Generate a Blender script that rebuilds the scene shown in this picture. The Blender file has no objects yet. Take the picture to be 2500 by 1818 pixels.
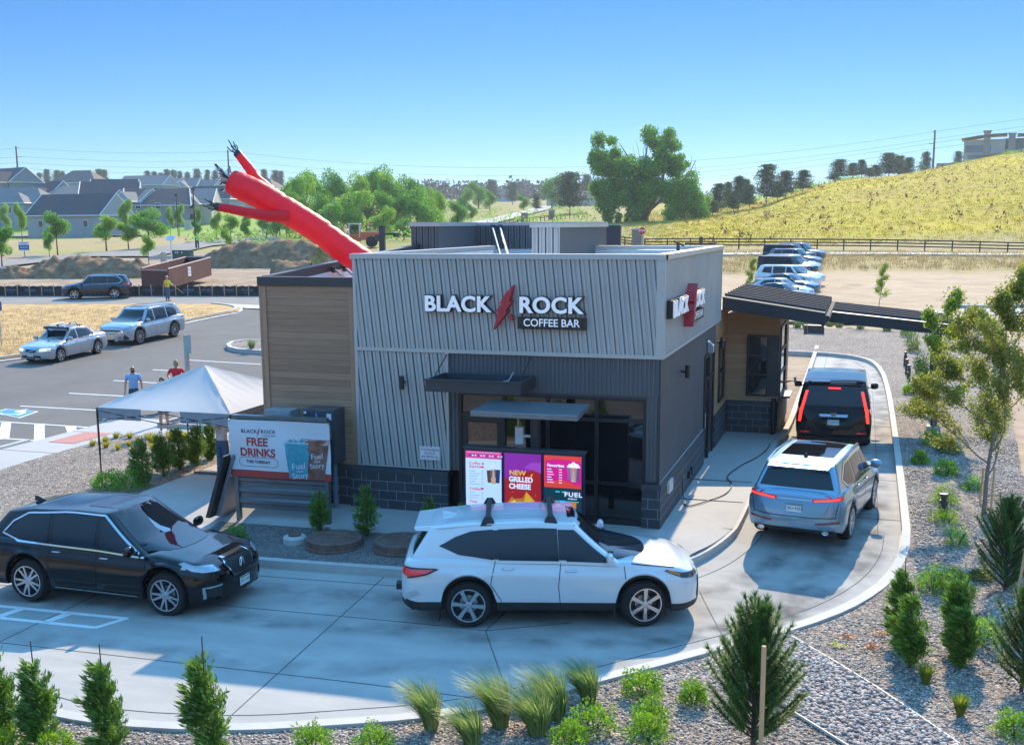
import bpy, bmesh, math, random
import numpy as np
from mathutils import Vector, Matrix
from mathutils.bvhtree import BVHTree
from mathutils.geometry import delaunay_2d_cdt
PI = math.pi
S = bpy.context.scene
C = S.collection
# ---------------------------------------------------------------- camera
CAM = np.array([3.762, -21.555, 6.053])
YAW, PITCH, ROLL, FOC = -0.307, 0.166, -0.006, 2708.868      # focal length in pixels of a 2500 px wide frame
_fw = np.array([math.sin(YAW)*math.cos(PITCH), math.cos(YAW)*math.cos(PITCH), -math.sin(PITCH)])
_ri = np.array([math.cos(YAW), -math.sin(YAW), 0.0]); _up = np.cross(_ri, _fw)
_r = math.cos(ROLL)*_ri + math.sin(ROLL)*_up; _u = -math.sin(ROLL)*_ri + math.cos(ROLL)*_up
cd = bpy.data.cameras.new('camera'); cam = bpy.data.objects.new('camera', cd); C.objects.link(cam)
m = Matrix.Identity(4)
for i in range(3): m[i][0], m[i][1], m[i][2], m[i][3] = _r[i], _u[i], -_fw[i], CAM[i]
cam.matrix_world = m
cd.sensor_width = 36; cd.lens = FOC/2500*36; cd.shift_y = 94.5/2500
cd.clip_start = .1; cd.clip_end = 6000
S.camera = cam
# ---------------------------------------------------------------- sky, sun, exposure
SUN_EL, SUN_AZ = math.radians(35.4), math.radians(-2.0)       # azimuth measured from +Y towards +X
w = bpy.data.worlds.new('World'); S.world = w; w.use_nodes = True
nt = w.node_tree; nt.nodes.clear()
out = nt.nodes.new('ShaderNodeOutputWorld'); bg = nt.nodes.new('ShaderNodeBackground'); sky = nt.nodes.new('ShaderNodeTexSky')
sky.sky_type = 'NISHITA'; sky.sun_disc = False; sky.sun_elevation = SUN_EL; sky.sun_rotation = SUN_AZ
sky.altitude = 1800; sky.air_density = 1.0; sky.dust_density = 0.05; sky.ozone_density = 3.0
hs = nt.nodes.new('ShaderNodeHueSaturation'); hs.inputs['Saturation'].default_value = 1.3; hs.inputs['Value'].default_value = 1.0
tn = nt.nodes.new('ShaderNodeVectorMath'); tn.operation = 'MULTIPLY'     # clear blue tint low down; overhead boosted, out of frame, as added shade fill
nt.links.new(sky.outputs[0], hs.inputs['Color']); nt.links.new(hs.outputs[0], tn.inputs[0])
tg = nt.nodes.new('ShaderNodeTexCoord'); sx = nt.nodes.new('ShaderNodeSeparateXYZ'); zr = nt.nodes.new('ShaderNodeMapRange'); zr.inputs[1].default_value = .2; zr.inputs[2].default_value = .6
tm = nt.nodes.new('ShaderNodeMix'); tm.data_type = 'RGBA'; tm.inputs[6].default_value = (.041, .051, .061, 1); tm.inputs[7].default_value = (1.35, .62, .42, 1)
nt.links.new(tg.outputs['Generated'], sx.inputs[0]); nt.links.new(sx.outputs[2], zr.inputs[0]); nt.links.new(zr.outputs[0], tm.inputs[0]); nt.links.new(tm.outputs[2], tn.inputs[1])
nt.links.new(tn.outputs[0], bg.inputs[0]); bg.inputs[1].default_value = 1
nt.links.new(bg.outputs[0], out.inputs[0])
sd = bpy.data.lights.new('sun', 'SUN'); sd.energy = 4.1; sd.angle = math.radians(.5); sd.color = (1, .81, .56)
so = bpy.data.objects.new('sun', sd); C.objects.link(so)
sv = Vector((math.sin(SUN_AZ)*math.cos(SUN_EL), math.cos(SUN_AZ)*math.cos(SUN_EL), math.sin(SUN_EL)))
so.rotation_euler = sv.to_track_quat('Z', 'Y').to_euler(); so.location = (0, 20, 40)
S.view_settings.view_transform = 'Standard'; S.view_settings.look = 'None'; S.view_settings.gamma = 1; S.view_settings.exposure = .95
S.render.engine = 'CYCLES'
S.cycles.max_bounces = 8; S.cycles.transparent_max_bounces = 8; S.cycles.caustics_reflective = False; S.cycles.caustics_refractive = False
# ---------------------------------------------------------------- terrain (height of the paved/natural surface)
HCOL = {  # column of the view -> (distance, height) knots
 -400: [(32,-.32),(40,-.3),(50,0),(60,.3),(78,.75),(100,1.3),(150,2.5),(200,3.3),(273,3.9),(300,6.5),(400,17),(500,22),(700,24),(1500,24)],
 0:    [(32,-.32),(40,-.3),(50,0),(60,.3),(78,.75),(100,1.3),(150,2.5),(200,3.3),(273,3.9),(300,6.5),(400,17),(500,22),(700,24),(1500,24)],
 570:  [(32,-.32),(40,-.3),(50,0),(60,.3),(78,.75),(100,1.2),(150,2.6),(200,3.7),(273,4.8),(300,6.2),(400,13),(500,16),(700,20),(1500,24)],
 1000: [(32,-.15),(45,-.1),(60,.2),(80,.8),(120,2),(200,4.3),(300,6.8),(450,12),(600,17),(900,27),(1500,30)],
 1300: [(32,-.15),(45,-.1),(60,.2),(80,.9),(135,3),(200,5.3),(235,6.5),(300,8.2),(450,13),(600,16),(900,27),(1500,30)],
 1600: [(32,-.15),(45,-.1),(60,.3),(80,1.1),(106,2.3),(135,3.35),(160,4.4),(200,6),(235,7.4),(300,10.5),(400,14.5),(500,16),(1500,18)],
 1900: [(32,-.15),(45,-.1),(52,0),(67,.45),(74,.85),(90,1.8),(106,2.5),(125,2.85),(150,4.9),(200,9.6),(250,14.2),(300,18),(330,18.6),(500,17),(1500,18)],
 2268: [(32,-.15),(45,-.05),(52,.1),(67,.5),(74,.8),(90,1.6),(106,2.3),(125,2.65),(160,7),(200,12.3),(250,18.6),(300,24.2),(330,26.2),(360,27),(420,31.5),(500,32),(1500,32)],
 2700: [(32,-.15),(45,-.05),(52,.1),(67,.5),(74,.8),(90,1.6),(106,2.3),(125,2.65),(160,7.5),(200,14),(250,22),(300,29),(330,31),(360,32),(420,34),(500,34),(1500,34)]}
_ck = sorted(HCOL)
def _lin(k, d):
 if d <= k[0][0]: return k[0][1]
 for (a, b), (c, e) in zip(k, k[1:]):
  if d <= c:
   t = (d-a)/(c-a); return b+(e-b)*t
 return k[-1][1]
def sm(t): t = max(0., min(1., t)); return t*t*(3-2*t)
def H(x, y):
 t = sm((y+4)/7.); z = -.42+.27*t - .15*max(0., min(1., (-3-x)/9.))
 dx, dy = x-CAM[0], y-CAM[1]
 r = math.hypot(dx, dy)
 th = math.atan2(dx, dy)-YAW
 while th > PI: th -= 2*PI
 while th < -PI: th += 2*PI
 D = r*max(math.cos(th), .82)
 if D < 30: return z
 u = 1134+2457*math.tan(max(-.7, min(.7, th)))
 u = max(_ck[0], min(_ck[-1]-1, u))
 for a, b in zip(_ck, _ck[1:]):
  if u <= b: break
 t = sm((u-a)/(b-a)) if b > a else 0
 zc = _lin(HCOL[a], D)*(1-t)+_lin(HCOL[b], D)*t
 return z*(1-sm((D-30)/10))+zc*sm((D-30)/10)
def ray(u, v):
 "u, v: survey readings on the 2268 px wide photograph"
 d = _fw*FOC + _r*(u/.9072-1250) - _u*(v/.9072-1003.5)
 return d/(d@_fw)
def PD(u, v, D):
 p = CAM+ray(u, v)*D; return Vector(p)
def P(u, v, dz=0.):
 "point of the terrain (raised by dz) surveyed at u, v"
 d = ray(u, v); a = 5.; f = lambda t: (CAM[2]+d[2]*t)-H(CAM[0]+d[0]*t, CAM[1]+d[1]*t)-dz
 t = a
 while t < 2500 and f(t) > 0: a = t; t *= 1.02
 b = t
 for _ in range(30):
  c = (a+b)/2
  if f(c) > 0: a = c
  else: b = c
 p = CAM+d*b; return Vector((p[0], p[1], H(p[0], p[1])+dz))
def G(u, D, dz=0.):
 "terrain point at view column u and distance D"
 v = 498.
 for _ in range(6):
  p = CAM+ray(u, v)*D; z = H(p[0], p[1]); v += (p[2]-z)/D*2457
 return Vector((p[0], p[1], z+dz))
# ---------------------------------------------------------------- materials
MATS = {}
def _n(nt, t, **k):
 n = nt.nodes.new(t)
 for a, b in k.items(): setattr(n, a, b)
 return n
def mat(name, col, rough=.6, metal=0., var=.12, scale=6., bump=0., bscale=None, coat=0., spec=.5, col2=None, stretch=None, emit=0.):
 if name in MATS: return MATS[name]
 mt = bpy.data.materials.new(name); mt.use_nodes = True; nt = mt.node_tree; b = nt.nodes['Principled BSDF']
 b.inputs['Roughness'].default_value = rough; b.inputs['Metallic'].default_value = metal
 b.inputs['Coat Weight'].default_value = coat; b.inputs['Coat Roughness'].default_value = .03
 b.inputs['Specular IOR Level'].default_value = spec
 tc = _n(nt, 'ShaderNodeTexCoord'); mp = _n(nt, 'ShaderNodeMapping'); nt.links.new(tc.outputs['Object'], mp.inputs[0])
 if stretch: mp.inputs['Scale'].default_value = stretch
 no = _n(nt, 'ShaderNodeTexNoise'); no.inputs['Scale'].default_value = scale; no.inputs['Detail'].default_value = 6; no.inputs['Roughness'].default_value = .65
 nt.links.new(mp.outputs[0], no.inputs[0])
 rm = _n(nt, 'ShaderNodeMapRange'); rm.inputs[1].default_value = .3; rm.inputs[2].default_value = .7
 nt.links.new(no.outputs['Fac'], rm.inputs[0])
 mx = _n(nt, 'ShaderNodeMix', data_type='RGBA'); nt.links.new(rm.outputs[0], mx.inputs[0])
 c1 = [max(0, c*(1-var)) for c in col]; c2 = [min(1, c*(1+var)) for c in (col2 or col)]
 if col2: c1 = col; c2 = col2
 mx.inputs[6].default_value = (*c1, 1); mx.inputs[7].default_value = (*c2, 1)
 nt.links.new(mx.outputs[2], b.inputs['Base Color'])
 if emit:
  nt.links.new(mx.outputs[2], b.inputs['Emission Color']); b.inputs['Emission Strength'].default_value = emit
 if bump:
  n2 = _n(nt, 'ShaderNodeTexNoise'); n2.inputs['Scale'].default_value = bscale or scale*4; n2.inputs['Detail'].default_value = 5
  nt.links.new(mp.outputs[0], n2.inputs[0])
  bp = _n(nt, 'ShaderNodeBump'); bp.inputs['Strength'].default_value = bump; bp.inputs['Distance'].default_value = .02
  nt.links.new(n2.outputs['Fac'], bp.inputs['Height']); nt.links.new(bp.outputs[0], b.inputs['Normal'])
 MATS[name] = mt; return mt
def leafmat(name, dark, light, trans=.4):
 if name in MATS: return MATS[name]
 mt = bpy.data.materials.new(name); mt.use_nodes = True; nt = mt.node_tree; nt.nodes.clear()
 o = _n(nt, 'ShaderNodeOutputMaterial'); g = _n(nt, 'ShaderNodeNewGeometry'); mx = _n(nt, 'ShaderNodeMix', data_type='RGBA')
 tc = _n(nt, 'ShaderNodeTexCoord'); no = _n(nt, 'ShaderNodeTexNoise'); no.inputs['Scale'].default_value = 1.6
 nt.links.new(tc.outputs['Object'], no.inputs[0])
 ad = _n(nt, 'ShaderNodeMath', operation='MULTIPLY_ADD'); nt.links.new(g.outputs['Random Per Island'], ad.inputs[0]); ad.inputs[1].default_value = .8
 ad2 = _n(nt, 'ShaderNodeMath', operation='MULTIPLY_ADD'); nt.links.new(no.outputs['Fac'], ad2.inputs[0]); ad2.inputs[1].default_value = 1.; ad2.inputs[2].default_value = -.38
 nt.links.new(ad2.outputs[0], ad.inputs[2])
 nt.links.new(ad.outputs[0], mx.inputs[0]); mx.inputs[6].default_value = (*dark, 1); mx.inputs[7].default_value = (*light, 1)
 d = _n(nt, 'ShaderNodeBsdfDiffuse'); t = _n(nt, 'ShaderNodeBsdfTranslucent'); ms = _n(nt, 'ShaderNodeMixShader'); ms.inputs[0].default_value = trans
 gl = _n(nt, 'ShaderNodeBsdfGlossy'); gl.inputs['Roughness'].default_value = .45; m2 = _n(nt, 'ShaderNodeMixShader'); m2.inputs[0].default_value = .05
 nt.links.new(mx.outputs[2], d.inputs[0]); nt.links.new(mx.outputs[2], t.inputs[0])
 nt.links.new(d.outputs[0], ms.inputs[1]); nt.links.new(t.outputs[0], ms.inputs[2])
 nt.links.new(ms.outputs[0], m2.inputs[1]); nt.links.new(gl.outputs[0], m2.inputs[2]); nt.links.new(m2.outputs[0], o.inputs[0])
 MATS[name] = mt; return mt
# ---------------------------------------------------------------- mesh builder
class MB:
 def __init__(s): s.v = []; s.f = []; s.m = []
 def add(s, vs, fs, mt=None):
  o = len(s.v); s.v += [tuple(v) for v in vs]; s.f += [tuple(i+o for i in f) for f in fs]; s.m += [mt]*len(fs); return s
 def box(s, a, b, mt=None, rz=0., c=None, ry=0.):
  x0, y0, z0 = a; x1, y1, z1 = b
  vs = [(x, y, z) for z in (z0, z1) for x, y in ((x0, y0), (x1, y0), (x1, y1), (x0, y1))]
  if rz or ry:
   c = Vector(c or ((x0+x1)/2, (y0+y1)/2, (z0+z1)/2)); M = Matrix.Rotation(rz, 3, 'Z') @ Matrix.Rotation(ry, 3, 'Y')
   vs = [tuple(M@(Vector(v)-c)+c) for v in vs]
  return s.add(vs, [(3, 2, 1, 0), (4, 5, 6, 7), (0, 1, 5, 4), (1, 2, 6, 5), (2, 3, 7, 6), (3, 0, 4, 7)], mt)
 def tube(s, pts, r, n=8, mt=None, cap=True):
  pts = [Vector(p) for p in pts]; rr = r if isinstance(r, (list, tuple)) else [r]*len(pts)
  vs = []; up = None
  for i, p in enumerate(pts):
   d = (pts[min(i+1, len(pts)-1)]-pts[max(i-1, 0)]).normalized()
   if up is None: up = Vector((0, 0, 1)) if abs(d.z) < .9 else Vector((1, 0, 0))
   a = d.cross(up).normalized(); b = a.cross(d).normalized(); up = b
   for k in range(n):
    t = 2*PI*k/n; vs.append(p+(a*math.cos(t)+b*math.sin(t))*rr[i])
  fs = [(i*n+k, i*n+(k+1) % n, (i+1)*n+(k+1) % n, (i+1)*n+k) for i in range(len(pts)-1) for k in range(n)]
  if cap: fs += [tuple(range(n))[::-1], tuple(range((len(pts)-1)*n, len(pts)*n))]
  return s.add(vs, fs, mt)
 def lathe(s, prof, n=24, mt=None, axis='z', c=(0, 0, 0)):
  vs = []
  for r, h in prof:
   for k in range(n):
    t = 2*PI*k/n; a, b = r*math.cos(t), r*math.sin(t)
    vs.append((a+c[0], b+c[1], h+c[2]) if axis == 'z' else (a+c[0], h+c[1], b+c[2]) if axis == 'y' else (h+c[0], a+c[1], b+c[2]))
  fs = [(i*n+k, i*n+(k+1) % n, (i+1)*n+(k+1) % n, (i+1)*n+k) for i in range(len(prof)-1) for k in range(n)]
  return s.add(vs, fs, mt)
 def prism(s, poly, h0, h1, mt=None, f=None):
  "poly of 2D points extruded; f maps (a,b,h) to 3D"
  f = f or (lambda a, b, h: (a, b, h)); n = len(poly)
  vs = [f(a, b, h0) for a, b in poly]+[f(a, b, h1) for a, b in poly]
  return s.add(vs, [tuple(range(n))[::-1], tuple(range(n, 2*n))]+[(i, (i+1) % n, n+(i+1) % n, n+i) for i in range(n)], mt)
 def quad(s, a, b, c, d, mt=None): return s.add([a, b, c, d], [(0, 1, 2, 3)], mt)
 def mesh(s, me, M, mt=None):
  return s.add([M@v.co for v in me.vertices], [tuple(p.vertices) for p in me.polygons], mt)
 def data(s, name, mt=None, smooth=False, ang=None):
  me = bpy.data.meshes.new(name); me.from_pydata([tuple(v) for v in s.v], [], s.f)
  ms = []
  for x in s.m:
   x = x or mt
   if x not in ms: ms.append(x)
  for x in ms: me.materials.append(x)
  if len(ms) > 1: me.polygons.foreach_set('material_index', [ms.index(x or mt) for x in s.m])
  if smooth:
   me.polygons.foreach_set('use_smooth', [True]*len(me.polygons))
   if ang: me.set_sharp_from_angle(angle=math.radians(ang))
  me.update(); return me
 def build(s, name, mt=None, parent=None, smooth=False, ang=None, loc=None, rz=0., bevel=0., recalc=True):
  me = s.data(name, mt, smooth, ang)
  if recalc:
   bm = bmesh.new(); bm.from_mesh(me); bmesh.ops.recalc_face_normals(bm, faces=bm.faces); bm.to_mesh(me); bm.free()
  return link(name, me, parent, loc, rz, bevel)
def link(name, me, parent=None, loc=None, rz=0., bevel=0.):
 o = bpy.data.objects.new(name, me); C.objects.link(o)
 if parent is not None: o.parent = parent
 if loc is not None: o.location = loc
 if rz: o.rotation_euler = (0, 0, rz)
 if bevel:
  b = o.modifiers.new('edge', 'BEVEL'); b.width = bevel; b.segments = 2; b.limit_method = 'ANGLE'; b.angle_limit = math.radians(35)
 return o
def tag(o, label=None, cat=None, group=None, kind=None):
 if label: o['label'] = label
 if cat: o['category'] = cat
 if group: o['group'] = group
 if kind: o['kind'] = kind
 return o
def thing(name, label, cat, loc=(0, 0, 0), rz=0., group=None):
 o = bpy.data.objects.new(name, None); C.objects.link(o); o.location = loc; o.rotation_euler = (0, 0, rz); o.empty_display_size = .2
 return tag(o, label, cat, group)
def copy_tree(o, parent=None):
 c = o.copy(); C.objects.link(c)
 if parent is not None: c.parent = parent
 for ch in list(o.children): copy_tree(ch, c)
 return c
def structure(o): o['kind'] = 'structure'; return o
def quads(name, V, mt, parent=None, loc=None):
 "V: (n,k,3) array of separate k-gons"
 V = np.asarray(V, dtype=np.float32); n, k = V.shape[:2]
 me = bpy.data.meshes.new(name); me.vertices.add(n*k); me.vertices.foreach_set('co', V.reshape(-1))
 me.loops.add(n*k); me.loops.foreach_set('vertex_index', np.arange(n*k, dtype=np.int32))
 me.polygons.add(n); me.polygons.foreach_set('loop_start', np.arange(0, n*k, k, dtype=np.int32)); me.polygons.foreach_set('loop_total', np.full(n, k, dtype=np.int32))
 me.materials.append(mt); me.update(calc_edges=True); me.validate()
 return link(name, me, parent, loc)
def text_me(s, size, ext=0., off=0., align='CENTER', sx=1., space=1.):
 cu = bpy.data.curves.new('lettering', 'FONT'); cu.body = s; cu.size = size; cu.extrude = ext; cu.offset = off; cu.align_x = align; cu.align_y = 'CENTER'; cu.resolution_u = 4; cu.space_character = space
 o = bpy.data.objects.new('lettering', cu); C.objects.link(o); me = bpy.data.meshes.new_from_object(o)
 bpy.data.objects.remove(o); bpy.data.curves.remove(cu)
 if sx != 1:
  for v in me.vertices: v.co.x *= sx
 return me
def MF(o, ux=(1, 0, 0), uy=(0, 0, 1)):
 "matrix of a flat picture plane at o with right ux and up uy"
 ux = Vector(ux).normalized(); uy = Vector(uy).normalized(); n = ux.cross(uy); M = Matrix.Identity(4)
 for i in range(3): M[i][0], M[i][1], M[i][2], M[i][3] = ux[i], uy[i], n[i], o[i]
 return M
def flat(mb, M, poly, mt, h=0.):
 mb.add([M@Vector((a, b, h)) for a, b in poly], [tuple(range(len(poly)))], mt)
def rect(a, b, c, d): return [(a, b), (c, b), (c, d), (a, d)]
def txt(mb, M, s, x, y, size, mt, h=.003, off=0., align='CENTER', sx=1., space=1.):
 me = text_me(s, size, 0, off, align, sx, space); mb.mesh(me, M@Matrix.Translation((x, y, h)), mt); bpy.data.meshes.remove(me)
def fill2d(poly, cell):
 "triangulate a 2D polygon with interior points"
 poly = [Vector((p[0], p[1])) for p in poly]
 dense = []
 for i, p in enumerate(poly):
  q = poly[(i+1) % len(poly)]; n = max(1, int((q-p).length/cell))
  dense += [p+(q-p)*k/n for k in range(n)]
 xs = [p.x for p in dense]; ys = [p.y for p in dense]; pts = list(dense)
 def inside(x, y):
  c = False; n = len(poly)
  for i in range(n):
   a, b = poly[i], poly[i-1]
   if (a.y > y) != (b.y > y) and x < (b.x-a.x)*(y-a.y)/(b.y-a.y)+a.x: c = not c
  return c
 nx = int((max(xs)-min(xs))/cell); ny = int((max(ys)-min(ys))/cell)
 for i in range(1, nx+1):
  for j in range(1, ny+1):
   x, y = min(xs)+i*cell+(.13*cell if j % 2 else 0), min(ys)+j*cell
   if x < max(xs) and inside(x, y): pts.append(Vector((x, y)))
 n = len(dense)
 r = delaunay_2d_cdt(pts, [(i, (i+1) % n) for i in range(n)], [list(range(n))], 1, 1e-6)
 return r[0], r[2]
def drape(name, poly, dz, cell, mt, kind='structure', thick=0.):
 vs, fs = fill2d(poly, cell); mb = MB()
 dzf = dz if callable(dz) else (lambda x, y: dz)
 mb.add([(v.x, v.y, H(v.x, v.y)+dzf(v.x, v.y)) for v in vs], [tuple(f) for f in fs])
 if thick:
  n = len(poly); b = [(p[0], p[1]) for p in poly]
  for i in range(n):
   p, q = b[i], b[(i+1) % n]; k = max(1, int(math.dist(p, q)/cell))
   for j in range(k):
    a = [p[t]+(q[t]-p[t])*j/k for t in (0, 1)]; c = [p[t]+(q[t]-p[t])*(j+1)/k for t in (0, 1)]
    za, zc = H(*a)+dzf(*a), H(*c)+dzf(*c)
    mb.quad((*a, za), (*c, zc), (*c, zc-thick), (*a, za-thick))
 o = mb.build(name, mt, recalc=False)
 me = o.data; bm = bmesh.new(); bm.from_mesh(me); bmesh.ops.remove_doubles(bm, verts=bm.verts, dist=1e-4); bmesh.ops.recalc_face_normals(bm, faces=bm.faces); bm.to_mesh(me); bm.free()
 if kind: o['kind'] = kind
 return o
def resample(pts, step):
 pts = [Vector((p[0], p[1])) for p in pts]; out = [pts[0]]
 for a, b in zip(pts, pts[1:]):
  n = max(1, int((b-a).length/step)); out += [a+(b-a)*k/n for k in range(1, n+1)]
 return out
def smooth2(pts, it=2):
 for _ in range(it):
  q = [pts[0]]
  for a, b in zip(pts, pts[1:]): q += [(a[0]*.75+b[0]*.25, a[1]*.75+b[1]*.25), (a[0]*.25+b[0]*.75, a[1]*.25+b[1]*.75)]
  pts = q+[pts[-1]]
 return pts
def strip(name, pts, width, h0, h1, mt, step=.6, kind='structure', side=0., mb=None, build=True):
 "a kerb or painted line of rectangular section following the ground; side shifts it sideways"
 pts = resample(pts, step); own = mb is None; mb = mb or MB(); vs = []
 for i, p in enumerate(pts):
  d = (pts[min(i+1, len(pts)-1)]-pts[max(i-1, 0)]).normalized(); n = Vector((-d.y, d.x))
  for s in (side-width/2, side+width/2):
   q = p+n*s; z = H(q.x, q.y); vs += [(q.x, q.y, z+h0), (q.x, q.y, z+h1)]
 fs = []
 for i in range(len(pts)-1):
  a, b = i*4, i*4+4
  fs += [(a+1, b+1, b+3, a+3), (a, b, b+1, a+1), (a+2, a+3, b+3, b+2)]
 fs += [(0, 1, 3, 2), (len(vs)-4, len(vs)-2, len(vs)-1, len(vs)-3)]
 mb.add(vs, fs, mt)
 if own and build:
  o = mb.build(name, mt)
  if kind: o['kind'] = kind
  return o
# ---------------------------------------------------------------- ground materials
def stone_mat(name, cols, scale, rough=.85, bump=.9, dark=.35):
 mt = bpy.data.materials.new(name); mt.use_nodes = True; nt = mt.node_tree; b = nt.nodes['Principled BSDF']; b.inputs['Roughness'].default_value = rough; b.inputs['Specular IOR Level'].default_value = .15
 tc = _n(nt, 'ShaderNodeTexCoord'); v = _n(nt, 'ShaderNodeTexVoronoi'); v.inputs['Scale'].default_value = scale
 ve = _n(nt, 'ShaderNodeTexVoronoi', feature='DISTANCE_TO_EDGE'); ve.inputs['Scale'].default_value = scale
 n1 = _n(nt, 'ShaderNodeTexNoise'); n1.inputs['Scale'].default_value = scale*.8; mixv = _n(nt, 'ShaderNodeMix', data_type='VECTOR'); mixv.inputs[0].default_value = .06
 nt.links.new(tc.outputs['Object'], n1.inputs[0]); nt.links.new(tc.outputs['Object'], mixv.inputs[4]); nt.links.new(n1.outputs['Color'], mixv.inputs[5])
 for q in (v, ve): nt.links.new(mixv.outputs[1], q.inputs['Vector'])
 sp = _n(nt, 'ShaderNodeSeparateColor'); nt.links.new(v.outputs['Color'], sp.inputs[0])
 cr = _n(nt, 'ShaderNodeValToRGB'); el = cr.color_ramp.elements
 while len(el) < len(cols): el.new(.5)
 for i, c in enumerate(cols): el[i].position = i/(len(cols)-1); el[i].color = (*c, 1)
 nt.links.new(sp.outputs[0], cr.inputs[0])
 rm = _n(nt, 'ShaderNodeMapRange'); rm.inputs[2].default_value = .12; rm.inputs[3].default_value = dark; rm.inputs[4].default_value = 1
 nt.links.new(ve.outputs['Distance'], rm.inputs[0])
 big = _n(nt, 'ShaderNodeTexNoise'); big.inputs['Scale'].default_value = .7; big.inputs['Detail'].default_value = 4; nt.links.new(tc.outputs['Object'], big.inputs[0])
 r2 = _n(nt, 'ShaderNodeMapRange'); r2.inputs[1].default_value = .3; r2.inputs[2].default_value = .7; r2.inputs[3].default_value = .85; r2.inputs[4].default_value = 1.12; nt.links.new(big.outputs['Fac'], r2.inputs[0])
 mu = _n(nt, 'ShaderNodeMath', operation='MULTIPLY'); nt.links.new(rm.outputs[0], mu.inputs[0]); nt.links.new(r2.outputs[0], mu.inputs[1])
 ml = _n(nt, 'ShaderNodeVectorMath', operation='SCALE'); nt.links.new(cr.outputs[0], ml.inputs[0]); nt.links.new(mu.outputs[0], ml.inputs['Scale'])
 nt.links.new(ml.outputs[0], b.inputs['Base Color'])
 bp = _n(nt, 'ShaderNodeBump'); bp.inputs['Strength'].default_value = bump; bp.inputs['Distance'].default_value = .6/scale
 r3 = _n(nt, 'ShaderNodeMapRange'); r3.inputs[2].default_value = .35; nt.links.new(ve.outputs['Distance'], r3.inputs[0]); nt.links.new(r3.outputs[0], bp.inputs['Height']); nt.links.new(bp.outputs[0], b.inputs['Normal'])
 return mt
GRAVEL = stone_mat('gravel', [(.13, .11, .10), (.38, .31, .25), (.55, .44, .35), (.24, .20, .18), (.68, .59, .49)], 22)
COBBLE = stone_mat('cobble', [(.19, .15, .145), (.42, .33, .31), (.55, .45, .41), (.28, .23, .23), (.66, .56, .51)], 13)
CONC = mat('concrete', (.33, .315, .295), .8, scale=.9, bump=.3, bscale=60, stretch=(1, 2.6, 1), col2=(.42, .40, .365), spec=.12)
CONC2 = mat('kerb_concrete', (.44, .42, .39), .8, var=.09, scale=2.5, bump=.25, bscale=50)
JOINT = mat('joint', (.10, .10, .10), .9)
ASPH = mat('asphalt', (.165, .152, .138), .9, spec=.1, var=.12, scale=.35, bump=.5, bscale=90)
ASPH2 = mat('old_asphalt', (.26, .235, .205), .9, spec=.1, var=.1, scale=.3, bump=.4, bscale=60)
PAINT = mat('road_paint', (.72, .72, .70), .6, var=.06, scale=8)
BLUEP = mat('blue_paint', (.03, .22, .55), .6, var=.08, scale=8)
REDTILE = mat('tactile_red', (.42, .16, .12), .7, var=.15, scale=14)
STRAW = mat('straw', (.25, .14, .05), .95, scale=1.3, bump=1, bscale=20, col2=(.66, .42, .16))
SOIL = mat('soil', (.27, .18, .11), .95, scale=.9, bump=1, bscale=9, col2=(.40, .29, .20))
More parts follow.
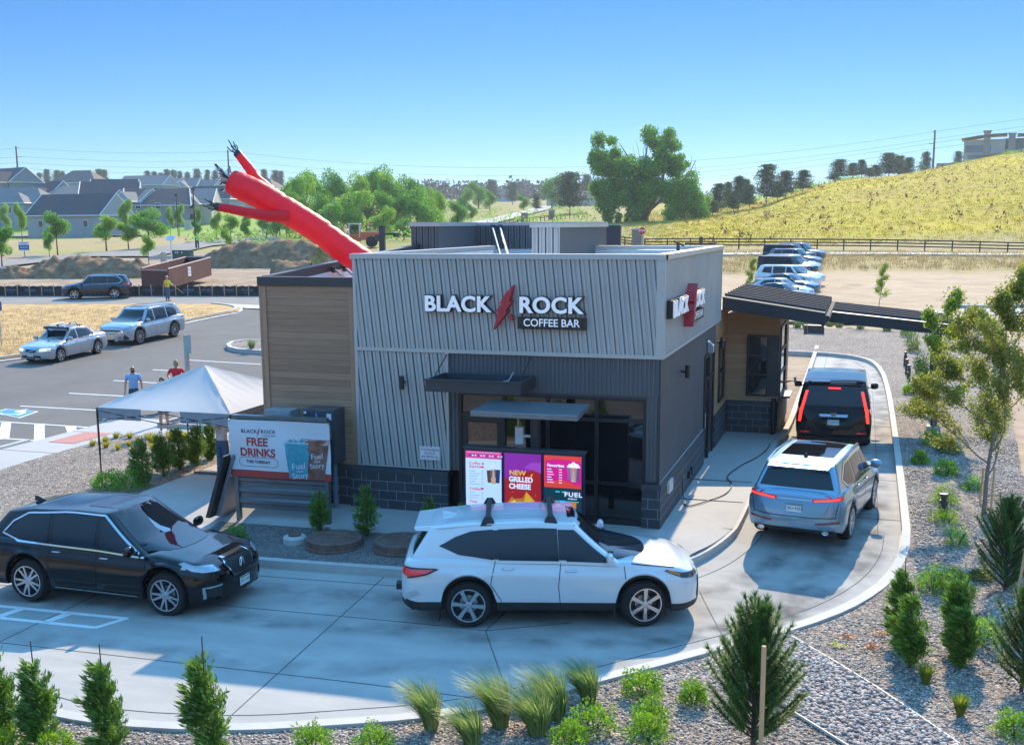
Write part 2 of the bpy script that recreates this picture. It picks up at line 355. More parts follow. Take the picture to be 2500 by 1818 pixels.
# the one ground sheet
def ground_material():
 mt = bpy.data.materials.new('ground'); mt.use_nodes = True; nt = mt.node_tree; b = nt.nodes['Principled BSDF']; b.inputs['Roughness'].default_value = .95; b.inputs['Specular IOR Level'].default_value = .15
 tc = _n(nt, 'ShaderNodeTexCoord')
 def noise(sc, a, bb, det=6, st=None):
  n = _n(nt, 'ShaderNodeTexNoise'); n.inputs['Scale'].default_value = sc; n.inputs['Detail'].default_value = det; n.inputs['Roughness'].default_value = .7
  mp = _n(nt, 'ShaderNodeMapping'); nt.links.new(tc.outputs['Object'], mp.inputs[0])
  if st: mp.inputs['Scale'].default_value = st
  nt.links.new(mp.outputs[0], n.inputs[0])
  r = _n(nt, 'ShaderNodeMapRange'); r.inputs[1].default_value = a; r.inputs[2].default_value = bb; nt.links.new(n.outputs['Fac'], r.inputs[0]); return r.outputs[0]
 def mix(f, a, c):
  x = _n(nt, 'ShaderNodeMix', data_type='RGBA')
  for s, v in ((0, f), (6, a), (7, c)):
   if isinstance(v, tuple): x.inputs[s].default_value = (*v, 1)
   else: nt.links.new(v, x.inputs[s])
  return x.outputs[2]
 def attr(nm):
  a = _n(nt, 'ShaderNodeAttribute'); a.attribute_name = nm; return a.outputs['Fac']
 dirt = mix(noise(.5, .35, .65), (.25, .17, .105), (.40, .30, .21)); dirt = mix(noise(.09, .5, .7), dirt, (.30, .19, .13))
 dirt = mix(noise(1.2, .62, .75), dirt, (.22, .16, .07))
 lot = mix(noise(.35, .35, .65, st=(1, 2.5, 1)), (.38, .26, .16), (.50, .37, .24)); lot = mix(noise(.25, .56, .68), lot, (.28, .22, .12))
 dry = mix(noise(.3, .35, .65, st=(1, 3, 1)), (.34, .24, .11), (.40, .31, .14)); dry = mix(noise(1.5, .5, .7), dry, (.18, .16, .05))
 hill = mix(noise(.06, .42, .6, st=(1, 1, 3)), (.40, .31, .015), (.40, .26, .05)); hill = mix(noise(.45, .5, .68, st=(1, 3, 1)), hill, (.23, .26, .012))
 hill = mix(noise(.9, .58, .7), hill, (.26, .19, .05)); hill = mix(noise(.02, .52, .62), hill, (.46, .35, .015))
 field = mix(noise(.05, .42, .58), (.33, .24, .10), (.20, .21, .04)); field = mix(noise(.3, .55, .7), field, (.09, .12, .03))
 lawn = mix(noise(.4, .35, .65), (.16, .26, .035), (.28, .33, .06))
 c = mix(attr('lot'), dirt, lot); c = mix(attr('dry'), c, dry); c = mix(attr('field'), c, field); c = mix(attr('lawn'), c, lawn); c = mix(attr('hill'), c, hill)
 nt.links.new(c, b.inputs['Base Color'])
 bp = _n(nt, 'ShaderNodeBump'); bp.inputs['Strength'].default_value = .6; bp.inputs['Distance'].default_value = .25
 n = _n(nt, 'ShaderNodeTexNoise'); n.inputs['Scale'].default_value = 1.3; n.inputs['Detail'].default_value = 8; nt.links.new(tc.outputs['Object'], n.inputs[0])
 nt.links.new(n.outputs['Fac'], bp.inputs['Height']); nt.links.new(bp.outputs[0], b.inputs['Normal'])
 return mt
def ramp(x, a, b): return sm((x-a)/(b-a))
def build_ground():
 th = [-PI, -2.6, -2.1, -1.7, -1.4, -1.1, -.9, -.75, -.65]+[-.6+i*.0075 for i in range(161)]+[.65, .75, .9, 1.1, 1.4, 1.7, 2.1, 2.6]
 rs = [1.5]
 while rs[-1] < 3500: rs.append(rs[-1]*(1.035 if rs[-1] < 420 else 1.1))
 vs = []; at = {k: [] for k in ('lot', 'dry', 'field', 'lawn', 'hill')}
 for r in rs:
  for t in th:
   x, y = CAM[0]+r*math.sin(YAW+t), CAM[1]+r*math.cos(YAW+t); z = H(x, y)
   D = r*max(math.cos(t), .82); u = 1134+2457*math.tan(max(-.7, min(.7, t)))
   near = D < 60
   vs.append((x, y, z-(.06 if D < 60 else .12)))
   rgt = ramp(u, 1150, 1400); 
   at['lot'].append(rgt*(1-ramp(D, 118, 130)) if D > 60 else rgt*ramp(D, 40, 60))
   at['dry'].append(max(rgt*ramp(D, 93, 99)*(1-ramp(D, 118, 124)), (1-rgt)*ramp(D, 155, 165), rgt*ramp(D, 122, 126)))
   at['field'].append((1-ramp(u, 1450, 1650))*ramp(u, 560, 700)*ramp(D, 140, 170)*.9)
   at['lawn'].append((1-ramp(u, 600, 750))*max(ramp(D, 235, 262), .0)*(1-ramp(D, 420, 500))+(1-ramp(u, 600, 750))*ramp(D, 158, 160)*(1-ramp(D, 164, 168))*.8)
   at['hill'].append(ramp(u, 1360, 1560)*ramp(D, 134, 150))
 n = len(th); fs = [tuple(range(n))]
 for i in range(len(rs)-1):
  for k in range(n):
   fs.append((i*n+k, i*n+(k+1) % n, (i+1)*n+(k+1) % n, (i+1)*n+k))
 mb = MB(); mb.add(vs, fs); me = mb.data('ground', ground_material(), True)
 for k, v in at.items():
  a = me.attributes.new(k, 'FLOAT', 'POINT'); a.data.foreach_set('value', v)
 return structure(link('ground', me))
build_ground()
W2 = lambda p: (p[0], p[1])
def offs(pts, d):
 o = []
 for i, p in enumerate(pts):
  a, b = Vector(pts[max(i-1, 0)]), Vector(pts[min(i+1, len(pts)-1)]); t = (b-a).normalized(); o.append((p[0]-t.y*d, p[1]+t.x*d))
 return o
def PP(*uv): return [W2(P(u, v)) for u, v in uv]
# ---- drive-through lane
outer = PP((1742, 783), (1850, 788), (1925, 799), (1956, 822), (1972, 870), (1987, 960), (2003, 1080), (2016, 1190))
outer2 = PP((2016, 1190), (2014, 1235), (1978, 1290), (1915, 1335), (1840, 1370), (1710, 1412), (1600, 1440), (1450, 1480), (1300, 1520), (1240, 1538), (1100, 1570), (935, 1595), (700, 1612), (560, 1620), (430, 1620), (250, 1610), (130, 1592), (45, 1568), (-80, 1530))
outer2.append((-26, -9)); 
o1, o2 = smooth2(outer), smooth2(outer2, 1)
inner = smooth2([(1.7, 34), (1.75, 15.6), (1.72, 11.4), (1.5, 10.4), (1.5, 1.2), (1.3, 0), (.9, -1.15), (.1, -2.25), (-1.2, -2.85), (-3, -3.05), (-7.4, -3.15), (-26, -3.2)])
lane = o1+o2[1:]+inner[::-1]
drape('drive_lane', lane, 0., .8, CONC)
strip('kerb', o1, .16, -.1, .16, CONC2, side=-.08)
strip('kerb', o2, .2, -.1, .03, CONC2, side=-.1)
kb = MB(); kp = resample(o2[:6], .3); kn = offs([W2(p) for p in kp], -.165)
for i, (p, q) in enumerate(zip(kp, kn)): h_ = .16-.13*sm(i/(len(kp)-1)); kb.v += [(p[0], p[1], H(p[0], p[1])-.1), (p[0], p[1], H(p[0], p[1])+h_), (q[0], q[1], H(q[0], q[1])+h_), (q[0], q[1], H(q[0], q[1])-.1)]
kb.f = [(i*4+j, i*4+j+1, i*4+5+j, i*4+4+j) for i in range(len(kp)-1) for j in range(3)]; kb.m = [CONC2]*len(kb.f); structure(kb.build('kerb'))
strip('kerb', inner, .16, -.1, .155, CONC2, side=.0)
jm = MB()
def joint(pts, wd=.016): strip('joint', pts, wd, -.02, .005, JOINT, mb=jm, build=False)
joint(offs(o1, -.62)); joint(offs(o2, -.5)); joint(offs(inner, .55))
joint([(-20, -5.35), (-1.85, -5.35), (-.6, -4.6)]); joint([(-20, -7.8), (-1, -7.85)]); joint([(-4.6, -3.2), (-4.1, -9.6)]); joint([(-9.3, -3.2), (-9.3, -9.8)]); joint([(-14, -3.2), (-14, -9.8)])
joint([(-1.85, -5.35), (-1.75, -3.3)]); joint([(-1.85, -5.35), (-.6, -7.9)]); joint([(2.05, -5.1), (1.2, -2.5)])
for y in (2.6, 6.4, 10.2, 14, 18): joint([(1.6, y), (5., y)])
structure(jm.build('joint'))
# worn tyre tracks
def track(name, pts, wd, amt):
 pts = resample(pts, .4); mt = MATS.get('tyre_stain')
 if not mt:
  mt = bpy.data.materials.new('tyre_stain'); MATS['tyre_stain'] = mt; mt.use_nodes = True; nt = mt.node_tree; nt.nodes.clear(); o = _n(nt, 'ShaderNodeOutputMaterial'); d = _n(nt, 'ShaderNodeBsdfDiffuse'); d.inputs[0].default_value = (.09, .085, .08, 1); t = _n(nt, 'ShaderNodeBsdfTransparent'); x = _n(nt, 'ShaderNodeMixShader'); a = _n(nt, 'ShaderNodeAttribute'); a.attribute_name = 'worn'
  n = _n(nt, 'ShaderNodeTexNoise'); n.inputs['Scale'].default_value = 1.7; n.inputs['Detail'].default_value = 7; tc = _n(nt, 'ShaderNodeTexCoord'); nt.links.new(tc.outputs['Object'], n.inputs[0]); r = _n(nt, 'ShaderNodeMapRange'); r.inputs[1].default_value = .38; r.inputs[2].default_value = .72; nt.links.new(n.outputs['Fac'], r.inputs[0]); m_ = _n(nt, 'ShaderNodeMath', operation='MULTIPLY'); nt.links.new(r.outputs[0], m_.inputs[0]); nt.links.new(a.outputs['Fac'], m_.inputs[1]); nt.links.new(m_.outputs[0], x.inputs[0]); nt.links.new(t.outputs[0], x.inputs[1]); nt.links.new(d.outputs[0], x.inputs[2]); nt.links.new(x.outputs[0], o.inputs[0])
 b = MB(); W_ = []
 for i, p in enumerate(pts):
  d = (pts[min(i+1, len(pts)-1)]-pts[max(i-1, 0)]).normalized(); n = Vector((-d.y, d.x))
  for s, w_ in ((-.5, 0), (-.25, .7), (0, 1), (.25, .7), (.5, 0)): q = p+n*s*wd; b.v.append((q.x, q.y, H(q.x, q.y)+.0035)); W_.append(w_*amt*min(1, i/6, (len(pts)-1-i)/6))
 b.f = [(i*5+j, i*5+5+j, i*5+6+j, i*5+1+j) for i in range(len(pts)-1) for j in range(4)]; b.m = [mt]*len(b.f); me = b.data(name); a = me.attributes.new('worn', 'FLOAT', 'POINT'); a.data.foreach_set('value', W_); return structure(link(name, me))
for d_, w_, a_ in ((1.15, .7, .42), (2.75, .75, .42), (1.9, 1.5, .2)): track('tyre_track', offs([p for p in inner if p[0] > -24], d_), w_, a_)
track('tyre_track', [(-24, -7.3), (-4, -7.6), (0, -6.4), (2.6, -3.4), (3.7, 1), (3.8, 12)], .8, .3)
# drive markings: part of a painted word near the lane edge
mk = MB()
for a, b in (((-12.9, -6.35), (-7.95, -6.35)), ((-12.9, -6.86), (-8.2, -6.86))): strip('m', [a, b], .1, 0, .006, PAINT, mb=mk, build=False)
for x in (-12.2, -11.2, -10.1, -9.1): strip('m', [(x, -6.35), (x-.12, -6.86)], .16, 0, .006, PAINT, mb=mk, build=False)
strip('m', [(-7.95, -6.33), (-8.2, -6.88)], .1, 0, .0065, PAINT, mb=mk, build=False)
structure(mk.build('lane_marking'))
# ---- gravel to the front, right and behind the lane
right_edge = PP((2215, 735), (2236, 900), (2262, 1060), (2340, 1140))
gfront = (PP((1700, 728), (1990, 736))+right_edge+[(15, -4), (16, -24), (-28, -24), (-26, -9.1)]+offs(o2, .0)[::-1]+offs(o1, .0)[::-1][1:]+[PP((1700, 783))[0]])
def gdz(x, y):
 k = sm((y+3)/5.); b = .15*k-.015*(1-k)
 if x > 6: b += .04*math.sin(x*1.3+y*.9)
 return b+.02*math.sin(x*2.1)*math.sin(y*1.7)*k
drape('gravel_bed', gfront, gdz, .9, GRAVEL)
sw = PP((1712, 1412), (1753, 1411), (1850, 1468), (1935, 1520), (2010, 1570), (2125, 1650))+[(6.6, -13), (3.2, -13)]+PP((1880, 1655), (1760, 1575), (1640, 1530), (1600, 1448))
drape('cobble_swale', sw, lambda x, y: gdz(x, y)+.03, .6, COBBLE)
strip('landscape_edging', PP((1753, 1411), (1850, 1468), (1935, 1520), (2010, 1570), (2125, 1650)), .018, 0, .035, mat('edging', (.6, .57, .52), .6))
strip('landscape_edging', PP((1740, 1568), (1880, 1655)), .018, 0, .035, mat('edging', (.6, .57, .52), .6))
soil = right_edge+[(60, -6), (60, 60)]
drape('soil', [right_edge[0], right_edge[1], right_edge[2], right_edge[3], (30, -8), (48, 10), PP((2700, 735))[0]], .05, 2.5, SOIL)
# ---- beds and walks between lane, building and parking
def zpad(x, y):
 d = max(0, x, -y); return (H(x, y)+.16)*sm(d/1.6)-H(x, y)
WALK = mat('walk_concrete', (.37, .355, .335), .85, var=.06, scale=2.2, bump=.2, bscale=50)
ring = [p for p in inner if p[0] > -2.6 and p[1] < 11.0]
walk = [(-9.3, .3), (-9.3, -1.3), (-2.6, -1.35)]+[(p[0]+.0, p[1]) for p in ring[::-1]]+[(1.6, 11.3), (-.1, 11.3), (-.1, .3)]
drape('sidewalk', walk, zpad, .5, WALK)
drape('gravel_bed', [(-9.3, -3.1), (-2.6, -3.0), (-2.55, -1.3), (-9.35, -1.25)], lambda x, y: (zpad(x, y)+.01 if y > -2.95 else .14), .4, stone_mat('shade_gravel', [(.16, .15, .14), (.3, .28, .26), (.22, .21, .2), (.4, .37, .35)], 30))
drape('walkway', [(-12.15, -3.1), (-9.3, -3.1), (-9.3, .3), (-8.8, .3), (-8.8, 20), (-11.6, 20), (-12.15, 6.7)], lambda x, y: zpad(-.5, y) if y < 0 and x > -9.6 else (-.05-H(x, y))*sm((y+3.4)/3)+.14*(1-sm((y+3.4)/3)), .9, WALK, thick=.3)
drape('gravel_bed', [(-26, -3.1), (-12.15, -3.1), (-12.15, 6.7), (-17.65, 6.6), (-17.65, -3.0)], .14, .8, GRAVEL)
drape('walkway', [(-19.5, -14), (-17.65, -14), (-17.65, 6.6), (-12.15, 6.7), (-12.1, 8.1), (-17.3, 8.0), (-17.6, 9.2), (-19.5, 9.2)], .14, 1, WALK, thick=.2)
drape('gravel_bed', [(-17.2, 8.1), (-12.1, 8.2), (-12.1, 9.6), (-17.0, 9.5)], .2, .6, GRAVEL)
strip('kerb', [(-17.3, 9.6), (-17.3, 8.0), (-12.1, 8.1)], .14, 0, .28, CONC2)
jm = MB()
for y in (-9, -6.5, -4, -1.5, 1, 3.6, 6.6): strip('j', [(-19.5, y), (-17.65, y)], .015, .1, .146, JOINT, mb=jm, build=False)
for y in (.6, 2.6, 4.6): strip('j', [(.02, y), (1.42, y)], .015, .1, .17, JOINT, mb=jm, build=False)
strip('j', [(-12.1, 2), (-9, 2)], .015, .1, .32, JOINT, mb=jm, build=False)
structure(jm.build('joint'))
drape('tactile_ramp', [(-18.95, 4.9), (-18.05, 4.9), (-18.05, 6.6), (-18.95, 6.6)], .15, .5, REDTILE)
# ---- parking lot and everything left of the building
lot_edge = PP((540, 684), (528, 692), (480, 701), (410, 715), (300, 743), (200, 769), (120, 783), (50, 793), (-60, 807), (-260, 842))
drape('parking_lot', [(-75, -16), (-19.5, -16), (-19.5, 9.3), (-9.2, 9.7), (-9.2, 30)]+PP((640, 690))+lot_edge, .0, 3, ASPH)
isl = PP((-260, 678), (-60, 678), (300, 676), (470, 676), (515, 680), (533, 684))+lot_edge[1:]
drape('straw_verge', isl, .1, 1.6, STRAW)
strip('kerb', smooth2(PP((470, 677), (515, 680), (533, 685), (520, 694), (480, 702), (410, 716), (300, 744), (200, 770), (120, 784), (50, 794), (-60, 808), (-260, 843)), 1), .5, -.05, .05, CONC2)
strip('kerb', smooth2(PP((470, 675), (513, 680), (525, 685), (515, 692), (478, 699), (410, 713), (300, 741), (200, 767), (120, 781), (50, 791), (-60, 805), (-260, 840)), 1), .18, -.05, .17, CONC2)
drape('access_road', PP((-260, 656), (100, 656), (400, 655), (660, 655), (660, 689), (540, 683), (515, 678), (470, 674), (300, 674), (-260, 677)), .02, 4, ASPH2)
drape('cross_pan', PP((545, 684), (660, 688), (660, 681), (520, 675), (470, 672), (470, 676), (515, 680)), .05, 3, CONC2)
strip('kerb', PP((-260, 655), (100, 655), (400, 654), (660, 654)), .35, 0, .2, CONC2, step=3)
mk = MB()
zz = lambda a: P(a[0], a[1])
def line(a, b, wd=.1): strip('l', PP(a, b), wd, 0, .008, PAINT, mb=mk, build=False)
G3 = lambda x, y: (x/3.298*.9072, (700+y/3.298)*.9072)
for a, b in (((165, 960), (790, 995)), ((555, 857), (1040, 883)), ((915, 755), (1270, 775)), ((1230, 668), (1400, 678)), ((1520, 590), (2100, 625)), ((0, 1085), (760, 1135)), ((-300, 1200), (375, 1243))):
 line(G3(*a), G3(*b))
for a, b in (((50, 1095), (30, 1225)), ((318, 1105), (316, 1240)), ((565, 1122), (590, 1188)), ((-230, 1080), (-270, 1200))): line(G3(*a), G3(*b), .3)
structure(mk.build('bay_marking'))
hb = PP(*[G3(*a) for a in ((-60, 1012), (50, 983), (314, 1004), (160, 1057))])
c = Vector((sum(p[0] for p in hb)/4, sum(p[1] for p in hb)/4))
structure(drape('accessible_marking', hb, .006, .5, PAINT)); 
hb2 = [tuple(c+(Vector(p)-c)*.88) for p in hb]
structure(drape('accessible_marking', hb2, .012, .5, BLUEP))
sy = MB(); ux = (Vector(hb[2])-Vector(hb[1])).normalized(); uy = Vector((ux.y, -ux.x))
sc = .85; W = lambda a, b: (c.x+(ux.x*a-uy.x*b)*sc, c.y+(ux.y*a-uy.y*b)*sc)
arc = [W(.45*math.cos(t), .45*math.sin(t)-.1) for t in [i*.35-2.6 for i in range(13)]]
strip('s', arc, .11, 0, .018, PAINT, step=.1, mb=sy, build=False)
strip('s', [W(-.1, .75), W(-.05, .1), W(.45, .1), W(.65, -.45)], .12, 0, .019, PAINT, step=.2, mb=sy, build=False)
structure(sy.build('accessible_marking'))
# small kerbed island at the lot
iw = PP(*[(506, 770), (515, 764), (540, 760), (640, 762), (640, 790), (575, 784), (530, 781), (510, 776)])
drape('gravel_bed', iw, .17, .6, GRAVEL); strip('kerb', iw[:1]+iw[1:]+iw[:1], .2, -.05, .2, CONC2)
# streets and paths farther out
drape('street', PP((-260, 592), (-100, 586), (0, 581), (205, 561), (328, 549), (395, 541), (480, 528), (560, 525), (640, 526), (640, 540), (560, 537), (470, 545), (420, 556), (335, 569), (205, 569), (100, 581), (0, 593), (-260, 605)), .1, 6, ASPH2)
drape('street', PP((-100, 522), (60, 521), (330, 519), (330, 523), (60, 526), (-100, 528)), .3, 12, ASPH2)
LR = mat('pale_road', (.33, .31, .29), .85, scale=.1)
drape('country_road', PP((865, 517), (960, 508), (1040, 494), (1110, 480), (1180, 463), (1228, 451), (1238, 454), (1215, 465), (1150, 481), (1085, 498), (1010, 512), (870, 524)), .25, 10, LR)
strip('footpath', [W2(G(u, 119)) for u in range(1340, 2500, 60)], 3.2, -.1, .12, CONC2, step=6)
drape('side_street', [W2(G(u, d)) for u, d in ((1600, 67), (1900, 67), (2100, 70), (2500, 72), (2500, 60), (2150, 60), (1900, 64), (1600, 64.5))], .06, 4, mat('side_road', (.36, .34, .32), .85, scale=.3))
strip('kerb', [W2(G(u, 70.5)) for u in (2100, 2200, 2300, 2500)], .3, 0, .25, CONC2, step=3)
for pts in (((-60, 597), (60, 599), (150, 601), (345, 603)), ((470, 574), (510, 572), (573, 568)), ((330, 573), (420, 571), (480, 572)), ((455, 590), (510, 588), (573, 583))):
 strip('kerb', PP(*pts), .45, -.05, .3, CONC2, step=3)
# ================================================================ the coffee shop
METAL = mat('light_ribbed_metal', (.43, .42, .40), .45, var=.10, scale=.6, metal=.2, spec=.5)
METALD = mat('dark_ribbed_metal', (.115, .115, .12), .5, var=.10, scale=.8, metal=.1)
TRIM = mat('light_trim', (.47, .465, .45), .4, var=.04, metal=.35)
TRIMD = mat('dark_trim', (.05, .052, .056), .45, var=.06, metal=.2)
BLACK = mat('black_frame', (.018, .018, .02), .4, var=.1)
WHITE = mat('white_membrane', (.62, .61, .6), .7, var=.07, scale=2)
GLASS = mat('dark_glass', (.006, .007, .009), .03, var=.1, spec=1.0)
GALV = mat('galvanised', (.42, .44, .46), .35, metal=.7, var=.12, scale=9)
def wood_mat(name, c1, c2, axis):
 mt = bpy.data.materials.new(name); mt.use_nodes = True; nt = mt.node_tree; b = nt.nodes['Principled BSDF']; b.inputs['Roughness'].default_value = .65
 tc = _n(nt, 'ShaderNodeTexCoord'); mp = _n(nt, 'ShaderNodeMapping'); nt.links.new(tc.outputs['Object'], mp.inputs[0]); mp.inputs['Scale'].default_value = (1, 1, 30)
 no = _n(nt, 'ShaderNodeTexNoise'); no.inputs['Scale'].default_value = 1.2; no.inputs['Detail'].default_value = 8; nt.links.new(mp.outputs[0], no.inputs[0])
 sp = _n(nt, 'ShaderNodeSeparateXYZ'); nt.links.new(tc.outputs['Object'], sp.inputs[0])
 m1 = _n(nt, 'ShaderNodeMath', operation='MULTIPLY'); m1.inputs[1].default_value = 1/.145; nt.links.new(sp.outputs[2], m1.inputs[0])
 fr = _n(nt, 'ShaderNodeMath', operation='FRACT'); nt.links.new(m1.outputs[0], fr.inputs[0]); fl = _n(nt, 'ShaderNodeMath', operation='FLOOR'); nt.links.new(m1.outputs[0], fl.inputs[0])
 wn = _n(nt, 'ShaderNodeTexWhiteNoise', noise_dimensions='1D'); nt.links.new(fl.outputs[0], wn.inputs['W'])
 ad = _n(nt, 'ShaderNodeMath', operation='MULTIPLY_ADD'); nt.links.new(wn.outputs['Value'], ad.inputs[0]); ad.inputs[1].default_value = .35; nt.links.new(no.outputs['Fac'], ad.inputs[2])
 rm = _n(nt, 'ShaderNodeMapRange'); rm.inputs[1].default_value = .35; rm.inputs[2].default_value = .95; nt.links.new(ad.outputs[0], rm.inputs[0])
 mx = _n(nt, 'ShaderNodeMix', data_type='RGBA'); mx.inputs[6].default_value = (*c1, 1); mx.inputs[7].default_value = (*c2, 1); nt.links.new(rm.outputs[0], mx.inputs[0])
 gt = _n(nt, 'ShaderNodeMath', operation='GREATER_THAN'); gt.inputs[1].default_value = .06; nt.links.new(fr.outputs[0], gt.inputs[0])
 r2 = _n(nt, 'ShaderNodeMapRange'); r2.inputs[3].default_value = .55; nt.links.new(gt.outputs[0], r2.inputs[0])
 ml = _n(nt, 'ShaderNodeVectorMath', operation='SCALE'); nt.links.new(mx.outputs[2], ml.inputs[0]); nt.links.new(r2.outputs[0], ml.inputs['Scale']); nt.links.new(ml.outputs[0], b.inputs['Base Color'])
 return mt
WOOD = wood_mat('wood_siding', (.27, .145, .08), (.43, .25, .155), 0)
WOOD2 = wood_mat('bounce_lit_wood_siding', (.34, .18, .085), (.50, .29, .16), 0)  # siding colour made brighter and more orange, with bounce light put into it
WOODT = mat('wood_trim', (.40, .23, .14), .6, var=.15, stretch=(8, 8, .6))
def block_mat(name, u):
 mt = bpy.data.materials.new(name); mt.use_nodes = True; nt = mt.node_tree; b = nt.nodes['Principled BSDF']; b.inputs['Roughness'].default_value = .75
 tc = _n(nt, 'ShaderNodeTexCoord'); sp = _n(nt, 'ShaderNodeSeparateXYZ'); cb = _n(nt, 'ShaderNodeCombineXYZ'); nt.links.new(tc.outputs['Object'], sp.inputs[0])
 nt.links.new(sp.outputs[u], cb.inputs[0]); nt.links.new(sp.outputs[2], cb.inputs[1])
 br = _n(nt, 'ShaderNodeTexBrick'); nt.links.new(cb.outputs[0], br.inputs[0]); br.inputs['Scale'].default_value = 1
 br.inputs['Color1'].default_value = (.038, .042, .05, 1); br.inputs['Color2'].default_value = (.055, .06, .07, 1); br.inputs['Mortar'].default_value = (.24, .26, .29, 1)
 br.inputs['Mortar Size'].default_value = .006; br.inputs['Brick Width'].default_value = .406; br.inputs['Row Height'].default_value = .203; br.inputs['Mortar Smooth'].default_value = .1
 nt.links.new(br.outputs[0], b.inputs['Base Color'])
 return mt
BLKX, BLKY = block_mat('block_front', 0), block_mat('block_side', 1)
BCAP = mat('block_cap', (.05, .055, .063), .7, var=.1)
# shop root
shop = thing('coffee_shop', 'grey ribbed metal coffee shop with brown plank siding and dark block base', 'coffee shop', (0, 0, 0))
def ribs(name, L, z0, z1, M, mt, pitch=.187, tilt=0., deep=.05, parent=None, fine=False):
 "ribbed sheet: local a along the wall 0..L, z up, h outwards; clipped to the rectangle"
 prof = [(0, 0), (.052, 0), (.062, -.02), (.094, -.02), (.104, 0), (.152, 0), (.158, -deep), (.181, -deep)] if not fine else [(0, 0), (.03, 0), (.042, -.02), (.07, -.02), (.081, 0)]
 if fine: pitch = .09
 bm = bmesh.new(); ext = abs(tilt)*(z1-z0)+pitch; n = int((L+2*ext)/pitch)+1; a = -ext; pts = []
 for i in range(n):
  for p, h in prof: pts.append((a+i*pitch+p, h))
 pts.append((a+n*pitch, 0)); top = []; bot = []
 for p, h in pts:
  bot.append(bm.verts.new((p-tilt*(z0-z1)/2*1., h, z0))); top.append(bm.verts.new((p+tilt*(z0-z1)/2*1., h, z1)))
 for i in range(len(pts)-1): bm.faces.new((bot[i], bot[i+1], top[i+1], top[i]))
 for co, no in (((0, 0, 0), (-1, 0, 0)), ((L, 0, 0), (1, 0, 0))):
  bmesh.ops.bisect_plane(bm, geom=bm.verts[:]+bm.edges[:]+bm.faces[:], plane_co=co, plane_no=no, clear_outer=True)
 me = bpy.data.meshes.new(name); bm.to_mesh(me); bm.free(); me.transform(M); me.materials.append(mt)
 return link(name, me, parent)
def MW(o, u, n):
 "wall matrix: local x along u, local y outwards along n, z up, origin o"
 M = Matrix.Identity(4)
 for i in range(3): M[i][0], M[i][1], M[i][2], M[i][3] = u[i], n[i], (0, 0, 1)[i], o[i]
 return M
FW = lambda x, y: MW((x, y, 0), (1, 0, 0), (0, -1, 0))
RW = lambda x, y: MW((x, y, 0), (0, 1, 0), (1, 0, 0))
LW = lambda x, y: MW((x, y, 0), (0, 1, 0), (-1, 0, 0))
# core walls (solid volumes behind the cladding)
b = MB()
b.box((-6.55, .06, -.4), (-4.5, 6, 3.42), TRIMD); b.box((-4.5, .12, 2.62), (-.05, 8.2, 3.42), TRIMD)
b.box((-.31, .1, -.4), (-.06, 6.35, 2.62), TRIMD); b.box((-.5, 8.2, -.4), (-.04, 8.5, 3.4), TRIMD)
b.box((-8.8, .16, -.4), (-6.62, 3, 4.2), TRIMD)
b.build('inner_wall', parent=shop)
ribs('upper_panel', 6.62, 3.5, 5.38, FW(-6.57, 0), METAL, tilt=.105, parent=shop)
ribs('upper_panel', 9.05, 3.5, 5.38, RW(.05, .02), METAL, fine=True, parent=shop)
ribs('upper_panel', 9.0, 3.5, 5.38, LW(-6.57, .05), METAL, fine=True, parent=shop)
ribs('lower_panel', 2.04, .94, 3.42, FW(-6.55, .012), METAL, tilt=.105, parent=shop)
ribs('dark_panel', 4.44, 2.66, 3.44, FW(-4.47, .04), METALD, fine=True, parent=shop)
ribs('dark_panel', .24, .93, 2.66, FW(-.27, .04), METALD, fine=True, parent=shop)
ribs('dark_panel', .2, .93, 2.66, FW(-4.47, .04), METALD, fine=True, parent=shop)
ribs('dark_panel', 6.33, .93, 3.46, RW(-.0, .04), METALD, fine=True, parent=shop)
ribs('dark_panel', 8.48-6.35, 2.78, 3.46, RW(-.0, 6.37), METALD, fine=True, parent=shop)
b = MB()   # corner and edge trims, flush with the ribs and 2-3 mm proud
b.box((-.1, -.006, 3.45), (.056, .006, 5.39), TRIM); b.box((.0, .0, 3.45), (.062, .09, 5.39), TRIM)
b.box((-6.6, -.006, .93), (-6.53, .01, 5.39), TRIM); b.box((-6.58, -.012, 3.43), (.066, .002, 3.51), TRIM); b.box((.05, .0, 3.44), (.068, 9.09, 3.5), TRIM)
b.box((-4.52, -.012, .93), (-4.465, .1, 3.43), TRIM); b.box((-6.58, -.008, .925), (-4.52, .01, .955), TRIM); b.box((.0, 9.05, 3.45), (.06, 9.11, 5.39), TRIM)
b.box((-.06, -.004, 3.42), (.05, .1, 3.44), TRIMD)
b.build('edge_trim', parent=shop)
b = MB(); b.box((-.03, .02, .93), (.012, .045, 3.44), TRIMD); b.box((.004, .04, .905), (.022, 6.36, .935), TRIM); b.box((-4.47, 0.03, 2.62), (-.27, .09, 2.67), TRIMD)
b.build('dark_trim', parent=shop)
def coping(x0, y0, x1, y1, z, mt, t=.2, h=.105, z2=None):
 "metal cap along a parapet between two points (square ends)"
 d = Vector((x1-x0, y1-y0)); n = Vector((-d.y, d.x)).normalized()*t; z2 = z if z2 is None else z2; vs = []
 for (x, y, zz) in ((x0, y0, z), (x1, y1, z2)):
  for s in (0, 1): vs += [(x+n.x*s, y+n.y*s, zz-h), (x+n.x*s, y+n.y*s, zz)]
 return vs, [(0, 4, 5, 1), (2, 3, 7, 6), (1, 5, 7, 3), (0, 2, 6, 4), (0, 1, 3, 2), (4, 6, 7, 5)]
b = MB()
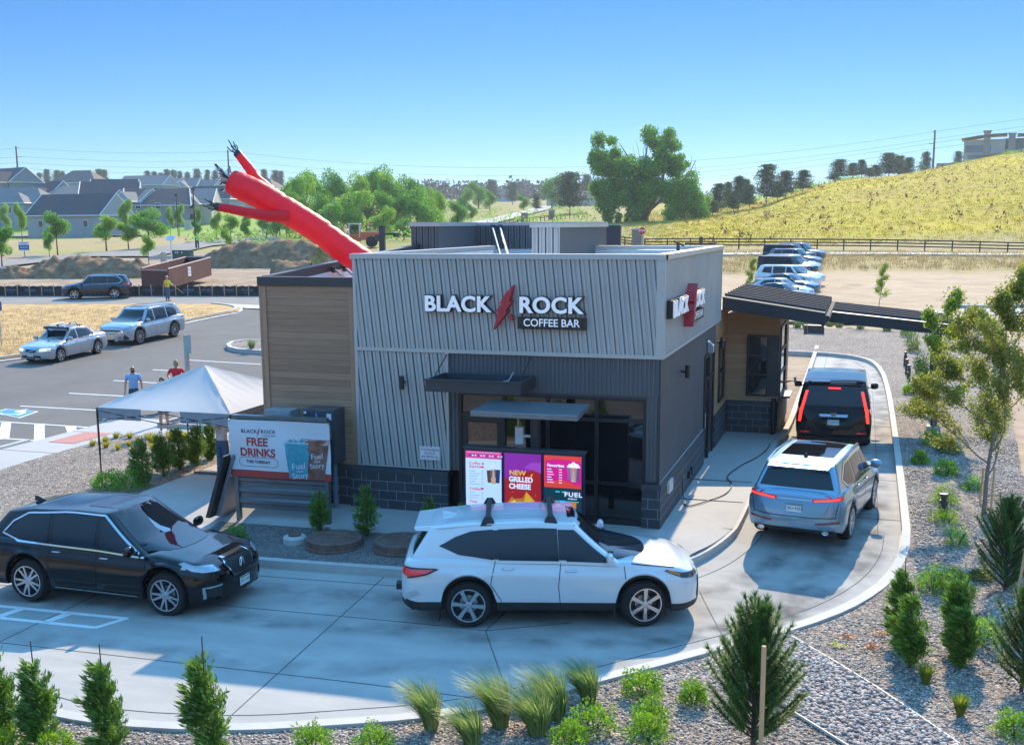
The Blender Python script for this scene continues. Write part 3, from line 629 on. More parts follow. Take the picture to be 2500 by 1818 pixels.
for a in ((-6.645, -.03, .085, -.03, 5.48, .22), (.085, -.028, .085, 9.13, 5.478, .22), (.06, 9.13, -3.45, 9.13, 5.476, .22), (-6.645, 9.1, -6.645, -.028, 5.474, .22)):
 b.add(*coping(*a[:5], TRIM, a[5]), TRIM)
b.build('parapet_cap', parent=shop)
b = MB(); b.box((-6.4, .2, 4.55), (-.16, .215, 5.36), WHITE); b.box((-.17, .2, 4.55), (-.155, 8.9, 5.36), WHITE); b.box((-6.44, .2, 4.55), (-6.42, 8.9, 5.36), WHITE)
b.box((-3.45, 8.88, 4.55), (-.16, 8.9, 5.36), WHITE); b.box((-8.7, .3, 4.5), (-.15, 9.1, 4.56), WHITE); b.box((-8.7, 9.1, 4.5), (-3.45, 15.9, 4.56), WHITE)
b.box((-8.15, 12.28, 4.56), (-3.45, 12.31, 5.32), WHITE); b.box((-8.7, .3, 4.56), (-8.68, 9.2, 4.82), WHITE)
b.build('roof_membrane', parent=shop)
# left brown volume with a parapet rising to the back
b = MB(); b.add([(-8.86, .1, -.3), (-6.6, .1, -.3), (-6.6, .1, 4.86), (-8.86, .1, 4.86)], [(0, 1, 2, 3)], WOOD)
b.add([(-8.86, .1, -.3), (-8.86, 16, -.3), (-8.86, 16, 5.5), (-8.86, 9.3, 5.45), (-8.86, .1, 4.86)], [(0, 4, 3, 2, 1)], WOOD)
b.build('brown_siding', parent=shop, recalc=False)
b = MB(); b.box((-8.885, .07, .9), (-8.74, .105, 4.86), WOODT); b.box((-6.75, .085, .9), (-6.605, .105, 4.86), WOODT); b.box((-8.9, .06, .9), (-8.86, .2, 4.8), WOODT); b.box((-8.74, .09, 4.7), (-6.75, .104, 4.86), WOODT)
b.build('siding_trim', parent=shop)
b = MB(); b.add(*coping(-8.93, .05, -6.6, .05, 4.975, TRIMD, .22, .2), TRIMD)
b.add(*coping(-8.93, 9.3, -8.93, .272, 5.53, TRIMD, .2, .2, 4.985), TRIMD); b.build('parapet_cap', parent=shop)
b = MB(); b.add([(-8.72, .27, 4.5), (-8.72, 9.3, 4.5), (-8.72, 9.3, 5.34), (-8.72, .27, 4.78)], [(0, 1, 2, 3)], WHITE); b.add([(-8.72, .28, 4.5), (-6.6, .28, 4.5), (-6.6, .28, 4.78), (-8.72, .28, 4.78)], [(0, 1, 2, 3)], WHITE)
b.build('roof_membrane', parent=shop)
for y in (3.3, 3.9):
 b = MB(); b.tube([(-8.66, y, 5.0), (-8.0, y-.2, 4.56)], .03, 8, GALV); b.box((-8.72, y-.06, 4.93), (-8.64, y+.06, 5.07), TRIMD); b.build('parapet_brace', parent=shop)
# raised rear parapet walls
ribs('rear_panel', .68, 4.56, 6.0, FW(-4.12, 5.0), METAL, parent=shop)
ribs('rear_panel', 5.3, 4.56, 6.0, RW(-3.43, 5.0), METALD, fine=True, parent=shop)
ribs('rear_panel', .84, 4.56, 6.04, FW(-9.0, 9.0), METALD, parent=shop)
ribs('rear_panel', 3.3, 5.3, 6.04, RW(-8.15, 9.0), METALD, fine=True, parent=shop)
ribs('rear_panel', 4.0, 5.3, 6.04, FW(-8.15, 12.27), METALD, parent=shop)
b = MB(); b.box((-4.1, 5.04, 4.56), (-3.46, 10.26, 5.98), TRIMD); b.box((-8.98, 9.04, 4.56), (-8.19, 15, 6.03), TRIMD); b.box((-8.2, 12.32, 4.4), (-3.46, 12.5, 6.03), TRIMD)
b.build('rear_wall_core', parent=shop)
b = MB(); b.box((-4.16, 4.96, 5.99), (-3.38, 10.3, 6.09), TRIM); b.box((-9.05, 8.95, 6.03), (-8.1, 12.3, 6.15), TRIM); b.box((-9.05, 12.3, 6.032), (-3.9, 12.55, 6.14), TRIM)
b.box((-3.5, 5.0, 4.56), (-3.42, 5.06, 5.99), TRIM); b.build('parapet_cap', parent=shop)
for x in (-7.55, -7.3):
 b = MB(); b.tube([(x, 12.2, 6.0), (x+1.35, 9.3, 4.7)], .035, 6, GALV); b.box((x-.05, 12.14, 5.9), (x+.05, 12.27, 6.06), TRIMD); b.build('parapet_brace', parent=shop)
b = MB(); b.tube([(-.9, 7.5, 4.56), (-.9, 7.5, 5.55)], .045, 8, TRIMD); b.tube([(-1.02, 7.5, 5.62), (-.74, 7.5, 5.5)], .03, 6, TRIMD); b.build('roof_vent', parent=shop)
b = MB(); b.tube([(-1.9, 5.5, 4.56), (-1.9, 5.5, 5.15)], .05, 8, GALV); b.build('roof_vent', parent=shop)
b = MB(); b.lathe([(.0, 0), (.9, 0), (.9, .5), (.75, .68), (0, .7)], 24, WHITE, c=(-2.6, 14.2, 4.56)); b.build('roof_cowl', parent=shop, smooth=True, ang=40)
# rear volume walls, plain
b = MB(); b.box((-8.8, 12.6, -.4), (-3.4, 16, 4.5), WOOD2); b.box((-3.4, 12.6, -.4), (-.02, 16, 3.6), WOOD2); b.box((-3.4, 9.14, 3.5), (-.36, 12.6, 3.7), WHITE); b.build('rear_wall', parent=shop)
# block base
def base(name, x0, y0, x1, y1, z1=.90, cut=.11):
 b = MB(); b.box((x0, y0, -.6), (x1, y1, z1-cut), BLKX)
 # side faces take the side mapping
 b.m = [None, None, BLKX, BLKY, BLKX, BLKY]; b.m = [BLKX, BCAP, BLKX, BLKY, BLKX, BLKY]
 b.box((x0-.015, y0-.015, z1-cut), (x1+.015, y1+.012, z1), BCAP, ); b.build(name, parent=shop)
base('block_base', -6.77, -.06, -4.5, .2); base('block_base', -8.8, .04, -6.8, .3); base('block_base', -.33, -.045, .045, 6.34); base('block_base', -.4, 8.5, .03, 11.14); base('block_base', .05, 11.13, 1.46, 12.2, .95)
# storefront glazing
XS = [-4.24, -3.28, -2.33, -1.3, -.31]
b = MB()
for x in XS: b.box((x-.035, .05, 0), (x+.035, .19, 2.64), BLACK)
b.box((-4.27, .055, 2.56), (-.28, .185, 2.645), BLACK); b.box((-4.27, .06, 2.12), (-.28, .18, 2.19), BLACK); b.box((-3.28, .06, 0), (-.28, .18, .12), BLACK); b.box((-2.33, .065, .82), (-.31, .175, .88), BLACK)
b.build('storefront_frame', parent=shop)
for i in range(4):
 b = MB(); b.box((XS[i]+.035, .11, 2.19), (XS[i+1]-.035, .13, 2.56), GLASS); b.build('transom_pane', parent=shop)
for i in range(1, 4):
 b = MB(); b.box((XS[i]+.035, .11, .12), (XS[i+1]-.035, .13, 2.12), GLASS); b.build('window_pane', parent=shop)
b = MB(); b.box((-4.2, .08, .03), (-4.08, .15, 2.12), BLACK); b.box((-3.43, .08, .03), (-3.32, .15, 2.12), BLACK); b.box((-4.08, .08, 1.98), (-3.43, .15, 2.12), BLACK); b.box((-4.08, .08, .03), (-3.43, .15, .3), BLACK)
dr = b.build('entrance_door', parent=shop); b = MB(); b.box((-4.08, .1, .3), (-3.43, .12, 1.98), GLASS); b.build('pane', parent=dr); b = MB(); b.tube([(-3.5, .04, .9), (-3.5, .04, 1.4)], .015, 6, GALV); b.build('handle', parent=dr)
b = MB(); b.box((-4.5, .3, .0), (-.3, .32, 2.6), mat('dark_interior', (.01, .01, .012), .9)); b.build('interior_screen', parent=shop)
# side door, transom, windows of the side wall
b = MB()
for y in (6.37, 7.22, 8.16): b.box((-.1, y-.04, 0), (.03, y+.04, 2.76), BLACK)
b.box((-.1, 6.37, 2.7), (.028, 8.16, 2.77), BLACK); b.box((-.1, 6.37, 2.1), (.026, 8.16, 2.17), BLACK); b.build('side_door_frame', parent=shop)
b = MB(); b.box((-.06, 6.42, .02), (-.02, 7.18, 2.1), BLACK); sdr = b.build('side_door', parent=shop); b = MB(); b.tube([(.03, 6.55, .9), (.03, 6.55, 1.3)], .015, 6, GALV); b.build('handle', parent=sdr)
b = MB(); b.box((-.05, 6.42, 2.17), (-.03, 7.18, 2.7), GLASS); b.build('pane', parent=sdr); b = MB(); b.box((-.06, 7.26, .02), (-.02, 8.12, 2.7), TRIMD); b.build('side_infill', parent=shop)
b = MB(); b.box((-.35, 8.5, .9), (.0, 11.16, 3.7), WOOD2); b.box((0, 11.16, .95), (1.5, 15.2, 3.5), WOOD2); b.box((.05, 12.2, -.3), (1.48, 15.1, .95), BLKY); b.build('bounce_lit_siding', parent=shop)
def window(x0, x1, z0, z1, wall, n=2, sill=True):
 "framed window in wall coordinates: along, up; wall(a, h, z)"
 def bx(mb, a0, h0, zz0, a1, h1, zz1, mt):
  p, q = wall(a0, h0, zz0), wall(a1, h1, zz1); mb.box([min(i, j) for i, j in zip(p, q)], [max(i, j) for i, j in zip(p, q)], mt)
 b = MB(); f = .055
 bx(b, x0, 0, z0, x0+f, .05, z1, BLACK); bx(b, x1-f, 0, z0, x1, .05, z1, BLACK); bx(b, x0+f, 0, z1-f, x1-f, .048, z1, BLACK); bx(b, x0+f, 0, z0, x1-f, .048, z0+f, BLACK)
 zs = [z0+f+(z1-z0-2*f)*i/n for i in range(n+1)]
 for z in zs[1:-1]: bx(b, x0+f, 0, z-.025, x1-f, .045, z+.025, BLACK)
 w_ = b.build('window', parent=shop)
 b = MB(); bx(b, x0+f, .0, z0+f, x1-f, .012, z1-f, GLASS); b.build('pane', parent=w_)
 return w_
window(.58, 1.2, 1.1, 2.88, lambda a, h, z: (a, 11.158-h, z), 3)
window(9.2, 10.35, 1.15, 2.82, lambda a, h, z: (.001+h, a, z))
window(11.3, 13.5, .98, 3.12, lambda a, h, z: (1.501+h, a, z), 3)
b = MB(); b.box((1.2, 11.13, 1.1), (1.5, 11.157, 2.88), TRIMD); b.box((1.5, 11.2, .02), (1.53, 14.9, .94), mat('patched_board', (.22, .19, .16), .8, var=.3, scale=3)); b.build('infill_panel', parent=shop)
b = MB(); b.tube([(1.4, 11.0, -.1), (1.4, 11.0, 1.05)], .075, 14, BLACK); tag(b.build('guard_post', smooth=True, ang=40), 'short black steel post at the corner below the drive-through window', 'bollard')
b = MB(); b.box((1.5, 12.0, .93), (1.78, 13.3, .98), BLACK); b.build('window_shelf', parent=shop)
# wall lamps
def wall_lamp(x, y, z, n, r=.055, h=.28):
 b = MB(); nx, ny = n; cx, cy = x+nx*.14, y+ny*.14
 b.lathe([(0, 0), (r, 0), (r, h), (0, h)], 16, BLACK, c=(cx, cy, z)); b.box((min(x, cx)-.03*abs(ny), min(y, cy)-.03*abs(nx), z+h*.4), (max(x, cx)+.03*abs(ny), max(y, cy)+.03*abs(nx), z+h*.6), BLACK)
 b.build('wall_lamp', parent=shop, smooth=True, ang=40)
wall_lamp(-5.47, .0, 2.65, (0, -1)); wall_lamp(.02, 2.5, 2.74, (1, 0)); wall_lamp(.02, 8.6, 2.76, (1, 0))
b = MB(); b.box((.02, 6.75, 2.82), (.16, 7.0, 3.0), mat('lamp_grey', (.35, .36, .38), .5)); b.add([(.02, 6.74, 3.0), (.02, 7.01, 3.0), (.16, 6.74, 3.0), (.16, 7.01, 3.0), (.02, 6.74, 3.12), (.02, 7.01, 3.12)], [(0, 2, 4), (1, 5, 3), (2, 3, 5, 4)], mat('lamp_grey', (.35, .36, .38), .5)); b.build('wall_lamp', parent=shop)
b = MB(); b.box((.046, .75, .55), (.1, 1.22, .8), mat('cream_plastic', (.6, .58, .52), .5)); b.build('outlet_box', parent=shop)
b = MB(); b.box((.046, 3.55, .26), (.11, 3.75, .42), BLACK); b.box((.046, 3.95, .26), (.11, 4.15, .42), BLACK); b.build('outlet_box', parent=shop)
# awning frame over the entrance with tie rods
aw = thing('entrance_awning', 'dark steel tray awning with tie rods above the entrance door', 'awning', (-3.56, 0, 2.9))
AW = lambda b, *k, **q: b.build(*k, parent=aw, **q)
b = MB()
for (a, c) in (((-1.0, -1.05, -.13), (1.0, -1.0, .12)), ((-1.0, -.0, -.13), (1.0, -.03, .12))): b.box(a, c, TRIMD)
b.box((-1.0, -1.0, -.13), (-.95, -.03, .12), TRIMD); b.box((.95, -1.0, -.13), (1.0, -.03, .12), TRIMD); b.box((-1.03, -1.09, .1), (1.03, -1.0, .125), TRIMD); AW(b, 'awning_frame')
b = MB(); b.box((-.95, -1.0, -.05), (.95, -.03, -.02), mat('awning_deck', (.10, .13, .16), .5)); AW(b, 'awning_deck')
for x in (-.93, .9): b = MB(); b.tube([(x, -.75, .12), (x, -.0, .5)], .012, 6, BLACK); AW(b, 'tie_rod')
b = MB(); b.tube([(-.4, -.5, 0), (-.1, -.58, .02), (.35, -.5, .02), (.55, -.4, .06), (.62, -.3, .22)], .012, 6, GALV); AW(b, 'cable')
# order canopy on a post
oc = thing('order_canopy', 'slim grey order canopy on a steel post behind the menu board', 'canopy', (-2.2, -1.25, 0))
b = MB(); b.add([(-1.07, -.75, 2.48), (1.03, -.75, 2.48), (1.0, .3, 2.56), (-1.0, .3, 2.56), (-1.07, -.75, 2.585), (1.03, -.75, 2.585), (1.0, .3, 2.64), (-1.0, .3, 2.64)], [(3, 2, 1, 0), (4, 5, 6, 7), (0, 1, 5, 4), (1, 2, 6, 5), (2, 3, 7, 6), (3, 0, 4, 7)], mat('canopy_sheet', (.20, .22, .24), .3, metal=.5)); b.build('roof_panel', parent=oc, bevel=.01)
b = MB(); b.box((-.08, -.08, -.4), (.08, .08, 2.5), TRIMD); b.build('post', parent=oc)
b = MB(); b.box((-.38, -.12, 1.86), (-.22, -.02, 2.2), mat('white_plastic', (.7, .7, .72), .4)); b.box((-.22, -.1, 2.0), (-.08, -.05, 2.05), mat('white_plastic', (.7, .7, .72), .4)); b.tube([(-.33, -.07, 2.2), (-.33, -.07, 2.5)], .012, 6, GALV); b.build('speaker_unit', parent=oc, bevel=.02)
# meter sign plate, electrical cabinets
b = MB(); M = MF((-4.9, -.035, 1.28)); RED = mat('sign_red', (.5, .03, .04), .5)
pl = MB(); pl.box((-5.14, -.03, 1.13), (-4.66, -.012, 1.43), mat('plate_white', (.74, .74, .74), .5)); plate = pl.build('address_plate', bevel=.004)
tag(plate, 'small white plate with red lettering on the lower ribbed wall', 'sign')
flat(b, M, rect(-.225, -.135, .225, .135), RED, .0); flat(b, M, rect(-.22, -.13, .22, .13), mat('plate_white', (.74, .74, .74), .5), .001)
for s, y in (('13135 DECLAN DR.', .075), ('SOUTH 25\'', 0), ('EAST METER 142\'', -.075)): txt(b, M, s, 0, y, .062, RED, .003, off=.001, sx=.82)
b.build('lettering', parent=plate)
CAB = mat('cabinet_steel', (.10, .13, .16), .35, metal=.6, var=.15, scale=3)
el = thing('meter_box', 'grey electric meter box on the brown siding behind the banner', 'meter box', (-8.36, -.15, 0)); b = MB(); b.box((-.32, -.15, 1.4), (.32, .24, 2.1), mat('box_grey', (.30, .32, .34), .5)); b.build('cabinet', parent=el, bevel=.01); b = MB(); b.box((-.3, -.165, 1.45), (.3, -.15, 2.05), mat('box_grey', (.30, .32, .34), .5)); b.build('door', parent=el, bevel=.005)
b = MB(); b.tube([(0, 0, 1.4), (0, 0, -.2)], .05, 10, GALV); b.build('conduit', parent=el, smooth=True, ang=40)
el = thing('switch_cabinet', 'tall dark electric switch cabinet with padlock on the brown siding', 'electric cabinet', (-7.3, -.2, 0)); b = MB(); b.box((-.37, -.22, 1.0), (.37, .28, 2.18), CAB); b.build('cabinet', parent=el, bevel=.008)
b = MB(); b.box((-.35, -.235, 1.03), (.35, -.22, 2.15), CAB); d = b.build('door', parent=el, bevel=.004); b = MB(); b.box((.22, -.27, 1.55), (.3, -.235, 1.85), GALV); b.box((.24, -.29, 1.5), (.28, -.25, 1.58), mat('brass', (.5, .4, .2), .4, metal=.8)); b.build('padlock', parent=d)
b = MB(); flat(b, MF((0, -.238, 0)), rect(-.34, 2.08, -.28, 2.13), mat('plate_white', (.74, .74, .74), .5)); flat(b, MF((0, -.238, 0)), rect(.2, 1.97, .31, 2.1), mat('plate_white', (.74, .74, .74), .5)); flat(b, MF((0, -.238, 0)), rect(-.06, 2.0, -.02, 2.1), mat('label_blue', (.1, .3, .7), .5)); b.build('warning_label', parent=d)
for x in (.02, .24): b = MB(); b.tube([(x, 0, 1.0), (x, 0, -.3)], .055, 12, mat('conduit_blue', (.16, .2, .24), .5)); b.lathe([(.056, .35), (.07, .35), (.07, .45), (.056, .45)], 12, mat('conduit_blue', (.16, .2, .24), .5), c=(x, 0, 0)); b.build('conduit', parent=el, smooth=True, ang=40)
# drive-through canopy
cp = thing('drive_through_canopy', 'long dark corrugated canopy sloping over the drive-through window', 'canopy', (0, 10, 0))
CAN = mat('canopy_metal', (.05, .053, .06), .75, spec=.2, var=.03)
def canopy_roof(name, x0, z0, x1, z1, y0, y1, th):
 n = int((y1-y0)/.62); b = MB(); vs = []
 prof = []
 for i in range(n):
  y = y0+(y1-y0)*i/n; w_ = (y1-y0)/n; prof += [(y, 0), (y+w_*.78, 0), (y+w_*.82, .07), (y+w_*.96, .07)]
 prof.append((y1, 0))
 for x, z in ((x0, z0), (x1, z1)): vs += [(x, y-10, z+h) for y, h in prof]
 k = len(prof); fs = [(i, i+1, k+i+1, k+i) for i in range(k-1)]
 b.add(vs, fs, CAN)
 b.add([(x0, y0-10, z0-th), (x1, y0-10, z1-th), (x1, y0-10, z1), (x0, y0-10, z0), (x0, y1-10, z0-th), (x1, y1-10, z1-th), (x1, y1-10, z1), (x0, y1-10, z0)], [(0, 1, 2, 3), (5, 4, 7, 6), (1, 5, 6, 2), (4, 0, 3, 7), (4, 5, 1, 0)], CAN)
 return b.build(name, parent=cp, recalc=False)
canopy_roof('roof_panel', .02, 4.06, 2.78, 3.66, 9.6, 15.6, .34)
canopy_roof('roof_panel', 2.82, 3.50, 6.35, 3.16, 12.2, 15.8, .3)
b = MB(); b.tube([(2.82, -.3, 3.5), (2.82, 5.6, 3.5)], .09, 8, CAN); b.build('gutter', parent=cp)
b = MB(); b.add([(2.84, 2.18, 3.515), (6.37, 2.18, 3.175), (6.37, 2.22, 3.18), (2.84, 2.22, 3.52)], [(0, 1, 2, 3)], GALV); b.build('edge_flashing', parent=cp)
for y in (3.1, 5.0): b = MB(); b.box((5.8, y-.09, -.4), (5.98, y+.09, 3.0), BLACK); b.box((5.7, y-.2, 0), (6.08, y+.2, .12), CONC2); b.build('post', parent=cp)
# ---------------------------------------------------------------- wall signs
SW_ = mat('sign_white', (.78, .80, .84), .35, var=.02, emit=.12); SB = mat('sign_black', (.012, .013, .014), .35); SR = mat('sign_red', (.62, .012, .02), .3, emit=.1)
BOLT = [(100, 217), (62, 178), (30, 128), (44, 130), (4, 84), (22, 87), (0, 0), (30, 40), (72, 92), (58, 92), (94, 140), (78, 138)]
STAR = [(math.cos(PI/2+i*PI/5)*(1 if i % 2 == 0 else .45), math.sin(PI/2+i*PI/5)*(1 if i % 2 == 0 else .45)) for i in range(10)]
def word(root, M, s, x, y, h, sx, deep=.1, boff=.035, woff=.006):
 b = MB()
 me = text_me(s, h, deep/2, boff, sx=sx, space=1.05); b.mesh(me, M@Matrix.Translation((x, y, deep/2)), SB); o = b.build('letter_case', parent=root, recalc=False)
 b = MB(); me = text_me(s, h, .012, woff, sx=sx, space=1.05); b.mesh(me, M@Matrix.Translation((x, y, deep+.014)), SW_); b.build('letter_face', parent=o, recalc=False)
def facade_sign(label, M):
 t = thing('facade_sign', label, 'sign')
 word(t, M, 'BLACK', .76, .47, .44, 1.03, boff=.03, woff=.0135); word(t, M, 'ROCK', 2.75, .47, .44, 1.05, boff=.03, woff=.0135)
 b = MB(); b.prism(rect(2.06, .0, 3.48, .24), 0, .1, SB, lambda a, c, h: M@Vector((a, c, h))); o = b.build('letter_case', parent=t)
 b = MB(); txt(b, M, 'COFFEE BAR', 2.77, .125, .215, SW_, .105, off=.003, sx=.98); b.build('letter_face', parent=o)
 b = MB(); b.prism([(1.58+a*.0042, -.02+c*.00415) for a, c in BOLT], .02, .2, SR, lambda a, c, h: M@Vector((a, c, h))); b.build('bolt', parent=t)
 b = MB(); b.prism([(1.93+a*.07, .22+c*.07) for a, c in STAR], .02, .14, SR, lambda a, c, h: M@Vector((a, c, h))); b.build('star', parent=t)
 return t
facade_sign('large lit coffee bar sign with red bolt on the front wall above the awning', MF((-4.97, -.01, 3.98)))
M = MF((.06, .22, 3.9), (0, 1, 0)); M = M@Matrix.Diagonal((1.3, 1.0, 1.2, 1))
facade_sign('coffee bar sign seen edge-on on the right side wall above the side door', M)
# hose and cables on the walk
b = MB(); hp = [(.08, 2.55, .5), (.16, 2.3, .08), (.3, 1.9, .03), (.62, 2.4, .03), (.95, 3.2, .03), (1.0, 4.2, .03), (.8, 5.0, .03), (.95, 6.2, .03), (1.25, 7.4, .03), (1.42, 8.4, .04), (1.46, 9.6, .03)]
hp = [Vector(p) for p in hp]; q = []
for i in range(len(hp)-1):
 p0, p1, p2, p3 = hp[max(i-1, 0)], hp[i], hp[i+1], hp[min(i+2, len(hp)-1)]
 for k in range(6):
  t = k/6; q.append(.5*((2*p1)+(p2-p0)*t+(2*p0-5*p1+4*p2-p3)*t*t+(3*p1-p0-3*p2+p3)*t*t*t))
b.tube(q, .014, 6, mat('hose', (.02, .03, .035), .5)); tag(b.build('hose', smooth=True), 'thin dark hose curling over the pavement beside the side wall', 'hose')
# ================================================================ vehicles
def paint(name, col, metal=.5, rough=.28, coat=.7): return mat(name, col, rough, metal=metal*.55, var=.02, scale=.5, coat=coat)
RUB = mat('tyre_rubber', (.012, .012, .012), .85, var=.1); ALLOY = mat('alloy', (.5, .51, .53), .25, metal=.9, var=.05); DARKAL = mat('dark_alloy', (.04, .04, .045), .3, metal=.7)
CGLASS0 = mat('opaque_car_glass', (.008, .018, .024), .03, var=.02, spec=.45); PLAST = mat('black_plastic', (.02, .021, .023), .6); CHROME = mat('chrome', (.6, .61, .63), .12, metal=1., var=.02)
SEAM = mat('seam', (.01, .01, .012), .8); LENS = mat('lamp_lens', (.35, .38, .42), .08, metal=.5, var=.1, scale=20, coat=1); REDL = mat('red_lens', (.35, .008, .01), .12, coat=1, emit=.25)
REDON = mat('red_lamp_lit', (.9, .03, .02), .2, emit=1.6); AMBER = mat('amber_lens', (.6, .2, .02), .2); PLATE = mat('plate_white', (.74, .74, .74), .5); PTXT = mat('plate_green', (.05, .16, .10), .5)
CGLASS = bpy.data.materials.new('car_glass'); CGLASS.use_nodes = True; nt = CGLASS.node_tree; nt.nodes.clear(); o_ = _n(nt, 'ShaderNodeOutputMaterial'); g_ = _n(nt, 'ShaderNodeBsdfGlossy'); g_.inputs['Roughness'].default_value = .02; t_ = _n(nt, 'ShaderNodeBsdfTransparent'); t_.inputs[0].default_value = (.34, .42, .44, 1); fz = _n(nt, 'ShaderNodeFresnel'); fz.inputs[0].default_value = 1.5; x_ = _n(nt, 'ShaderNodeMixShader')
nt.links.new(fz.outputs[0], x_.inputs[0]); nt.links.new(t_.outputs[0], x_.inputs[1]); nt.links.new(g_.outputs[0], x_.inputs[2]); nt.links.new(x_.outputs[0], o_.inputs[0])
def curve(pts):
 pts = sorted(pts)
 def f(x):
  if x <= pts[0][0]: return pts[0][1]
  for (a, b), (c, d) in zip(pts, pts[1:]):
   if x <= c: t = (x-a)/(c-a); t = t*t*(3-2*t)*.5+t*.5; return b+(d-b)*t
  return pts[-1][1]
 return f
def car_shell(q):
 "lower body and cabin as analytic lofts; x forward, y left"
 L, Wd, Hh = q['L'], q['W'], q['H']; hl = L/2; xf = hl-q['fo']; xr = xf-q['wb']; r = q['r']; R = r+q.get('gap', .055)
 zt = curve(q['top']); sill = q.get('sill', .24); zb0 = curve([(-hl, sill+.12), (-hl+.35, sill+.02), (hl-.4, sill), (hl, sill+.06)])
 def wid(x):
  d, e = hl-x, x+hl; k = 1.
  fl, rl = q.get('fl', .75), q.get('rl', .45)
  if d < fl: u = (fl-d)/fl; k = max(0, 1-u**q.get('fp', 4.))**q.get('fe', .42)
  if e < rl: u = (rl-e)/rl; k = max(0, 1-u**5.)**.36
  w_ = Wd/2*k
  for xa in (xf, xr): w_ += (.022*math.exp(-((x-xa)/.42)**2)-.006) if 0 < k and k > .8 else 0
  return w_
 def zb(x):
  z = zb0(x)
  for xa in (xf, xr):
   d = abs(x-xa)
   if d < R: z = max(z, r+math.sqrt(R*R-d*d))
  return z
 ys = [(0, 0), (.5, 0), (.80, 0), (.93, .015), (.965, .10), (.985, .2), (.992, .32), (.996, .45), (1., .58), (.99, .69), (.985, .745), (.955, .80), (.94, .88), (.915, .95), (.87, .985), (.78, 1.), (.55, 1.03), (.3, 1.045), (0, 1.05)]
 st = q.get('step', .035); xs = []
 x = -hl
 ends = [0, .006, .016, .03, .05, .075]
 xs = [-hl+e for e in ends]; x = -hl+.1
 while x < hl-.1: xs.append(x); x += st
 xs += [hl-e for e in ends[::-1]]
 vs = []; n = len(ys)*2-2
 for x in xs:
  w_ = wid(x); b, t = zb(x), zt(x); zc = zb0(x)
  t = max(t, b+.06)
  ring = []
  for i, (fy, fz) in enumerate(ys):
   z = b+(t-b)*min(fz, 1.) if fz > .0 else b
   if fz >= .1 and fz < 1: z = max(b+.02+.01*i, zc+(t-zc)*fz)
   if fz > 1: z = t+(fz-1)*q.get('crown', 1.)
   ring.append((x, w_*fy, z))
  vs += ring+[(a, -c, d) for a, c, d in ring[-2:0:-1]]
 mb = MB(); fs = []; ms = []
 k = len(xs)
 for i in range(k-1):
  for j in range(n):
   fs.append((i*n+j, i*n+(j+1) % n, (i+1)*n+(j+1) % n, (i+1)*n+j)); jj = j if j < len(ys)-1 else n-1-j
   ms.append(PLAST if jj < 3 or (jj < 5 and q.get('clad')) or (jj >= 15 and q.get('detail', True) and q['rg']+.25 < xs[i] < q['cowl']-.3) else None)
 mb.v = vs; mb.f = fs; mb.m = ms
 # cabin
 cow, wst, rr, rg = q['cowl'], q['wst'], q['rr'], q['rg']; belt = curve(q['belt']); roof = curve(q['roof']); cb = MB(); tl = [0, .05, .1, .2, .32, .44, .56, .67, .77, .85, .9, .95, 1.0] if q.get('detail', True) else [0, .12, .3, .5, .7, .85, .94, 1.0]; rings = []; NS = 44 if q.get('detail', True) else 14
 bw, rw = Wd/2*q.get('bw', .93), Wd/2*q.get('rw', .74)
 def ring(t, inset=0., up=0.):
  xF = cow+(wst-cow)*t-.05*math.sin(PI*t)*0-inset; te = t; xR = rg+(rr-rg)*(te**1.15)+inset; w_ = bw+(rw-bw)*(t**1.25)-inset*.9; o = []
  cF = q.get('cf', .12); A = []
  for i in range(9): s = i/8; A.append((xF-cF*s*s, w_*.93*s))
  A += [(xF-cF-.03, w_*.975), (xF-cF-.08, w_)]
  x0, x1 = xF-cF-.08, xR+.16
  for i in range(1, NS): A.append((x0+(x1-x0)*i/NS, w_))
  A += [(x1, w_), (xR+.07, w_*.97)]
  for i in range(8, -1, -1): s = i/8; A.append((xR+.045*s*s, w_*.93*s))
  for x, y in A:
   tap = 1-.07*sm((q['taper']-x)/(q['taper']-xR+.01)) if 'taper' in q and x < q['taper'] else 1
   b_, r_ = belt(x), roof(x); z = (b_-.06)+(r_-(b_-.06))*t+up*(1-(y/(Wd/2))**2)
   o.append((x, y*tap, z))
  return o+[(a, -c, d) for a, c, d in o[-2:0:-1]]
 for t in tl: rings.append(ring(t))
 for ins, up in ((.012, .012), (.04, .022), (.1, .03), (.22, .038)): rings.append(ring(1., ins, up))
 m_ = len(rings[0]); half = m_//2
 for rg_ in rings: cb.v += rg_
 for i in range(len(rings)-1):
  for j in range(m_): cb.f.append((i*m_+j, i*m_+(j+1) % m_, (i+1)*m_+(j+1) % m_, (i+1)*m_+j)); cb.m.append(None)
 o = (len(rings)-1)*m_
 for j in range(half): 
  a, b_, c, d = o+j, o+j+1, o+(m_-j-1) % m_, o+(m_-j) % m_
  f = [a, b_, c] if j == 0 else ([a, b_, d] if c == b_ else [a, b_, c, d]); cb.f.append(tuple(f)); cb.m.append(None)
 return mb, cb, dict(xf=xf, xr=xr, hl=hl, belt=belt, roof=roof, zt=zt, zb=zb, R=R, wid=wid)
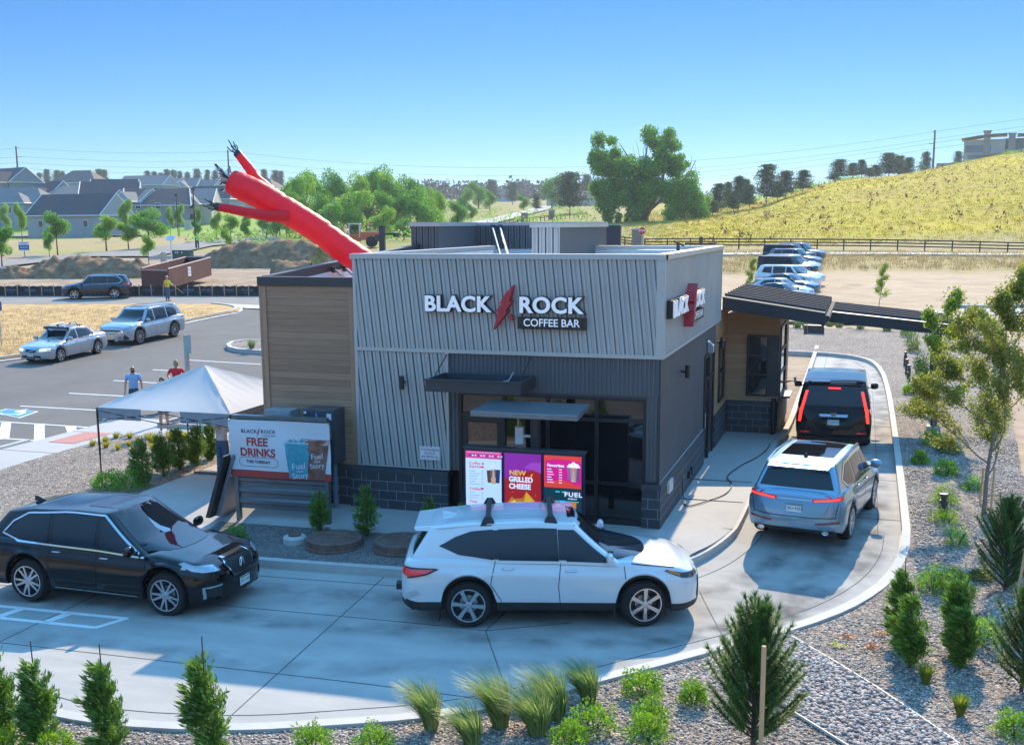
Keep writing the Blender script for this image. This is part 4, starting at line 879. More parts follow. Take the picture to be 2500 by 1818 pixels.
class Skin:
 "projects flat outlines onto the car surface"
 AX = {'R': ((0, 1, 0), lambda a, b: (a, -3, b)), 'L': ((0, -1, 0), lambda a, b: (a, 3, b)), 'F': ((-1, 0, 0), lambda a, b: (5, a, b)), 'B': ((1, 0, 0), lambda a, b: (-5, a, b)), 'T': ((0, 0, -1), lambda a, b: (a, b, 5))}
 def __init__(s, mbs):
  v = []; f = []
  for mb in mbs: o = len(v); v += mb.v; f += [tuple(i+o for i in x) for x in mb.f]
  s.t = BVHTree.FromPolygons(v, f)
 def hit(s, ax, a, b, off):
  d, o = s.AX[ax]; p, n, _, _ = s.t.ray_cast(Vector(o(a, b)), Vector(d))
  if p is None: return None
  if n.dot(Vector(d)) > 0: n = -n
  return p+n*off
 def patch(s, mb, ax, poly, mt, off=.006, cell=.09):
  vs, fs = fill2d(poly, cell); pts = [s.hit(ax, v.x, v.y, off) for v in vs]; idx = {}; V = []
  for i, p in enumerate(pts):
   if p is not None: idx[i] = len(V); V.append(p)
  F = [tuple(idx[i] for i in f) for f in fs if all(i in idx for i in f)]
  # drop faces that bridge a depth jump
  F = [f for f in F if max((V[f[i]]-V[f[i-1]]).length for i in range(len(f))) < cell*6+.1]
  mb.add(V, F, mt); return mb
 def line(s, mb, ax, pts, wd, mt, off=.004, cell=.06):
  pts = [Vector(p) for p in pts]; q = []
  for a, b in zip(pts, pts[1:]):
   n = max(1, int((b-a).length/cell)); q += [a+(b-a)*k/n for k in range(n)]
  q.append(pts[-1]); prev = None
  for i, p in enumerate(q):
   d = (q[min(i+1, len(q)-1)]-q[max(i-1, 0)]).normalized(); n = Vector((-d.y, d.x))*wd/2
   A, B = s.hit(ax, p.x+n.x, p.y+n.y, off), s.hit(ax, p.x-n.x, p.y-n.y, off)
   if prev and A and B and prev[0] and (A-prev[0]).length < .4: mb.add([prev[0], prev[1], B, A], [(0, 1, 2, 3)], mt)
   prev = (A, B) if A and B else None
  return mb
def wheel_data(r, w_, kind, n=10):
 b = MB(); rr = r*.72
 b.lathe([(rr, -w_/2), (r*.9, -w_/2-.004), (r*.975, -w_*.36), (r, -w_*.25), (r, w_*.25), (r*.975, w_*.36), (r*.9, w_/2+.004), (rr, w_/2), (rr, -w_/2)], 40, RUB, axis='y'); ty = b.data('wheel', RUB, True, 50)
 b = MB(); b.lathe([(rr, -w_/2), (rr, -w_/2+.05), (rr*.9, -w_/2+.06), (rr*.9, -w_/2+.1), (0, -w_/2+.1)], 32, DARKAL, axis='y')
 b.lathe([(rr+.004, -w_/2), (rr+.004, -w_/2-.008), (rr*.94, -w_/2-.006), (rr*.93, -w_/2+.03)], 40, ALLOY, axis='y')
 b.lathe([(rr*.2, -w_/2+.09), (rr*.2, -w_/2+.012), (rr*.16, -w_/2+.004), (0, -w_/2+.004)], 16, ALLOY, axis='y')
 b.lathe([(.15, -w_/2+.09), (.0, -w_/2+.085)], 20, GALV, axis='y')
 am = ALLOY if kind != 'dark' else mat('machined', (.30, .30, .32), .3, metal=.8)
 for i in range(n):
  t = 2*PI*i/n+(.09 if kind == 'twin' and i % 2 else -.09 if kind == 'twin' else 0); ct, s_ = math.cos(t), math.sin(t); y0 = -w_/2
  def pt(a, c, y): return (a*ct-c*s_, y, a*s_+c*ct)
  w0, w1 = .018+rr*.02, rr*(.085 if n > 8 else .15)*(1.2 if kind == 'star' else 1)
  for sg in (1,):
   v = [pt(rr*.14, -w0, y0+.01), pt(rr*.14, w0, y0+.01), pt(rr*.95, w1*.7, y0-.001), pt(rr*.95, -w1*.7, y0-.001), pt(rr*.14, -w0*1.2, y0+.05), pt(rr*.14, w0*1.2, y0+.05), pt(rr*.95, w1, y0+.05), pt(rr*.95, -w1, y0+.05)]
   b.add(v, [(0, 1, 2, 3), (0, 3, 7, 4), (1, 5, 6, 2), (2, 6, 7, 3)], am)
 rm = b.data('rim', ALLOY, False); return ty, rm
WHEELS = {}
def car(q, name, label, group=None, cat='car'):
 t = thing(name, label, cat, (0, 0, 0), 0, group); body, cab, g = car_shell(q); P_ = q['paint']; sk = Skin([body, cab]); hl, xf, xr = g['hl'], g['xf'], g['xr']; W_ = q['W']/2
 det = q.get('detail', True)
 belt, roof = g['belt'], g['roof']
 def zz(x, tt): b_ = belt(x)-.06; return b_+(roof(x)-b_)*tt
 def cl(p, m=.0):
  o = []
  for x, tt in p:
   f = q['cowl']+(q['wst']-q['cowl'])*tt-.215+m; r = q['rg']+(q['rr']-q['rg'])*tt+.17-m; x = max(r, min(f, x)); o.append((x, zz(x, tt)))
  return o
 gl = q.get('glass', CGLASS0)
 # side glass: list of panes, each list of (x, t)
 for side in 'RL':
  for pane in q['panes']:
   b = MB(); sk.patch(b, side, cl(dense(pane)), gl, .005, .12 if det else .3); 
   if b.v: b.build('side_window', gl, t, True, recalc=False)
  if det and q.get('dlo'):
   b = MB(); sk.line(b, side, cl(dense(q['dlo'], .1), .02), .028, q.get('trimmat', CHROME), .009); b.build('window_trim', parent=t, smooth=True, recalc=False)
 # windscreen and rear glass in (y, z)
 cw, rw, bw = q['cowl'], W_*q.get('rw', .74), W_*q.get('bw', .93)
 zc, zr = belt(cw-.1)+.03, roof(q['wst'])-.045
 b = MB(); sk.patch(b, 'F', dense2([(-bw*.83, zc), (bw*.83, zc), (rw*.84, zr), (-rw*.84, zr)]), gl, .006, .12 if det else .3); b.build('windscreen', gl, t, True, recalc=False)
 z0, z1 = q['rglass']
 body.build('body', P_, t, True, 38, recalc=True); cab.build('cabin', q.get('cabpaint', P_), t, True, 45, recalc=True)
 b = MB(); sk.patch(b, 'B', dense2([(-bw*.80, z0), (bw*.80, z0), (rw*.84, z1), (-rw*.84, z1)]), gl, .006, .12 if det else .3); b.build('rear_window', gl, t, True, recalc=False)
 for nm, ax, poly, mt in q.get('patches', []):
  b = MB(); both = ax[-1] == '2'; a0 = ax[0]
  for sgn in ((1, -1) if both else (1,)):
   if a0 in 'RL' and both: sk.patch(b := MB(), 'R' if sgn == 1 else 'L', dense2(poly), mt, .008, .08)
   elif a0 in 'FBT' and both: sk.patch(b := MB(), a0, dense2([((p[0], p[1]*sgn) if a0 == 'T' else (p[0]*sgn, p[1])) for p in poly]), mt, .008, .08)
   else: sk.patch(b, a0, dense2(poly), mt, .008, .08)
   if b.v: b.build(nm, mt, t, True, recalc=False)
 # seams, arches, handles, mirrors
 if det:
  for side in 'RL':
   for ln in q.get('seams', []):
    b = MB(); sk.line(b, side, ln, .012, SEAM, .004)
    if b.v: b.build('door_seam', parent=t, recalc=False)
   for xa in (xf, xr):
    b = MB(); arc = [(xa+(g['R']+.018)*math.cos(a), q['r']+(g['R']+.018)*math.sin(a)) for a in [i*PI/16*1.12-.19 for i in range(17)]]
    sk.line(b, side, arc, q.get('archw', .03), q.get('archmat', PLAST), .010, .05); 
    if b.v: b.build('wheel_arch', parent=t, smooth=True, recalc=False)
   for hx, hz in q.get('handles', []):
    p = sk.hit(side, hx, hz, 0); 
    if p: s_ = -1 if side == 'R' else 1; b = MB(); b.tube([(hx-.09, p.y, hz), (hx-.06, p.y+s_*.035, hz+.004), (hx+.06, p.y+s_*.035, hz+.004), (hx+.1, p.y, hz)], .013, 6, q.get('handlemat', P_)); b.build('door_handle', parent=t, smooth=True)
   if q.get('rocker'):
    b = MB(); x0, x1, z = q['rocker']; sk.line(b, side, [(x0, z), (x1, z-.02)], .035, CHROME, .012); b.build('rocker_trim', parent=t, recalc=False)
  # a filling tunnel between the arches keeps daylight out
 b = MB(); b.box((xr-g['R']*1.1, -W_*.72, .3), (xf+g['R']*1.1, W_*.72, .72), PLAST); b.box((-hl+.2, -W_*.8, .26), (hl-.3, W_*.8, .5), PLAST); b.build('underbody', parent=t)
 mx = q.get('mirror')
 if mx:
  for s_, side in ((-1, 'R'), (1, 'L')):
   p = sk.hit(side, mx[0], mx[1]-.03, 0)
   if p:
    y = p.y; b = MB(); b.box((mx[0]-.03, min(y-.02*s_, y+s_*.1), mx[1]-.03), (mx[0]+.05, max(y-.02*s_, y+s_*.1), mx[1]), PLAST)
    c = Vector((mx[0]-.01, y+s_*.17, mx[1]+.03)); prof = [(.0, -.115), (.075, -.1), (.1, -.03), (.1, .05), (.08, .105), (0, .12)]; k = len(b.v); b.lathe([(r_, h) for r_, h in prof], 12, P_ if det else PLAST, axis='y', c=(0, 0, 0))
    b.v[k:] = [(c.x+v[0]*.62, c.y+v[1], c.z+v[2]*.92) for v in b.v[k:]]; b.build('side_mirror', parent=t, smooth=True, ang=50)
 for pts, rad, mt, nm in q.get('tubes', []):
  for s_ in (1, -1):
   b = MB(); b.tube([(x, y*s_, z) for x, y, z in pts], rad, 8, mt); b.build(nm, parent=t, smooth=True, ang=50)
 for fn in q.get('extra', []): fn(t, sk, g)
 key = (q['r'], q.get('wheel', 'star'), q.get('spokes', 10))
 if key not in WHEELS: WHEELS[key] = wheel_data(q['r'], .245, key[1], key[2])
 ty, rm = WHEELS[key]
 for x in (xf, xr):
  for s_ in (-1, 1):
   o = link('wheel', ty, t, (x, s_*(W_-.145), q['r']), (0 if s_ < 0 else PI)+(q.get('steer', 0) if x == xf else 0)); o.rotation_euler[1] = random.uniform(0, 1); link('rim', rm, o)
 return t
def dense(p, st=.12):
 o = []
 for i, a in enumerate(p):
  b = p[(i+1) % len(p)]; n = max(1, int(math.dist(a, b)/st)); o += [(a[0]+(b[0]-a[0])*k/n, a[1]+(b[1]-a[1])*k/n) for k in range(n)]
 return o
def dense2(p): return dense(p, .15)
def plate(t, x, y, z, n, s, size=.075, w_=.305, h=.152, rz=0., tm=None):
 "licence plate facing n=+1 (forward) or -1 (rear)"
 b = MB(); b.box((x-.006, y-w_/2, z-h/2), (x+.006, y+w_/2, z+h/2), PLATE); o = b.build('licence_plate', parent=t); b = MB()
 M = MF((x+.0065*n, y, z), (0, n, 0), (0, 0, 1)); txt(b, M, s, 0, -.01, size, tm or PTXT, .002, off=.001); flat(b, M, rect(-w_/2, h*.32, w_/2, h*.5), mat('plate_ridge', (.12, .22, .16), .5), .001); b.build('lettering', parent=o)
def suv(L, W, H, wb, r, fo=.95, belt0=1.07, belt1=1.15, hood=1.05, **k):
 "common proportions of a tall five-door vehicle"
 hl = L/2; q = dict(L=L, W=W, H=H, wb=wb, r=r, fo=fo, top=[(-hl, .62), (-hl+.03, .86), (-hl+.12, belt1-.05), (-hl+.5, belt1), (hl-1.45, belt0), (hl-1.2, hood+.0), (hl-.45, hood-.1), (hl-.16, hood-.2), (hl-.05, hood-.32), (hl, hood-.5)],
  belt=[(-hl, belt1), (0, (belt0+belt1)/2), (hl-1.3, belt0)], roof=[(-hl+.1, H-.13), (-hl+.6, H-.06), (-.3, H-.035), (.35, H-.05), (.9, H-.13), (1.3, H-.26)],
  cowl=hl-1.22, wst=.62, rr=-hl+.42, rg=-hl+.12, rglass=(belt1+.03, H-.16), taper=-.6, sill=.25)
 q.update(k); return q
BLK = mat('black_paint', (.004, .004, .005), .1, metal=.0, var=.02, scale=.5, coat=.35, spec=.3); WHT = paint('pearl_white_paint', (.62, .63, .64), .1, .22); BLU = paint('silver_blue_paint', (.19, .34, .46), 1.2, .25); SIL = paint('silver_paint', (.42, .42, .43), .75, .25)
SG = paint('satin_grey_paint', (.40, .42, .44), .75, .24); NAVY = paint('dark_navy_paint', (.01, .016, .03), .3, .12)
def side_seams(xs, z0, z1, fdoor=None): return [[(x, z0), (x+.02, z1)] for x in xs]
def rim_text(t, sk, g): pass
# ---- black SUV waiting in the lane (front half of the queue, pointing right)
def mdx_extra(t, sk, g):
 hl = g['hl']; GR = mat('grille_dark', (.01, .01, .012), .5, bump=.6, bscale=90)
 pent = [(-.42, .84), (-.3, .63), (.3, .63), (.42, .84), (.34, .93), (-.34, .93)]
 b = MB(); sk.patch(b, 'F', dense2(pent), GR, .012, .08); gr = b.build('grille', parent=t, smooth=True, recalc=False)
 b = MB(); sk.line(b, 'F', dense2(pent)+[pent[0]], .03, CHROME, .018); b.build('grille_frame', parent=gr, recalc=False)
 p = sk.hit('F', 0, .79, .0); b = MB()
 for s_ in (1, -1): b.tube([(p.x+.03, s_*.055, .735), (p.x+.03, s_*.012, .85)], .012, 6, CHROME)
 b.tube([(p.x+.03, -.038, .785), (p.x+.03, .038, .785)], .01, 6, CHROME); b.lathe([(.085, -.01), (.1, 0), (.085, .01)], 24, CHROME, axis='x', c=(p.x+.025, 0, .79)); b.build('emblem', parent=gr)
 plate(t, hl+.015, .0, .47, 1, 'DEY·Y80')
 for s_ in (1, -1):
  b = MB(); sk.patch(b, 'F', dense2([(s_*.56, .80), (s_*.60, .885), (s_*.9, .93), (s_*.93, .86), (s_*.85, .81)]), LENS, .012, .06); sk.patch(b, 'R' if s_ < 0 else 'L', dense2([(hl-.3, .9), (hl-.62, .965), (hl-.7, .95), (hl-.45, .84), (hl-.3, .82)]), LENS, .01, .06); b.build('headlight', parent=t, smooth=True, recalc=False)
  b = MB(); sk.line(b, 'F', [(s_*.6, .56), (s_*.88, .55), (s_*.86, .36)], .03, CHROME, .014); b.build('fog_lamp_trim', parent=t, recalc=False)
  b = MB(); sk.patch(b, 'F', dense2([(s_*.62, .38), (s_*.62, .53), (s_*.84, .53), (s_*.83, .38)]), PLAST, .01, .08); b.build('air_intake', parent=t, smooth=True, recalc=False)
  b = MB(); sk.patch(b, 'B', dense2([(s_*.45, .95), (s_*.9, .92), (s_*.9, 1.08), (s_*.5, 1.04)]), REDL, .012, .08); sk.patch(b, 'R' if s_ < 0 else 'L', dense2([(-hl+.04, .93), (-hl+.3, 1.02), (-hl+.34, 1.06), (-hl+.04, 1.09)]), REDL, .012, .08); b.build('tail_light', parent=t, smooth=True, recalc=False)
 b = MB(); sk.line(b, 'F', [(-.6, .3), (-.3, .27), (.3, .27), (.6, .3)], .04, CHROME, .016); b.build('bumper_trim', parent=t, recalc=False)
 b = MB(); sk.patch(b, 'T', dense2([(.45, -.38), (.45, .38), (-.35, .4), (-.35, -.4)]), mat('black_glass', (.006, .006, .008), .04), .006, .12); b.build('sunroof', parent=t, smooth=True, recalc=False)
 z = sk.hit('T', -hl+.75, 0, 0).z; b = MB(); b.add([(-hl+.66, -.03, z), (-hl+.66, .03, z), (-hl+.92, 0, z), (-hl+.64, 0, z+.085), (-hl+.7, 0, z+.09)], [(0, 1, 3), (0, 3, 4, 2), (1, 2, 4, 3)], PLAST); b.build('antenna_fin', parent=t)
 b = MB()
 for s_ in (1, -1): b.tube([(hl-1.35, -.1+s_*.36, 1.115), (hl-1.55, -.35+s_*.36, 1.19)], .009, 5, PLAST)
 b.build('wiper', parent=t)
 # white wing-shaped sticker behind the screen
 b = MB(); sk.patch(b, 'F', [(-.1, 1.3), (-.02, 1.46), (.03, 1.3), (.16, 1.22), (.12, 1.19), (-.04, 1.2)], mat('sticker', (.5, .52, .55), .5), .008, .06); b.build('window_sticker', parent=t, recalc=False)
q = suv(4.95, 1.96, 1.70, 2.82, .385, fo=.97, belt0=1.04, belt1=1.14, hood=1.06, paint=BLK, wheel='twin', spokes=10, fp=4, wst=.38, cowl=1.32, rr=-1.95, rg=-2.32, rw=.70, rglass=(1.16, 1.44), roof=[(-2.4, 1.42), (-1.9, 1.54), (-1.3, 1.625), (-.4, 1.665), (.2, 1.65), (.8, 1.55), (1.2, 1.42)],
 panes=[[(1.02, .06), (.2, .06), (.18, .88), (.52, .88), (.78, .62)], [(.10, .06), (-.78, .06), (-.80, .88), (.08, .89)], [(-.88, .07), (-1.45, .12), (-1.78, .30), (-1.62, .62), (-1.35, .82), (-.9, .88)]],
 dlo=[(1.1, .03), (-1.5, .06), (-1.88, .28), (-1.7, .68), (-1.4, .90), (-.6, .96), (.5, .96), (.85, .66)],
 seams=[[(1.12, 1.02), (1.16, .6), (1.05, .3)], [(.14, 1.05), (.12, .28)], [(-.82, 1.08), (-.86, .75), (-.7, .4)], [(1.1, .27), (-.7, .27)]], handles=[(.3, .93), (-.68, .97)], handlemat=CHROME, mirror=(.92, 1.1), rocker=(-.75, .95, .33), archmat=BLK, extra=[mdx_extra])
c = car(q, 'parked_car', 'glossy black SUV with chrome window trim waiting in the lane beside the banner', cat='SUV')
c.name = 'black_suv'
RH = lambda x, y: H(x, y)+.003
def put(c, x, y, deg, z=None): c.location = (x, y, RH(x, y) if z is None else z); c.rotation_euler = (0, 0, math.radians(deg))
put(c, -8.89, -5.12, 0.5)
# ---- white SUV with roof bars
def hl_extra(t, sk, g):
 hl = g['hl']
 for x in (-1.02, .0):
  z = sk.hit('T', x, 0, 0).z; e = sk.hit('T', x, .6, 0).z
  b = MB(); b.tube([(x, -.66, e+.05), (x, -.3, z+.085), (x, .3, z+.085), (x, .66, e+.05)], .042, 8, PLAST)
  for s_ in (1, -1): b.add([(x-.13, s_*.7, e-.05), (x+.13, s_*.7, e-.05), (x+.1, s_*.56, e+.0), (x-.1, s_*.56, e+.0), (x-.05, s_*.66, e+.09), (x+.05, s_*.66, e+.09), (x+.045, s_*.58, e+.1), (x-.045, s_*.58, e+.1)], [(0, 1, 5, 4), (1, 2, 6, 5), (2, 3, 7, 6), (3, 0, 4, 7), (4, 5, 6, 7)], PLAST)
  b.build('roof_bar', parent=t, smooth=True, ang=40)
 b = MB(); sk.patch(b, 'T', dense2([(.82, -.34), (.82, .34), (.28, .36), (.28, -.36)]), mat('black_glass', (.006, .006, .008), .04), .008, .1); b.build('sunroof', parent=t, smooth=True, recalc=False)
 z = sk.hit('T', -hl+.8, 0, 0).z; b = MB(); b.add([(-hl+.7, -.04, z), (-hl+.7, .04, z), (-hl+1.0, 0, z), (-hl+.68, 0, z+.07), (-hl+.75, 0, z+.07)], [(0, 1, 3), (0, 3, 4, 2), (1, 2, 4, 3)], WHT); b.build('antenna_fin', parent=t)
 for y in (-.45, -.3, .3, .45): b = MB(); sk.line(b, 'T', [(-1.75, y), (-.1, y)], .02, mat('roof_bead', (.45, .47, .5), .4), .006); b.build('roof_bead', parent=t, recalc=False)
 # tailgate spoiler
 b = MB(); z = g['roof'](-hl+.5); b.add([(-hl+.62, -.58, z+.03), (-hl+.62, .58, z+.03), (-hl+.24, .54, z-.01), (-hl+.24, -.54, z-.01), (-hl+.62, -.62, z-.06), (-hl+.62, .62, z-.06), (-hl+.26, .56, z-.06), (-hl+.26, -.56, z-.06)], [(0, 1, 2, 3), (3, 2, 6, 7), (0, 3, 7, 4), (1, 5, 6, 2)], WHT); b.build('spoiler', parent=t, bevel=.02)
 for s_ in (1, -1):
  sd = 'R' if s_ < 0 else 'L'
  b = MB(); sk.patch(b, sd, dense2([(-hl+.03, 1.0), (-hl+.3, .985), (-hl+.62, .985), (-hl+.45, .92), (-hl+.18, .87), (-hl+.06, .9)]), REDL, .014, .05); sk.patch(b, 'B', dense2([(s_*.5, .92), (s_*.93, .88), (s_*.93, 1.02), (s_*.5, 1.0)]), REDL, .014, .08); o = b.build('tail_light', parent=t, smooth=True, recalc=False)
  b = MB(); sk.line(b, sd, [(-hl+.02, 1.02), (-hl+.3, 1.0), (-hl+.66, .99), (-hl+.45, .91), (-hl+.16, .855)], .025, PLAST, .016); b.build('lamp_surround', parent=o, recalc=False)
  b = MB(); sk.patch(b, sd, dense2([(hl-.16, .86), (hl-.62, .96), (hl-.66, .94), (hl-.35, .82), (hl-.16, .80)]), mat('smoked_lens', (.05, .06, .07), .06, coat=1), .012, .05); sk.patch(b, 'F', dense2([(s_*.5, .82), (s_*.5, .88), (s_*.88, .9), (s_*.9, .82)]), mat('smoked_lens', (.05, .06, .07), .06, coat=1), .012, .06); o = b.build('headlight', parent=t, smooth=True, recalc=False)
  b = MB(); sk.line(b, sd, [(hl-.6, .945), (hl-.4, .875)], .03, AMBER, .018); b.build('indicator', parent=o, recalc=False)
  b = MB(); sk.patch(b, sd, dense2([(-hl+.04, .56), (-hl+.3, .66), (-hl+.36, .58), (-hl+.1, .46)]), mat('bumper_recess', (.45, .46, .48), .4), .008, .08); b.build('bumper_scoop', parent=t, smooth=True, recalc=False)
  for xa in (g['xf'], g['xr']): b = MB(); b.box((xa-g['R']-.05, s_*.82-.12, .12), (xa-g['R']-.03, s_*.82+.1, .34), PLAST); b.build('mud_flap', parent=t)
 b = MB()
 for s_ in (1, -1): b.tube([(hl-1.32, -.1+s_*.36, 1.13), (hl-1.55, -.38+s_*.36, 1.22)], .012, 5, PLAST)
 b.build('wiper', parent=t); b = MB(); b.box((-hl-.12, -.1, .38), (-hl+.1, .1, .48), PLAST); b.build('tow_hitch', parent=t)
 b = MB(); sk.patch(b, 'F', dense2([(-.62, .45), (-.55, .75), (.55, .75), (.62, .45), (.5, .32), (-.5, .32)]), PLAST, .012, .1); b.build('grille', parent=t, smooth=True, recalc=False)
q = suv(4.97, 1.93, 1.73, 2.85, .382, fo=.98, belt0=1.08, belt1=1.17, hood=1.10, paint=WHT, wheel='star', spokes=6, archw=.075, clad=True, trimmat=WHT, wst=.48, cowl=1.30, rr=-2.0, rg=-2.32, rw=.72, rglass=(1.18, 1.5), steer=math.radians(14),
 roof=[(-2.4, 1.52), (-1.9, 1.61), (-1.2, 1.675), (-.3, 1.70), (.35, 1.67), (.9, 1.56), (1.3, 1.43)],
 panes=[[(1.12, .09), (.25, .07), (.22, .86), (.60, .87), (.85, .6)], [(.13, .07), (-.85, .08), (-.86, .86), (.1, .88)], [(-.93, .08), (-1.5, .2), (-1.82, .46), (-1.55, .7), (-1.3, .82), (-.94, .86)], [(.25, .1), (.13, .1), (.11, .86), (.22, .86)], [(-.85, .1), (-.93, .1), (-.94, .84), (-.86, .84)]],
 seams=[[(1.18, 1.06), (1.22, .7), (1.1, .3)], [(.16, 1.09), (.12, .7), (.16, .3)], [(-.9, 1.12), (-.98, .75), (-.8, .45)], [(1.1, .27), (-.75, .27)], [(1.3, 1.06), (2.0, .98)]], handles=[(.32, .95), (-.7, .99)], mirror=(.95, 1.16),
 tubes=[([(-1.85, .66, 1.60), (-1.0, .68, 1.67), (-.1, .68, 1.685), (.4, .66, 1.65)], .016, WHT, 'roof_rail')], extra=[hl_extra])
c = car(q, 'white_suv', 'pearl white SUV with two black roof bars in front of the menu board', cat='SUV'); c.name = 'white_suv'
th = math.radians(17.3); mid = Vector((-.80, -4.86)); n = Vector((-math.sin(th), math.cos(th))); p = mid+n*.9+Vector((math.cos(th), math.sin(th)))*-.08; put(c, p.x, p.y, 17.3)
# ---- silver blue SUV seen from behind
def cor_extra(t, sk, g):
 hl = g['hl']
 b = MB(); sk.patch(b, 'T', dense2([(.75, -.52), (.75, .52), (-1.25, .52), (-1.25, -.52)]), mat('black_glass', (.006, .006, .008), .04), .008, .15); b.build('glass_roof', parent=t, smooth=True, recalc=False)
 for s_ in (1, -1):
  sd = 'R' if s_ < 0 else 'L'
  b = MB(); sk.patch(b, 'B', dense2([(s_*.34, .965), (s_*.86, 1.02), (s_*.90, .96), (s_*.36, .90)]), REDL, .014, .06); sk.patch(b, sd, dense2([(-hl+.03, .97), (-hl+.03, 1.04), (-hl+.3, 1.03), (-hl+.28, 1.0)]), REDL, .014, .06); o = b.build('tail_light', parent=t, smooth=True, recalc=False)
  b = MB(); sk.line(b, 'B', [(s_*.38, .925), (s_*.84, .985)], .03, REDON, .02); b.build('brake_lamp', parent=o, recalc=False)
  b = MB(); sk.patch(b, 'B', dense2([(s_*.42, .47), (s_*.86, .52), (s_*.86, .56), (s_*.42, .50)]), mat('dark_red_lens', (.22, .01, .012), .15, coat=1), .012, .08); b.build('reflector', parent=t, smooth=True, recalc=False)
  b = MB(); b.lathe([(.0, .03), (.03, .03), (.034, 0), (.042, 0), (.044, .2)], 18, CHROME, axis='x', c=(-hl-.01, s_*.62, .33)); b.v = [(v[0], s_*.62+(v[1]-s_*.62)*1.6, v[2]) for v in b.v]; b.build('exhaust', parent=t, smooth=True, ang=40)
 b = MB(); sk.line(b, 'B', [(-.34, .93), (.34, .93)], .025, CHROME, .012); b.build('tailgate_trim', parent=t, recalc=False)
 b = MB(); sk.patch(b, 'B', dense2([(-.75, .3), (.75, .3), (.78, .38), (-.78, .38)]), PLAST, .01, .1); b.build('rear_valance', parent=t, smooth=True, recalc=False)
 p = sk.hit('B', 0, .76, 0); plate(t, p.x-.02, 0, .77, -1, 'CRU·N52', .085)
 b = MB(); sk.line(b, 'B', [(-.8, .63), (-.4, .6), (.4, .6), (.8, .63)], .015, SEAM, .005); sk.line(b, 'B', [(-.83, .9), (-.78, .64)], .012, SEAM, .005); sk.line(b, 'B', [(.83, .9), (.78, .64)], .012, SEAM, .005); b.build('tailgate_seam', parent=t, recalc=False)
 b = MB(); p = sk.hit('T', -1.35, 0, 0); b.lathe([(.0, .09), (.02, .08), (.045, 0)], 8, PLAST, c=(p.x, 0, p.z)); b.build('antenna_fin', parent=t)
 zr = g['roof'](-hl+.4); b = MB(); b.add([(-hl+.62, -.6, zr+.03), (-hl+.62, .6, zr+.03), (-hl+.2, .58, zr-.02), (-hl+.2, -.58, zr-.02), (-hl+.3, .6, zr-.06), (-hl+.3, -.6, zr-.06)], [(0, 1, 2, 3), (3, 2, 4, 5)], BLU); b.build('spoiler', parent=t, bevel=.02)
q = suv(4.60, 1.93, 1.63, 2.71, .365, fo=.92, belt0=1.04, belt1=1.12, hood=1.06, paint=BLU, wheel='twin', spokes=10, trimmat=CHROME, rr=-1.95, rg=-2.18, rglass=(1.14, 1.46), rl=.5,
 top=[(-2.3, .50), (-2.28, .62), (-2.24, .9), (-2.19, 1.06), (-1.8, 1.12), (.85, 1.04), (1.1, 1.06), (1.85, .96), (2.14, .86), (2.25, .74), (2.3, .56)],
 panes=[[(1.0, .09), (.2, .07), (.18, .86), (.50, .87), (.75, .6)], [(.1, .07), (-.75, .08), (-.78, .86), (.08, .88)], [(-.85, .08), (-1.35, .15), (-1.62, .42), (-1.2, .8), (-.87, .86)]],
 dlo=[(1.08, .03), (-1.4, .06), (-1.72, .42), (-1.25, .9), (-.6, .96), (.45, .96), (.8, .66)],
 seams=[[(1.05, 1.02), (1.1, .6), (1.0, .3)], [(.12, 1.05), (.1, .28)], [(-.8, 1.08), (-.84, .75), (-.66, .4)]], handles=[(.28, .93), (-.62, .97)], mirror=(.85, 1.1),
 tubes=[([(-1.75, .66, 1.57), (-1.0, .69, 1.62), (.4, .68, 1.62), (.65, .66, 1.56)], .02, CHROME, 'roof_rail')], extra=[cor_extra])
c = car(q, 'silver_blue_suv', 'silver blue SUV seen from behind at the bend of the drive-through lane', cat='SUV'); c.name = 'silver_blue_suv'
th = math.radians(80.5); hd = Vector((math.cos(th), math.sin(th))); ra = (Vector((3.55, .72))+Vector((1.86, 1.02)))/2; p = ra+hd*((4.6/2-.92)*-1+2.71+.0) if False else ra+hd*(2.71-(2.3-.92)); put(c, p.x+.09, p.y+.12, 80.5)
